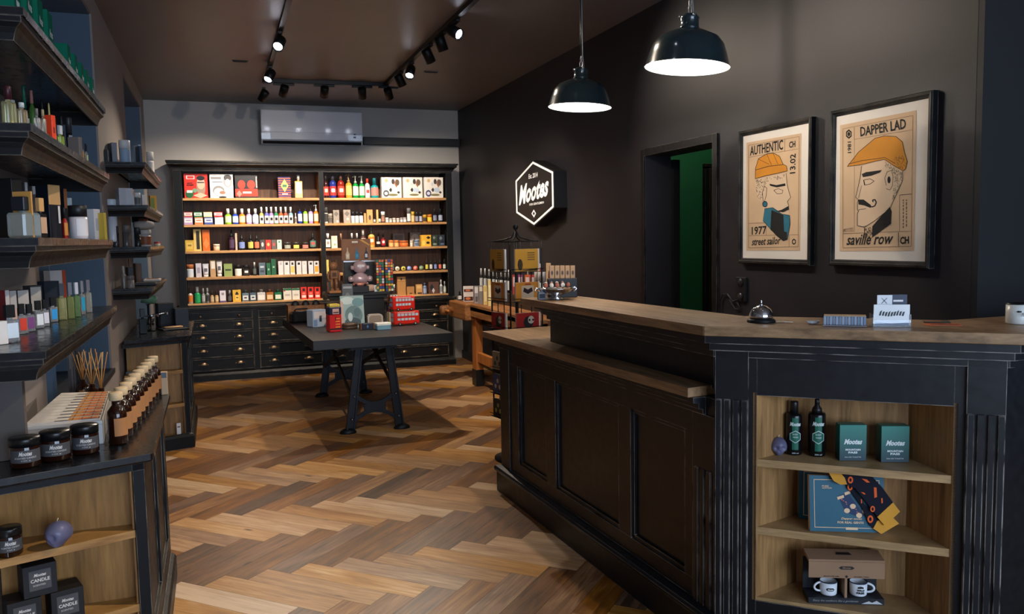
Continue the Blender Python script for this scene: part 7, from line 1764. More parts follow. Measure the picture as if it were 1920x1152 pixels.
# wooden crate with bags
pc = [on_table(*p) for p in ((540, 600), (560, 606))]
P = Vector((0.80, 8.0, TZ+0.0008)); zt_c = height_to(P, 571)-TZ
t = thing('wooden_crate', 'old open wooden crate at the back left corner of the table', 'crate', P); cw, cd, ch_ = 0.40, 0.24, zt_c
xl_ = pY(537, 580, 7.9).x; xr_ = pY(603, 580, 7.9).x; t.location.x = (xl_+xr_)/2+0.02; cw = xr_-xl_
wd = M['bench']
m_ = MB()
for (c_, d_) in (((0, -cd/2, ch_/2), (cw, 0.014, ch_)), ((0, cd/2, ch_/2), (cw, 0.014, ch_)), ((-cw/2, 0, ch_/2), (0.014, cd, ch_)), ((cw/2, 0, ch_/2), (0.014, cd, ch_)), ((0, 0, 0.008), (cw, cd, 0.012))): m_.box(c_, d_, wd, bev=0.002)
m_.build('crate_box', t)
for k, (dx, dz, rz) in enumerate(((-0.09, 0, 0.0), (0.005, 0.01, 0.0), (0.10, 0.0, 0.0))):
 m_ = MB(); m_.lathe([(0.001, 0), (0.035, 0.01), (0.042, 0.05), (0.036, ch_*0.95), (0.02, ch_*1.12), (0.001, ch_*1.15)], mat((34, 33, 34), 0.5, noise=0.2), 18, sc=(1.0, 0.6))
 tag(m_.build('leather_pouch', None, (t.location.x+dx, 7.99, TZ+0.0165), rz), 'dark leather pouch in the wooden crate, %s from left' % ORD[k], 'pouch', 'pouches in the crate')
P = on_table(568, 607); t = thing('wash_bag', 'black leather wash bag with silver zip in front of the crate', 'bag', (P.x, P.y+0.09, P.z), 0.2); bh_ = height_to(Vector((P.x, P.y+0.09, 0)), 582)-TZ
m_ = MB(); m_.box((0, 0, bh_*0.45), (0.21, 0.11, bh_*0.9), mat((26, 26, 28), 0.3), bev=0.02); m_.build('bag_body', t)
m_ = MB(); m_.tube([(-0.09, -0.02, bh_*0.9), (0, -0.035, bh_*0.92), (0.09, -0.02, bh_*0.9)], 0.005, M['steel'], 8); m_.build('zip', t)
m_ = MB(); m_.tube([(-0.07, 0.0, bh_*0.88), (-0.05, 0.0, bh_*1.1), (0.05, 0, bh_*1.1), (0.07, 0, bh_*0.88)], 0.007, mat((26, 26, 28), 0.3), 8); m_.build('handle', t)
# small tins at the front
def low_tin(x0, x1, yt, yb, name, label, fn):
 P = on_table((x0+x1)/2, yb); w = wpx(x0, x1, P); h = height_to(P, yt)-TZ; t = thing(name, label, 'tin', (P.x, P.y+w*0.3, P.z), 0.1, 'small tins at the table front'); fn(t, w, h)
def f1(t, w, h):
 m_ = MB(); m_.lathe([(0.001, 0), (w/2, 0), (w/2, h*0.5)], C((70, 52, 44), 0.35), 28, sc=(1, 0.7)); m_.build('tin', t); m_ = MB(); m_.lathe([(w*0.51, h*0.5), (w*0.51, h*0.92), (w*0.46, h), (0.001, h)], C((92, 72, 60), 0.35, metal=0.4), 28, sc=(1, 0.7)); m_.build('lid', t)
low_tin(643, 672, 607, 618, 'oval_tin', 'low oval brown tin in front of the landscape picture', f1)
def f2(t, w, h):
 m_ = MB(); m_.box((0, 0, h/2), (w, w*0.6, h), C((28, 36, 50), 0.35), bev=0.003); m_.poly3([(-w*0.1, -w*0.301, h*0.5), (0, -w*0.301, h*0.2), (w*0.1, -w*0.301, h*0.5), (0, -w*0.301, h*0.8)], C((90, 110, 140))); m_.build('tin', t, fixn=False)
 for sx in (-1, 1): m_ = MB(); m_.box((sx*w*0.56, 0, h/2), (w*0.1, w*0.6, h), C((120, 80, 50)), bev=0.002); m_.build('side_cap', t)
low_tin(678, 700, 607, 619, 'dark_tin', 'dark blue tin with brown ends at the table front', f2)
def f3(t, w, h):
 m_ = MB(); m_.box((0, 0, h*0.35), (w, w*0.7, h*0.7), C((110, 150, 170), 0.4), bev=0.004); m_.box((0, 0, h*0.8), (w*1.02, w*0.72, h*0.4), C((222, 220, 214), 0.5), bev=0.004); m_.build('soap_dish', t)
low_tin(706, 733, 606, 619, 'soap_dish', 'pale blue soap dish with white soap at the table front', f3)
P = on_table(705, 609); t = thing('travel_bag', 'rounded cream travel case standing behind the soap dish', 'case', (P.x, P.y+0.05, P.z), 0.0); w = wpx(690, 719, P); h = height_to(P, 590)-TZ
m_ = MB(); pts = [(-w/2, 0), (w/2, 0), (w/2, h*0.75), (w*0.42, h*0.95), (w*0.3, h), (-w*0.3, h), (-w*0.42, h*0.95), (-w/2, h*0.75)]
m_.slab([(x, 0.03, z) for x, z in pts], (0, -1, 0), 0.06, C((196, 184, 170), 0.5)); m_.slab([(x*0.8, -0.03, z*0.8+h*0.08) for x, z in pts], (0, -1, 0), 0.003, C((150, 136, 120), 0.5)); m_.build('case', t)
# red double decker bus tins
def bus(x0, x1, yt, yb, zb, label, yoff):
 P = pZ((x0+x1)/2, yb, zb); w = wpx(x0, x1, P); h = height_to(P, yt)-zb
 t = thing('bus_tin', label, 'tin', (P.x, P.y+yoff, zb+0.0012), 0.12, 'red double decker bus tins'); d = w*0.38
 m_ = MB(); m_.box((0, 0, h*0.53), (w*0.94, d, h*0.9), C((206, 38, 26), 0.3), bev=0.008); m_.build('bus_body', t)
 m_ = MB(); y = -d/2-0.001
 for r_, (z0, z1) in enumerate(((0.66, 0.84), (0.36, 0.52))):
  for k in range(6):
   if r_ == 1 and k == 5: continue
   a = -w*0.34+k*w*0.13; m_.poly3([(a, y, h*z0), (a+w*0.105, y, h*z0), (a+w*0.105, y, h*z1), (a, y, h*z1)], C((180, 196, 206), 0.2))
 m_.poly3([(-w*0.34, y, h*0.88), (w*0.3, y, h*0.88), (w*0.3, y, h*0.93), (-w*0.34, y, h*0.93)], C((226, 196, 190)))
 x = -w*0.47-0.001
 for z0, z1 in ((0.62, 0.86), (0.3, 0.54)): m_.poly3([(x, -d*0.4, h*z0), (x, d*0.4, h*z0), (x, d*0.4, h*z1), (x, -d*0.4, h*z1)], C((150, 180, 210), 0.2))
 m_.build('windows', t, fixn=False)
 for sx in (-0.26, 0.3):
  m_ = MB(); m_.lathe([(0.001, 0), (h*0.11, 0), (h*0.11, 0.008), (0.001, 0.008)], C(K_), 20, (sx*w, -d/2+0.003, h*0.115), 'Y'); m_.lathe([(0.001, 0.008), (h*0.05, 0.008), (h*0.05, 0.010), (0.001, 0.010)], C((190, 190, 190)), 14, (sx*w, -d/2+0.003, h*0.115), 'Y'); m_.build('wheel', t)
 return P, h, t
Pb, hb2, tb1 = bus(736, 790, 584, 611, TZ, 'red double decker bus tin at the bottom of the pair', 0.06)
zb2 = TZ+hb2*0.985+0.004
pp = Vector((tb1.location.x-0.02, tb1.location.y, zb2)); w2 = wpx(737, 783, pp); 
def bus2():
 h = height_to(pp, 555)-zb2
 c = tb1.copy(); COL.objects.link(c); c.location = (pp.x, pp.y, zb2); k = w2/wpx(736, 790, Pb); c.scale = (k, k, h/hb2 if h > 0.05 else k)
 c['label'] = 'red double decker bus tin stacked on top of the other'
 for ch in list(tb1.children): n = ch.copy(); COL.objects.link(n); n.parent = c
bus2()
cb = on_table(725, 600)
for k in range(2): cube_tile((cb.x, 7.32, TZ+0.0016+k*0.0768+0.10), 0.076, 0.1, '%s of two cubes on the cream block beside the buses' % ('lower', 'upper')[k], 40+k)
put('carton', (cb.x, 7.32, TZ), 0.10, 0.0985, 'cream_box', 'cream block under the two cubes beside the buses', 'box', ((206, 190, 160), [(0.1, 0.3, 0.1, 0.9, (170, 150, 120))]), dict(dep=0.08), 0.1)

# ================================================================== COUNTER TOP THINGS
HZ = 1.1905
def on_c(px, py): p = pZ(px, py, HZ); return Vector((p.x, p.y, HZ+0.0008))
P = on_c(1437, 606); w = wpx(1411, 1464, P)
t = thing('reception_bell', 'shiny chrome counter bell with black base', 'bell', (P.x, P.y+w*0.3, P.z)); r = w/2
m_ = MB(); m_.lathe([(0.001, 0), (r*0.98, 0), (r, 0.005), (r*0.9, 0.012), (0.001, 0.014)], M['blk_plain'], 36); m_.build('base', t)
m_ = MB(); m_.lathe([(r*0.84, 0.016), (r*0.86, 0.018), (r*0.82, 0.03), (r*0.66, 0.046), (r*0.4, 0.056), (0.001, 0.06)], M['chrome'], 40); m_.build('dome', t)
m_ = MB(); m_.lathe([(0.006, 0.059), (0.006, 0.063), (0.0035, 0.064), (0.0035, 0.072), (0.0045, 0.074), (0.0005, 0.076)], M['chrome'], 14); m_.build('button', t)
for k, (px, py, sx, ds) in enumerate(((1420, 606, 0.048, 'crumpled white paper scrap at the left of the bell'), (1473, 606, 0.056, 'thin white paper scrap right of the bell'))):
 P = on_c(px, py); m_ = MB(); n = 8; vs = []; fs = []
 r_ = random.Random(k)
 for i in range(n):
  for j in range(5): vs.append(((i/(n-1)-0.5)*sx, (j/4-0.5)*0.02, 0.001+0.003*r_.random()))
 fs = [(i*5+j, (i+1)*5+j, (i+1)*5+j+1, i*5+j+1) for i in range(n-1) for j in range(4)]
 m_.add(vs, fs, M['white']); tag(m_.build('paper_scrap', None, (P.x, P.y+0.005, P.z+0.0005), -0.7, fixn=False), ds, 'paper')
P = on_c(1529, 609); t = thing('shell_dish', 'small white scalloped dish with blue rim between bell and cards', 'dish', (P.x, P.y+0.012, P.z)); m_ = MB(); vs = []; n = 24
for (r, z) in ((0.008, 0.001), (0.018, 0.003), (0.026, 0.010), (0.025, 0.011), (0.016, 0.005), (0.001, 0.003)):
 for k in range(n): a = 2*PI*k/n; q_ = 1+0.08*(k % 3 == 0); vs.append((r*q_*math.cos(a), r*q_*0.7*math.sin(a), z))
m_.add(vs, [(i*n+k, i*n+(k+1) % n, (i+1)*n+(k+1) % n, (i+1)*n+k) for i in range(5) for k in range(n)], mat((214, 218, 226), 0.2), True); m_.build('dish', t, fixn=False)
# stack of business cards
P = on_c(1596, 613); w = wpx(1559, 1634, P)
t = thing('card_tray', 'clear tray filled with standing pale blue business cards', 'card tray', (P.x, P.y+0.03, P.z), math.radians(-41)); h = height_to(P, 593)-HZ
m_ = MB(); m_.box((0, 0, 0.002), (w*1.03, 0.055, 0.003), mat((200, 200, 205), 0.1, trans=0.5, noise=0)); m_.build('tray', t)
for k in range(14):
 m_ = MB() if k == 0 else m_
 m_.box((-w/2+w*(k+0.5)/14, 0, h/2+0.002), (w/14*0.8, 0.05, h-0.006), C((122, 140, 164) if k % 2 else (150, 166, 186)))
m_.box((0, 0, h-0.0015), (w*0.98, 0.05, 0.003), C((206, 170, 130))); m_.build('business_cards', t)
# acrylic brochure holder
P = on_c(1684, 614); w = wpx(1650, 1717, P); rzc = math.radians(-41)
rzc = math.radians(-30)
t = thing('flyer_holder', 'clear flyer holder with white and navy leaflets', 'holder', (P.x, P.y+0.035, P.z), rzc); hf = height_to(P, 573)-HZ; hbk = height_to(P, 555)-HZ
acr = mat((235, 238, 242), 0.03, trans=0.9, noise=0)
m_ = MB(); m_.box((0, -0.024, 0.011), (w, 0.003, 0.022), acr); m_.box((0, 0.0, 0.0015), (w, 0.055, 0.003), acr); m_.box((-w/2+0.001, 0, 0.02), (0.002, 0.05, 0.04), acr); m_.box((w/2-0.001, 0, 0.02), (0.002, 0.05, 0.04), acr); m_.build('acrylic_holder', t)
m_ = MB(); m_.box((0, -0.018, hf/2+0.003), (w*0.95, 0.004, hf-0.004), C((232, 232, 230), 0.4)); y = -0.0206
for q in range(9): xa = -w*0.34+w*0.075*q; za = hf*(0.5+0.02*math.cos(q)); m_.poly3([(xa, y, za), (xa+w*0.05, y, za-hf*0.01), (xa+w*0.085, y, za+hf*(0.2+0.05*(q % 3 == 0))), (xa+w*0.03, y, za+hf*0.17)], C((40, 44, 52)))
m_.poly3([(-w*0.45, y, 0.004), (w*0.45, y, 0.004), (w*0.45, y, hf*0.2), (0, y, hf*0.14), (-w*0.45, y, hf*0.24)], C((120, 140, 176))); lab(m_.build('front_leaflet', t, fixn=False), 'white leaflet with dark script')
m_ = MB(); m_.box((-w*0.16, -0.004, hbk/2+0.003), (w*0.4, 0.003, hbk-0.006), C((222, 222, 224), 0.4)); m_.bar((-w*0.24, -0.0064, hf+0.004), (-w*0.10, -0.0064, hbk-0.01), 0.002, 0.001, C(K_)); m_.bar((-w*0.10, -0.0064, hf+0.004), (-w*0.24, -0.0064, hbk-0.01), 0.002, 0.001, C(K_)); m_.build('rear_leaflet', t)
m_ = MB(); m_.box((w*0.2, -0.001, hbk/2+0.003), (w*0.48, 0.003, hbk-0.004), C((32, 42, 66), 0.4)); m_.box((w*0.2, -0.0035, hf+0.012), (w*0.26, 0.001, 0.006), M['white']); lab(m_.build('rear_leaflet', t), 'navy leaflet')
# orange leaflets
for k, (px, py, c, ds) in enumerate(((1776, 611, (206, 104, 56), 'orange edged flyer lying lowest at the right of the leaflet holder'), (1765, 607, (60, 66, 62), 'dark green flyer lying on the orange one'))):
 P = on_c(px, py); m_ = MB(); m_.box((0, 0, 0.001), (0.105 if k == 0 else 0.08, 0.055, 0.002), C(c), bev=0.0004)
 if k == 0: m_.box((0.005, -0.015, 0.0022), (0.08, 0.012, 0.0006), C((40, 44, 60)))
 else: m_.box((-0.01, 0.0, 0.0022), (0.05, 0.02, 0.0005), C((170, 90, 60)))
 tag(m_.build('flyer', None, (P.x, P.y+0.02, P.z+0.0026*k), math.radians(-35-8*k)), ds, 'flyer', 'flyers on the counter')
P = on_c(1925, 609); t = thing('candle_tin', 'white enamel mug with black rim at the right picture edge', 'mug', (P.x, P.y+0.03, P.z)); w = 0.074; h = height_to(P, 570)-HZ; r = w/2
m_ = MB(); m_.lathe([(0.001, 0), (r*0.94, 0), (r, 0.004), (r, h-0.003), (r*0.94, h-0.003), (r*0.94, 0.004), (0.001, 0.004)], mat((222, 222, 214), 0.25), 32); m_.build('mug_body', t)
m_ = MB(); m_.lathe([(r*1.01, h-0.004), (r*1.02, h), (r*0.92, h), (r*0.92, h-0.004)], C(K_, 0.3), 32); lab(m_.build('rim', t), 'black rim')
m_ = MB(); m_.tube([(-r*1.0*math.cos(0.9), -r*math.sin(0.9), h*0.62), (-r*1.02*math.cos(0.6), -r*1.02*math.sin(0.6), h*0.62)], 0.003, C(K_), 6); m_.text('Mootes', (-r*0.9, -r*1.02, h*0.4), (r*0.9, -0.004, 0), (0, 0, h*0.2), C(K_), shear=0.3); m_.build('print', t, fixn=False); t.name = 'enamel_mug'
# silver bowl and little bottles at the far end of the high top
P = on_c(1050, 563); w = wpx(1022, 1090, P); BWL = (P.x, P.y+0.05, P.z); r = w/2*1.05
t = thing('silver_bowl', 'ornate silver footed bowl on the far end of the counter', 'bowl', BWL)
m_ = MB(); m_.lathe([(0.001, 0), (r*0.42, 0), (r*0.44, 0.006), (r*0.22, 0.014), (r*0.2, 0.02), (r*0.5, 0.028), (r*0.8, 0.04), (r, 0.055), (r*1.03, 0.056), (r*0.96, 0.052), (r*0.5, 0.034), (0.001, 0.03)], M['chrome'], 40); m_.build('bowl', t)
m_ = MB()
for sx in (-1, 1): m_.tube([(sx*r*0.9, 0, 0.05), (sx*r*1.12, 0, 0.06), (sx*r*1.2, 0, 0.048), (sx*r*1.0, 0, 0.036)], 0.004, M['chrome'], 8)
for sx in (-1, 1):
 m_ = MB(); m_.tube([(sx*r*0.9, 0, 0.05), (sx*r*1.12, 0, 0.06), (sx*r*1.2, 0, 0.048), (sx*r*1.0, 0, 0.036)], 0.004, M['chrome'], 8); m_.build('handle', t)
for k in range(9):
 dx = (k % 5-2)*0.03+(0.015 if k > 4 else 0); dy = -0.015 if k < 5 else 0.025; sc2 = 1
 tt = thing('balm_tin', 'small black and white balm tin in the silver bowl, %s' % ('front row, %s from left' % ORD[k] if k < 5 else 'back row, %s from left' % ORD[k-5]), 'tin', (BWL[0]+dx, BWL[1]+dy, BWL[2]+0.058+(0.004 if k > 4 else 0)), -0.3, 'balm tins in the silver bowl')
 m_ = MB(); m_.lathe([(0.001, -0.006), (0.0135, -0.006), (0.0135, 0.006)], C(K_, 0.35), 18, (0, 0, 0.014), 'Y'); m_.build('tin', tt); m_ = MB(); m_.lathe([(0.001, 0.007), (0.011, 0.007), (0.011, 0.0085), (0.001, 0.0085)], C((206, 196, 184) if k % 2 else (160, 90, 70)), 18, (0, 0, 0.014), 'Y'); m_.build('lid', tt)
st = thing('black_stand', 'black stepped card stand behind the silver bowl', 'stand', (BWL[0]+0.085, BWL[1]+0.12, HZ+0.0008), -0.25); zs2 = height_to(Vector((BWL[0]+0.085, BWL[1]+0.10, 0)), 523)-HZ
m_ = MB(); m_.box((0, 0.0, zs2/2), (0.15, 0.05, zs2), M['blk_plain'], bev=0.002); m_.build('box', st)
for k in range(5):
 P = (st.location.x-0.052+0.026*k+0.0, st.location.y-0.25*(-0.052+0.026*k)-0.004, HZ+zs2+0.0016)
 put('carton', P, 0.0235, max(0.04, height_to(Vector(P), 499)-HZ-zs2), 'kraft_sachet', 'kraft paper sachet standing behind the bowl, %s from left' % ORD[k], 'sachet', ((190, 146, 100), [(0.25, 0.75, 0.25, 0.6, (90, 66, 50), 'o')]), dict(dep=0.012), -0.25, 'kraft sachets behind the bowl')
P = on_c(1019, 563)
put('perf', (P.x, P.y+0.025, HZ), 0.04, 0.055, 'glass_flacon', 'round glass flacon with dark label at the left of the silver bowl', 'bottle', ((150, 150, 154), (190, 188, 184), (40, 50, 66)), dict(capk='short'))

# ================================================================== NICHE THINGS
def wrap(mb, r, pts, m, n=10):
 """convex outline (arc length, height) laid round a cylinder of radius r"""
 x0 = min(p[0] for p in pts); x1 = max(p[0] for p in pts); rows = []
 for i in range(n+1):
  x = x0+(x1-x0)*(0.001+0.998*i/n); zs = []
  for a, b in zip(pts, pts[1:]+pts[:1]):
   if (a[0]-x)*(b[0]-x) <= 0 and a[0] != b[0]: zs.append(a[1]+(b[1]-a[1])*(x-a[0])/(b[0]-a[0]))
  rows.append((x, min(zs), max(zs)))
 vs = []
 for x, a, b in rows: vs += [(r*math.sin(x/r), -r*math.cos(x/r), a), (r*math.sin(x/r), -r*math.cos(x/r), b)]
 mb.add(vs, [(2*i, 2*i+2, 2*i+3, 2*i+1) for i in range(n)], m, True)
def on_n(px, py, z): p = pZ(px, py, z); return Vector((p.x, p.y, z+0.0008))
ninw = Vector((0.682, 0.7314, 0)); rzn = math.radians(-43)
P = on_n(1447, 857, 0.725); P += ninw*0.034+Vector((0.014, -0.013, 0)); skull(tuple(P), 0.068, rzn+0.3, 'dark blue skull candle at the left of the top niche shelf', bluewax, 'skull candles')
def care_bottle(px0, px1, yt, yb, spray, label):
 P = on_n((px0+px1)/2, yb, 0.725); w = wpx(px0, px1, P); P += ninw*w/2; h = height_to(P, yt)-0.725; r = w/2; hb = h*0.77 if not spray else h*0.74
 t = thing('care_bottle', label, 'bottle', tuple(P), rzn+0.25, 'black care bottles in the niche')
 m_ = MB(); m_.lathe([(0.001, 0), (r*0.94, 0), (r, 0.004), (r, hb-0.006), (r*0.9, hb), (r*0.5, hb+0.002)], mat((16, 15, 17), 0.22), 36); m_.build('bottle_body', t)
 m_ = MB()
 if spray: m_.lathe([(r*0.6, hb), (r*0.55, hb+h*0.07), (r*0.3, hb+h*0.12), (r*0.26, h*0.97), (0.0005, h)], mat((20, 20, 22), 0.35), 24); m_.box((0, -r*0.3, h*0.95), (0.01, r*0.7, 0.008), mat((20, 20, 22), 0.35))
 else: m_.lathe([(r*0.5, hb), (r*0.5, h*0.985), (r*0.46, h), (0.0005, h)], mat((20, 20, 22), 0.35), 24)
 m_.build('spray_head' if spray else 'cap', t)
 m_ = MB(); rr = r+0.0005; G_ = mat((26, 96, 76), 0.4); Wt = mat((206, 216, 212), 0.5, noise=0)
 def cv(pts, m, off=0.0): wrap(m_, rr+off, pts, m)
 def ct(s, x0, x1, z0, z1, off=0.0008, **k):
  vs, fs = glyphs(s, k.get('shear', 0), k.get('bold', 0)); m_.add([((rr+off)*math.sin((x0+(x1-x0)*x)/rr), -(rr+off)*math.cos((x0+(x1-x0)*x)/rr), z0+(z1-z0)*y) for x, y in vs], fs, Wt)
 for k in range(4):
  a = -w*0.2+k*w*0.1; cv([(a, 0.02), (a+w*0.1, 0.02), (a+w*0.1, hb*0.92), (a, hb*0.92)], G_)
 for s_, mm, o_ in ((0.40, Wt, 0.0004), (0.36, G_, 0.0007)):
  for k in range(6):
   a0 = PI/6+k*PI/3; a1 = a0+PI/3; c_ = (0, hb*0.46)
   q = [(c_[0]+w*s_*math.cos(a0), c_[1]+w*s_*math.sin(a0)), (c_[0]+w*s_*math.cos(a1), c_[1]+w*s_*math.sin(a1)), c_]
   cv(q, mm, o_)
 ct('Mootes', -w*0.34, w*0.34, hb*0.72, hb*0.82, shear=0.35, bold=0.04); ct('BODY', -w*0.16, w*0.16, hb*0.5, hb*0.54); ct('WASH', -w*0.16, w*0.16, hb*0.43, hb*0.47); ct('200 ml', -w*0.2, w*0.2, 0.006, 0.011)
 m_.build('print', t, fixn=False)
care_bottle(1472, 1502, 753, 855, False, 'black bottle with plain cap and green emblem on the top niche shelf')
care_bottle(1514, 1546, 746, 858, True, 'black spray bottle with green emblem on the top niche shelf')
# two green perfume boxes
def grad(m1, m2): pass
gm = D.materials.new('green_fade_carton'); gm.use_nodes = True; nt = gm.node_tree; tc = nt.nodes.new('ShaderNodeTexCoord'); sx_ = nt.nodes.new('ShaderNodeSeparateXYZ'); rp = nt.nodes.new('ShaderNodeValToRGB'); mr_ = nt.nodes.new('ShaderNodeMapRange'); mr_.inputs['From Max'].default_value = 0.115
nt.links.new(tc.outputs['Object'], sx_.inputs[0]); nt.links.new(sx_.outputs['Z'], mr_.inputs[0]); nt.links.new(mr_.outputs[0], rp.inputs[0]); rp.color_ramp.elements[0].color = (*_lin((16, 44, 58)), 1); rp.color_ramp.elements[1].color = (*_lin((26, 118, 104)), 1)
nt.links.new(rp.outputs[0], nt.nodes['Principled BSDF'].inputs['Base Color']); nt.nodes['Principled BSDF'].inputs['Roughness'].default_value = 0.4
for (x0, x1, yt, yb, ds) in ((1570, 1619, 795, 865, 'green fading perfume box, left of two on the top niche shelf'), (1648, 1699, 797, 868, 'green fading perfume box, right of two on the top niche shelf')):
 P = on_n((x0+x1)/2, yb, 0.725); w = wpx(x0, x1, P)*1.0; P += ninw*0.024; h = height_to(P, yt)-0.725
 t = thing('perfume_box', ds, 'box', tuple(P), math.radians(-24), 'green perfume boxes in the niche')
 m_ = MB(); m_.box((0, 0, h/2), (w, 0.045, h), gm, bev=0.0008); y = -0.0235; Wt = mat((222, 228, 224), 0.5, noise=0)
 m_.text('Mootes', (-w*0.34, y, h*0.46), (w*0.68, 0, 0), (0, 0, h*0.15), Wt, shear=0.35, bold=0.04); m_.text('MOUNTAIN', (-w*0.28, y, h*0.285), (w*0.56, 0, 0), (0, 0, h*0.055), Wt, bold=0.04); m_.text('PASS', (-w*0.17, y, h*0.205), (w*0.34, 0, 0), (0, 0, h*0.06), Wt, bold=0.04); m_.text('EAU DE TOILETTE', (-w*0.3, y, h*0.09), (w*0.6, 0, 0), (0, 0, h*0.03), Wt)
 m_.build('carton', t, fixn=False)
# blue sock gift boxes and socks (middle shelf)
BLU = mat((26, 88, 108), 0.5); CRM = mat((226, 190, 150), 0.6)
zN = lambda x, y: (1400+x/3.945, 860+y/3.945)
def gift(quad_px, z, label, org_px, rz, tilt, front=True):
 P = on_n(*zN(*org_px), z); P -= ninw*0.012
 if not front: v_ = A0+CV*0.40+NI*0.14; P = Vector((v_.x, v_.y, z+0.0008))
 w = wpx(zN(quad_px[0], 0)[0], zN(quad_px[1], 0)[0], P); h = (quad_px[3]-quad_px[2])/3.945/FPX*depth_of(P)
 t = thing('sock_gift_box', label, 'gift box', tuple(P), rz, 'blue sock gift boxes'); Rt = Matrix.Rotation(tilt, 3, 'X'); th = 0.026
 m_ = MB(); c = Rt@Vector((0, th/2, h/2)); off = 0.012*abs(math.sin(tilt))
 def T(x, y, z): v = Rt@Vector((x*w, y, z*h)); return (v.x, v.y, v.z-th*math.sin(tilt))
 vs = [T(x, y, z_) for x in (-0.5, 0.5) for y in (0, th) for z_ in (0, 1)]
 m_.add(vs, [(0, 1, 3, 2), (4, 6, 7, 5), (0, 2, 6, 4), (1, 5, 7, 3), (2, 3, 7, 6)], CRM); m_.add(vs, [(0, 4, 5, 1)], BLU)
 e = 0.0
 def fl(pts, m, d=0.0006): m_.poly3([T(x, -d, z_) for x, z_ in pts], m)
 def strip(x0, x1, z0, z1, m, d=0.0006): fl([(x0, z0), (x1, z0), (x1, z1), (x0, z1)], m, d)
 for (a, b, c_, d_) in ((-0.44, 0.44, 0.92, 0.932), (-0.44, 0.44, 0.068, 0.08), (-0.44, -0.432, 0.07, 0.93), (0.432, 0.44, 0.07, 0.93)): strip(a, b, c_, d_, CRM)
 if front:
  def tx(s, x0, x1, z0, z1, **k): o = Vector(T(x0, -0.001, z0)); m_.text(s, o, Vector(T(x1, -0.001, z0))-o, Vector(T(x0, -0.001, z1))-o, CRM, **k)
  tx('PURE', -0.33, -0.24, 0.80, 0.825, bold=0.03); tx('COTTON', -0.33, -0.20, 0.765, 0.79, bold=0.03)
  tx('Dapper socks', -0.08, 0.2, 0.21, 0.26, shear=0.35, bold=0.02); tx('FOR REAL GENTS', -0.13, 0.22, 0.15, 0.19, bold=0.03)
  strip(-0.02, 0.14, 0.04, 0.085, CRM, 0.0012)
  NV = mat((24, 48, 84), 0.6)
  fl([(-0.12, 0.64), (0.02, 0.7), (0.18, 0.4), (0.24, 0.3), (0.16, 0.26), (-0.02, 0.36)], NV, 0.0008)
  fl([(-0.13, 0.62), (-0.04, 0.66), (-0.035, 0.61), (-0.12, 0.57)], CRM, 0.001); fl([(-0.03, 0.7), (0.05, 0.74), (0.055, 0.69), (-0.02, 0.65)], CRM, 0.001)
  for (cx_, cz_) in ((0.0, 0.38), (0.08, 0.46), (0.16, 0.3), (0.24, 0.38)): fl([(cx_+0.04*math.cos(a*PI/6), cz_+0.045*math.sin(a*PI/6)) for a in range(12)], CRM, 0.0012)
  for k in range(16):
   cx_ = -0.08+0.018*k+rs.uniform(-0.03, 0.03); cz_ = 0.6-0.02*k+rs.uniform(-0.04, 0.04); fl([(cx_-0.006, cz_-0.008), (cx_+0.006, cz_-0.008), (cx_+0.006, cz_+0.008), (cx_-0.006, cz_+0.008)], mat((206, 120, 90), 0.6), 0.0011)
 m_.build('box', t, fixn=False); return t, T, w, h, P
gift((405, 970, 68, 455), 0.486, 'blue gift box standing behind the front one, middle niche shelf', (690, 462), math.radians(-43), -0.04, False)
tf, TF, wf, hf_, PF_ = gift((478, 1008, 150, 562), 0.486, 'front blue sock gift box with cream border, middle niche shelf', (745, 545), math.radians(-27), -0.13, True)
# pair of socks draped over the front box, following its plane
def sockpt(cx, cy, d=0.0):
 """crop pixel -> point on the front plane of the box, d towards the room"""
 rzv = tf.rotation_euler.z; n = Vector((math.sin(rzv), -math.cos(rzv), 0)); Rt = Matrix.Rotation(rzv, 3, 'Z')@Matrix.Rotation(-0.13, 3, 'X'); nn = Rt@Vector((0, -1, 0)); p0 = Vector(tf.location)+nn*d
 r_ = ray(*zN(cx, cy)); q = CAM+r_*(((p0-CAM).dot(nn))/r_.dot(nn)); q.z = max(q.z, 0.4895); return q
NVY = mat((16, 17, 30), 0.9, noise=0.1); MUS = mat((206, 146, 52), 0.9, noise=0.1); ORG = mat((224, 96, 44), 0.9)
def sock(leg, cuff, d, label, spots, extra=None):
 t = thing('sock', label, 'sock', tuple(tf.location), 0, 'navy socks on the gift box'); o_ = Vector(tf.location)
 def S(pts, dd): return [tuple(sockpt(x, y, dd)-o_) for x, y in pts]
 rzv = tf.rotation_euler.z; nn = (Matrix.Rotation(rzv, 3, 'Z')@Matrix.Rotation(-0.13, 3, 'X'))@Vector((0, -1, 0))
 m_ = MB(); m_.slab(S(leg, d), nn, 0.007, NVY)
 for (kind, cx, cy, s) in spots:
  if kind == 'o':
   m_.poly3(S(ell((cx, cy), 20*s, 26*s, 12)[:-1], d+0.0078), ORG); m_.poly3(S(ell((cx, cy), 9*s, 14*s, 10)[:-1], d+0.0082), NVY)
  else: m_.poly3(S([(cx-8*s, cy-30*s), (cx+9*s, cy-28*s), (cx+12*s, cy+30*s), (cx-4*s, cy+36*s)] if kind == 'l' else [(cx-30*s, cy-16*s), (cx+10*s, cy-8*s), (cx+32*s, cy+14*s), (cx+8*s, cy+14*s)], d+0.0078), ORG)
 m_.build('leg', t, bevel=0.0015)
 m_ = MB(); m_.slab(S(cuff, d-0.0006), nn, 0.0095, MUS); lab(m_.build('cuff', t, bevel=0.002), 'mustard yellow cuff')
 if extra: m_ = MB(); m_.slab(S(extra, d+0.002), nn, 0.008, MUS); lab(m_.build('toe', t, bevel=0.002), 'mustard yellow toe')
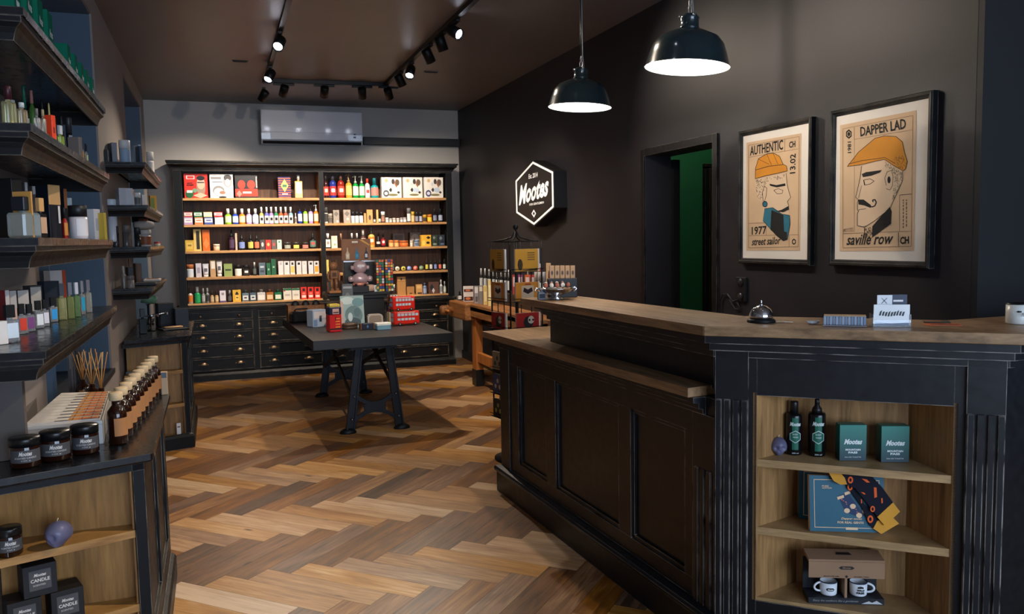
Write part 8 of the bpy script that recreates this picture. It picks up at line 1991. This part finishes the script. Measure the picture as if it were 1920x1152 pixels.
sock([(700, 130), (760, 160), (860, 330), (960, 420), (985, 462), (935, 512), (905, 490), (850, 360), (730, 190)], [(960, 458), (930, 515), (990, 577), (1120, 478), (1068, 428)], 0.0035, 'navy sock with orange print underneath, mustard cuff lower',
     [('o', 765, 212, 1.0), ('l', 848, 316, 0.5), ('o', 915, 450, 1.1)])
sock([(712, 118), (830, 112), (930, 138), (1000, 215), (1080, 325), (965, 432), (900, 345), (800, 220), (735, 190)], [(1076, 322), (1128, 390), (1015, 495), (960, 430)], 0.0145, 'navy sock with orange print on top, mustard cuff higher',
     [('o', 768, 160, 1.0), ('d', 880, 165, 1.0), ('l', 950, 250, 1.2), ('o', 932, 375, 0.9), ('d', 862, 258, 0.6), ('l', 1000, 312, 0.6)], [(600, 100), (690, 105), (720, 140), (738, 190), (690, 192), (640, 165)])
# mug gift set (bottom shelf)
P = on_n(*zN(705, 1090), 0.235); P += ninw*0.055; zb = 0.235
w = wpx(zN(440, 0)[0], zN(972, 0)[0], P); 
t = thing('mug_gift_set', 'kraft and black gift carton holding two white enamel mugs', 'gift box', tuple(P), math.radians(-26)); d_ = 0.085
H_ = height_to(P, zN(0, 735)[1])-zb
KR = mat((150, 116, 88), 0.75); BKC = mat((30, 32, 38), 0.6)
m_ = MB(); m_.box((0, 0, 0.0105), (w, d_, 0.021), BKC); m_.box((0, d_/2-0.002, H_*0.45), (w, 0.004, H_*0.9), BKC)
m_.text('Enjoy the outdoors like a gentleman', (-w*0.44, -d_/2-0.0008, 0.006), (w*0.6, 0, 0), (0, 0, 0.009), mat((150, 150, 150), 0.6, noise=0), shear=0.35); m_.poly3([(w*0.2, -d_/2-0.0008, 0.003), (w*0.3, -d_/2-0.0008, 0.013), (w*0.34, -d_/2-0.0008, 0.008), (w*0.40, -d_/2-0.0008, 0.015), (w*0.48, -d_/2-0.0008, 0.003)], mat((190, 190, 190), 0.6)); m_.build('carton_base', t, fixn=False)
m_ = MB(); zf0 = H_*0.62; m_.box((0, -d_/2+0.002, (zf0+H_)/2), (w, 0.004, H_-zf0), KR); m_.box((0, -0.002, H_+0.006), (w, d_*0.9, 0.012), KR, tilt=Matrix.Rotation(0.12, 3, 'X'))
y = -d_/2-0.0008; Kk = mat((30, 28, 28), 0.6, noise=0)
for (cx_, cz_, s, yy) in ((0.0, (zf0+H_)/2+0.008, 1, y),):
 m_.poly3([(-0.026, yy, cz_), (-0.018, yy, cz_+0.0055), (0.018, yy, cz_+0.0055), (0.026, yy, cz_), (0.018, yy, cz_-0.0055), (-0.018, yy, cz_-0.0055)], Kk)
m_.text('Mootes', (-0.014, y-0.0006, (zf0+H_)/2+0.0055), (0.028, 0, 0), (0, 0, 0.006), KR, shear=0.35, bold=0.03)
m_.text('MUGS FOR HIM', (-w*0.3, y, zf0+0.004), (w*0.2, 0, 0), (0, 0, 0.0035), Kk, bold=0.02); m_.text('ENAMEL STEEL', (w*0.1, y, zf0+0.004), (w*0.2, 0, 0), (0, 0, 0.0035), Kk, bold=0.02); m_.poly3([(0.0045*math.cos(a*PI/4), y, zf0+0.006+0.0045*math.sin(a*PI/4)) for a in range(8)], Kk)
m_.poly3([(-0.026, -0.01, H_+0.0135), (0.026, -0.01, H_+0.0135), (0.02, 0.008, H_+0.0155), (-0.02, 0.008, H_+0.0155)], Kk)
m_.build('carton_sleeve', t, fixn=False)
m_ = MB(); m_.box((0, 0.0, H_*0.36), (0.008, d_*0.9, H_*0.5), KR); m_.build('divider', t)
for sx, ds in ((-1, 'white enamel mug with small black badge, left in the gift carton'), (1, 'white enamel mug with WILD FREE print, right in the gift carton')):
 Rz = Matrix.Rotation(t.rotation_euler.z, 3, 'Z'); v = Rz@Vector((sx*w*0.20, -0.006, 0))
 mg = thing('enamel_mug', ds, 'mug', (P.x+v.x, P.y+v.y, zb+0.0235), t.rotation_euler.z, 'mugs in the gift carton'); r = 0.029; h = 0.046
 En = mat((226, 230, 234), 0.22)
 m_ = MB(); m_.lathe([(0.001, 0), (r*0.9, 0), (r*0.97, 0.004), (r, h-0.002), (r*0.95, h-0.002), (r*0.92, 0.006), (0.001, 0.004)], En, 36); m_.build('mug_body', mg)
 m_ = MB(); m_.lathe([(r*1.0, h-0.003), (r*1.03, h-0.001), (r*1.0, h+0.0008), (r*0.93, h-0.001)], mat((30, 44, 66), 0.3), 36, cap=False); lab(m_.build('rim', mg), 'dark blue rim')
 m_ = MB(); pts = [(sx*r*(0.9+0.8*math.sin(PI*q/12)), -0.004-0.007*math.sin(PI*q/12), h*(0.54+0.33*math.cos(PI*q/12))) for q in range(13)]; m_.tube(pts, 0.0038, En, 10); m_.build('handle', mg)
 m_ = MB(); rr = r+0.0008
 def cv(pts, m, off=0.0): wrap(m_, rr+off, pts, m)
 def ct(s, x0, x1, z0, z1, m, off=0.0006, **k):
  vs, fs = glyphs(s, k.get('shear', 0), k.get('bold', 0)); m_.add([((rr+off)*math.sin((x0+(x1-x0)*x)/rr), -(rr+off)*math.cos((x0+(x1-x0)*x)/rr), z0+(z1-z0)*yv) for x, yv in vs], fs, m)
 if sx < 0: cv([(-0.014, h*0.5), (-0.01, h*0.62), (0.01, h*0.62), (0.014, h*0.5), (0.01, h*0.38), (-0.01, h*0.38)], Kk); ct('Mootes', -0.009, 0.009, h*0.44, h*0.56, En, 0.0012, shear=0.35, bold=0.03)
 else: ct('WILD', -0.013, 0.013, h*0.42, h*0.58, Kk, bold=0.05); ct('FREE', -0.013, 0.013, h*0.22, h*0.38, Kk, bold=0.05); cv([(-0.011, h*0.63), (0.011, h*0.63), (0.009, h*0.76), (0.0, h*0.82), (-0.009, h*0.76)], Kk)
 m_.build('print', mg, fixn=False)

# ================================================================== POSTCARD SPINNER
cr_ = pY(957, 540, 5.08); S = 0.235; rr_ = math.radians(11.1)
cx = cr_.x+0.5*S*(math.cos(rr_)-math.sin(rr_)); cy = cr_.y+0.5*S*(math.sin(rr_)+math.cos(rr_))
sp = thing('postcard_spinner', 'black iron postcard spinner with ball finial behind the counter end', 'spinner rack', (cx, cy, 0), rr_)
base_ = Vector((cx, cy, 0)); ztop = height_to(base_, 453); zfin = height_to(base_, 420); BM = M['blackmetal']
m_ = MB(); m_.lathe([(0.17, 0), (0.17, 0.015), (0.03, 0.03), (0.012, 0.04)], BM, 28); m_.build('base', sp)
m_ = MB(); m_.tube([(0, 0, 0.03), (0, 0, ztop)], 0.011, BM, 12); m_.build('pole', sp)
m_ = MB(); m_.lathe([(0.0005, zfin), (0.014, zfin-0.005), (0.02, zfin-0.02), (0.014, zfin-0.035), (0.006, zfin-0.04), (0.006, zfin-0.06)], BM, 20)
m_.build('finial', sp)
h2 = S/2+0.005
for sx in (-1, 1):
 for sy in (-1, 1):
  m_ = MB(); m_.tube([(sx*0.004, sy*0.004, zfin-0.05), (sx*0.02, sy*0.02, zfin-0.09), (sx*0.06, sy*0.06, ztop+0.01), (sx*h2*0.9, sy*h2*0.9, ztop)], 0.005, BM, 8); m_.build('crown_arm', sp)
m_ = MB(); m_.tube([(-h2-0.02, -h2-0.02, ztop), (h2+0.02, -h2-0.02, ztop), (h2+0.02, h2+0.02, ztop), (-h2-0.02, h2+0.02, ztop)], 0.006, BM, 8, closed=True); m_.build('top_frame', sp)
for i in (-1, -0.33, 0.33, 1):
 for (x, y) in ((i*h2, -h2), (-h2, i*h2)):
  if (x, y) == (-h2, -h2) and i == -1 and False: continue
  m_ = MB(); m_.tube([(x, y, 0.3), (x, y, ztop)], 0.0035 if abs(i) < 1 else 0.006, BM, 6); m_.build('upright_wire', sp)
tiers = ((height_to(base_, 508), height_to(base_, 467)), (height_to(base_, 562), height_to(base_, 528)), (height_to(base_, 614), height_to(base_, 584)), (0.62, 0.74), (0.46, 0.59), (0.30, 0.42))
cards = [((196, 142, 50), (60, 48, 30), 'golden'), ((200, 130, 46), (70, 40, 44), 'orange bordered'), ((150, 34, 30), (196, 186, 170), 'red skull'), ((150, 140, 120), (70, 60, 50), 'grey brown'), ((70, 84, 130), (200, 186, 160), 'blue bordered'), ((40, 40, 50), (150, 160, 90), 'dark patterned')]
tn = ('top tier', 'second tier', 'third tier', 'fourth tier', 'fifth tier', 'lowest tier')
for k, (z0, z1) in enumerate(tiers):
 m_ = MB()
 for (a, b) in (((-h2, -h2-0.028), (h2, -h2-0.028)), ((-h2-0.028, h2), (-h2-0.028, -h2))):
  m_.tube([(a[0], a[1], z0+0.015), (b[0], b[1], z0+0.015)], 0.0025, BM, 6)
 m_.box((0, -h2-0.016, z0-0.004), (2*h2, 0.03, 0.003), BM); m_.box((-h2-0.016, 0, z0-0.004), (0.03, 2*h2, 0.003), BM); m_.build('card_pocket', sp)
 bg, fg, nm = cards[k]
 for face in (0, 1):
  R_ = Matrix.Rotation(rr_, 3, 'Z'); v = R_@Vector((0.0, -h2-0.014, 0)) if face == 0 else R_@Vector((-h2-0.014, 0.0, 0)); wc = S*0.80; hc = z1-z0
  tt = thing('postcard_stack', '%s postcards on the %s of the spinner, %s face' % (nm, tn[k], ('right', 'left')[face]), 'postcards', (cx+v.x, cy+v.y, z0+0.0004), rr_+(0 if face == 0 else -PI/2), 'postcards on the spinner')
  m_ = MB(); m_.box((0, 0, hc/2), (wc, 0.014, hc), C((206, 200, 190)), bev=0.0005); y = -0.0078
  m_.poly3([(-wc/2, y, 0.0), (wc/2-0.012, y, 0), (wc/2-0.012, y, hc), (-wc/2, y, hc)], C(bg))
  if k == 0:
   m_.poly3([(-wc*0.3+0.02*math.cos(a*PI/5), y-0.0003, hc*0.3+hc*0.26*math.sin(a*PI/5)) for a in range(10)], C(fg)); m_.poly3([(-wc*0.34, y-0.0003, hc*0.02), (wc*0.4, y-0.0003, hc*0.02), (wc*0.4, y-0.0003, hc*0.14), (wc*0.1, y-0.0003, hc*0.08)], C(fg))
   for q in range(4): m_.poly3([(0.0, y-0.0003, hc*(0.5+0.1*q)), (wc*0.3, y-0.0003, hc*(0.5+0.1*q)), (wc*0.3, y-0.0003, hc*(0.55+0.1*q)), (0, y-0.0003, hc*(0.55+0.1*q))], C((120, 90, 44)))
  elif k == 1:
   m_.poly3([(-wc*0.26, y-0.0003, hc*0.12), (wc*0.24, y-0.0003, hc*0.12), (wc*0.24, y-0.0003, hc*0.82), (-wc*0.26, y-0.0003, hc*0.82)], C((196, 176, 150))); m_.poly3([(-wc*0.2, y-0.0006, hc*0.5), (0, y-0.0006, hc*0.36), (wc*0.2, y-0.0006, hc*0.5), (wc*0.16, y-0.0006, hc*0.72), (0, y-0.0006, hc*0.6), (-wc*0.16, y-0.0006, hc*0.72)], C((40, 26, 34))); m_.poly3([(-wc*0.12, y-0.0006, hc*0.86), (wc*0.12, y-0.0006, hc*0.86), (wc*0.12, y-0.0006, hc*0.92), (-wc*0.12, y-0.0006, hc*0.92)], C((150, 50, 40)))
  elif k == 2:
   m_.poly3([(wc*0.2*math.cos(a*PI/7), y-0.0003, hc*0.42+hc*0.36*math.sin(a*PI/7)) for a in range(14)], C((36, 34, 36))); m_.poly3([(0.02+wc*0.13*math.cos(a*PI/7), y-0.0006, hc*0.56+hc*0.24*math.sin(a*PI/7)) for a in range(14)], C(fg))
   for sx in (-0.012, 0.016): m_.poly3([(0.02+sx+0.008*math.cos(a*PI/4), y-0.0009, hc*0.55+0.008*math.sin(a*PI/4)) for a in range(8)], C(K_))
  else:
   for q in range(5): m_.poly3([(rs.uniform(-0.3, 0.2)*wc+0.02*math.cos(a*PI/4), y-0.0003*(q+1), hc*rs.uniform(0.3, 0.7)+0.016*math.sin(a*PI/4)) for a in range(8)] if False else [((-0.3+0.15*q)*wc+0.014*math.cos(a*PI/4), y-0.0003*(q+1), hc*(0.35+0.3*(q % 2))+0.016*math.sin(a*PI/4)) for a in range(8)], C(fg))
  m_.build('cards', tt, fixn=False)

# ================================================================== WORKBENCH PRODUCTS
G = 'goods on the old workbench'
zW = lambda x, y: (840+x/4.8, 400+y/4.8)
WZt = WZ
rz_b = 0.0
ris = thing('riser_box', 'dark display riser box on the workbench', 'riser', (2.78, 7.6, WZ+0.0008)); zr = 0.115
m_ = MB(); m_.box((0, 0, zr/2), (0.22, 2.2, zr), mat((50, 38, 30), 0.6), bev=0.003); m_.build('box', ris)
def bench(kd, a, b, yt, X, ds, ar, op=None, lvl=0):
 px = zW((a+b)/2, yt); z = WZ+(zr+0.0008 if lvl else 0); p = pX(px[0], px[1], X); P = Vector((X, p.y, z)); w = (b-a)/4.8/FPX*depth_of(P)*0.95; h = height_to(P, px[1])-z
 if h < 0.02: h = 0.03
 o = dict(op or {}); up = o.pop('up', 0)
 if up: P.z += up; h -= up
 put(kd, tuple(P), w, h, {'carton': 'product_box', 'bottle': 'oil_bottle', 'perf': 'oil_bottle', 'jar': 'cream_jar'}[kd], ds+' on the workbench', {'carton': 'box', 'bottle': 'bottle', 'perf': 'bottle', 'jar': 'jar'}[kd], ar, o, -0.25, G)
bench('bottle', 86, 124, 704, 2.47, 'small dark bottle with white label, leftmost', (K_, K_, W_))
bench('carton', 136, 230, 714, 2.50, 'lower white and orange box at the left', ((216, 206, 200), [(0.05, 0.95, 0.1, 0.55, (70, 40, 34)), (0.2, 0.7, 0.2, 0.5, (206, 110, 60), 'o')]), dict(dep=0.06))
P_ = pX(*zW(183, 714), 2.50); hh_ = height_to(Vector((2.50, P_.y, 0)), zW(0, 714)[1])-WZ
bench('carton', 134, 230, 658, 2.50, 'upper white and orange box stacked at the left', ((216, 206, 200), [(0.05, 0.95, 0.1, 0.55, (70, 40, 34)), (0.2, 0.7, 0.2, 0.5, (206, 110, 60), 'o')]), dict(dep=0.06, up=hh_+0.0012))
bench('carton', 234, 272, 656, 2.50, 'grey and white small carton', ((150, 146, 150), [(0.1, 0.9, 0.6, 0.95, (220, 216, 214)), (0.2, 0.8, 0.1, 0.4, (90, 86, 90))]), dict(dep=0.05))
bench('carton', 276, 312, 652, 2.51, 'grey carton with cream top', ((130, 124, 122), [(0.1, 0.9, 0.7, 0.95, (220, 210, 196))]), dict(dep=0.05))
bench('carton', 316, 352, 654, 2.52, 'cream yellow carton, left one', ((216, 190, 120), [(0.2, 0.8, 0.2, 0.7, (236, 220, 170))]), dict(dep=0.05))
bench('carton', 356, 392, 600, 2.52, 'tall cream yellow carton beside it', ((220, 196, 130), [(0.2, 0.8, 0.3, 0.8, (238, 224, 180))]), dict(dep=0.05))
for k, a in enumerate((280, 316, 352, 388, 424, 460, 496, 530)):
 bench('bottle', a, a+34, 496+2*k, 2.74, 'black oil bottle with white cap, %s in the back row' % ORD[k], (K_, W_, (206, 206, 204)), None, 1)
for k, (a, c, ds) in enumerate(((578, (176, 60, 60), 'red and white'), (626, (140, 60, 110), 'magenta'), (690, (196, 90, 40), 'orange'), (738, (190, 60, 60), 'coral'))):
 bench('carton', a, a+44, 556, 2.72, '%s small carton, right half of the back row' % ds, (c, [(0.1, 0.9, 0.4, 0.9, (222, 210, 206))]), dict(dep=0.05), 1)
bench('bottle', 704, 732, 510, 2.78, 'slender yellow orange bottle', ((214, 150, 50), (200, 190, 180), (206, 70, 60)), None, 1)
for k, a in enumerate((775, 812, 848)): bench('jar', a, a+34, 530, 2.70, 'black jar with white label, %s at the right end' % ORD[k], (K_, (190, 188, 186), W_), None, 1)
bench('carton', 806, 846, 456, 2.80, 'white carton with red dots', ((222, 212, 208), [(0.2, 0.8, 0.5, 0.9, (190, 50, 60), 'o')]), dict(dep=0.05), 1)
bench('carton', 884, 922, 450, 2.78, 'tall cream carton with oval print at the right end', ((214, 176, 130), [(0.25, 0.75, 0.2, 0.8, (120, 50, 40), 'o')]), dict(dep=0.05), 1)
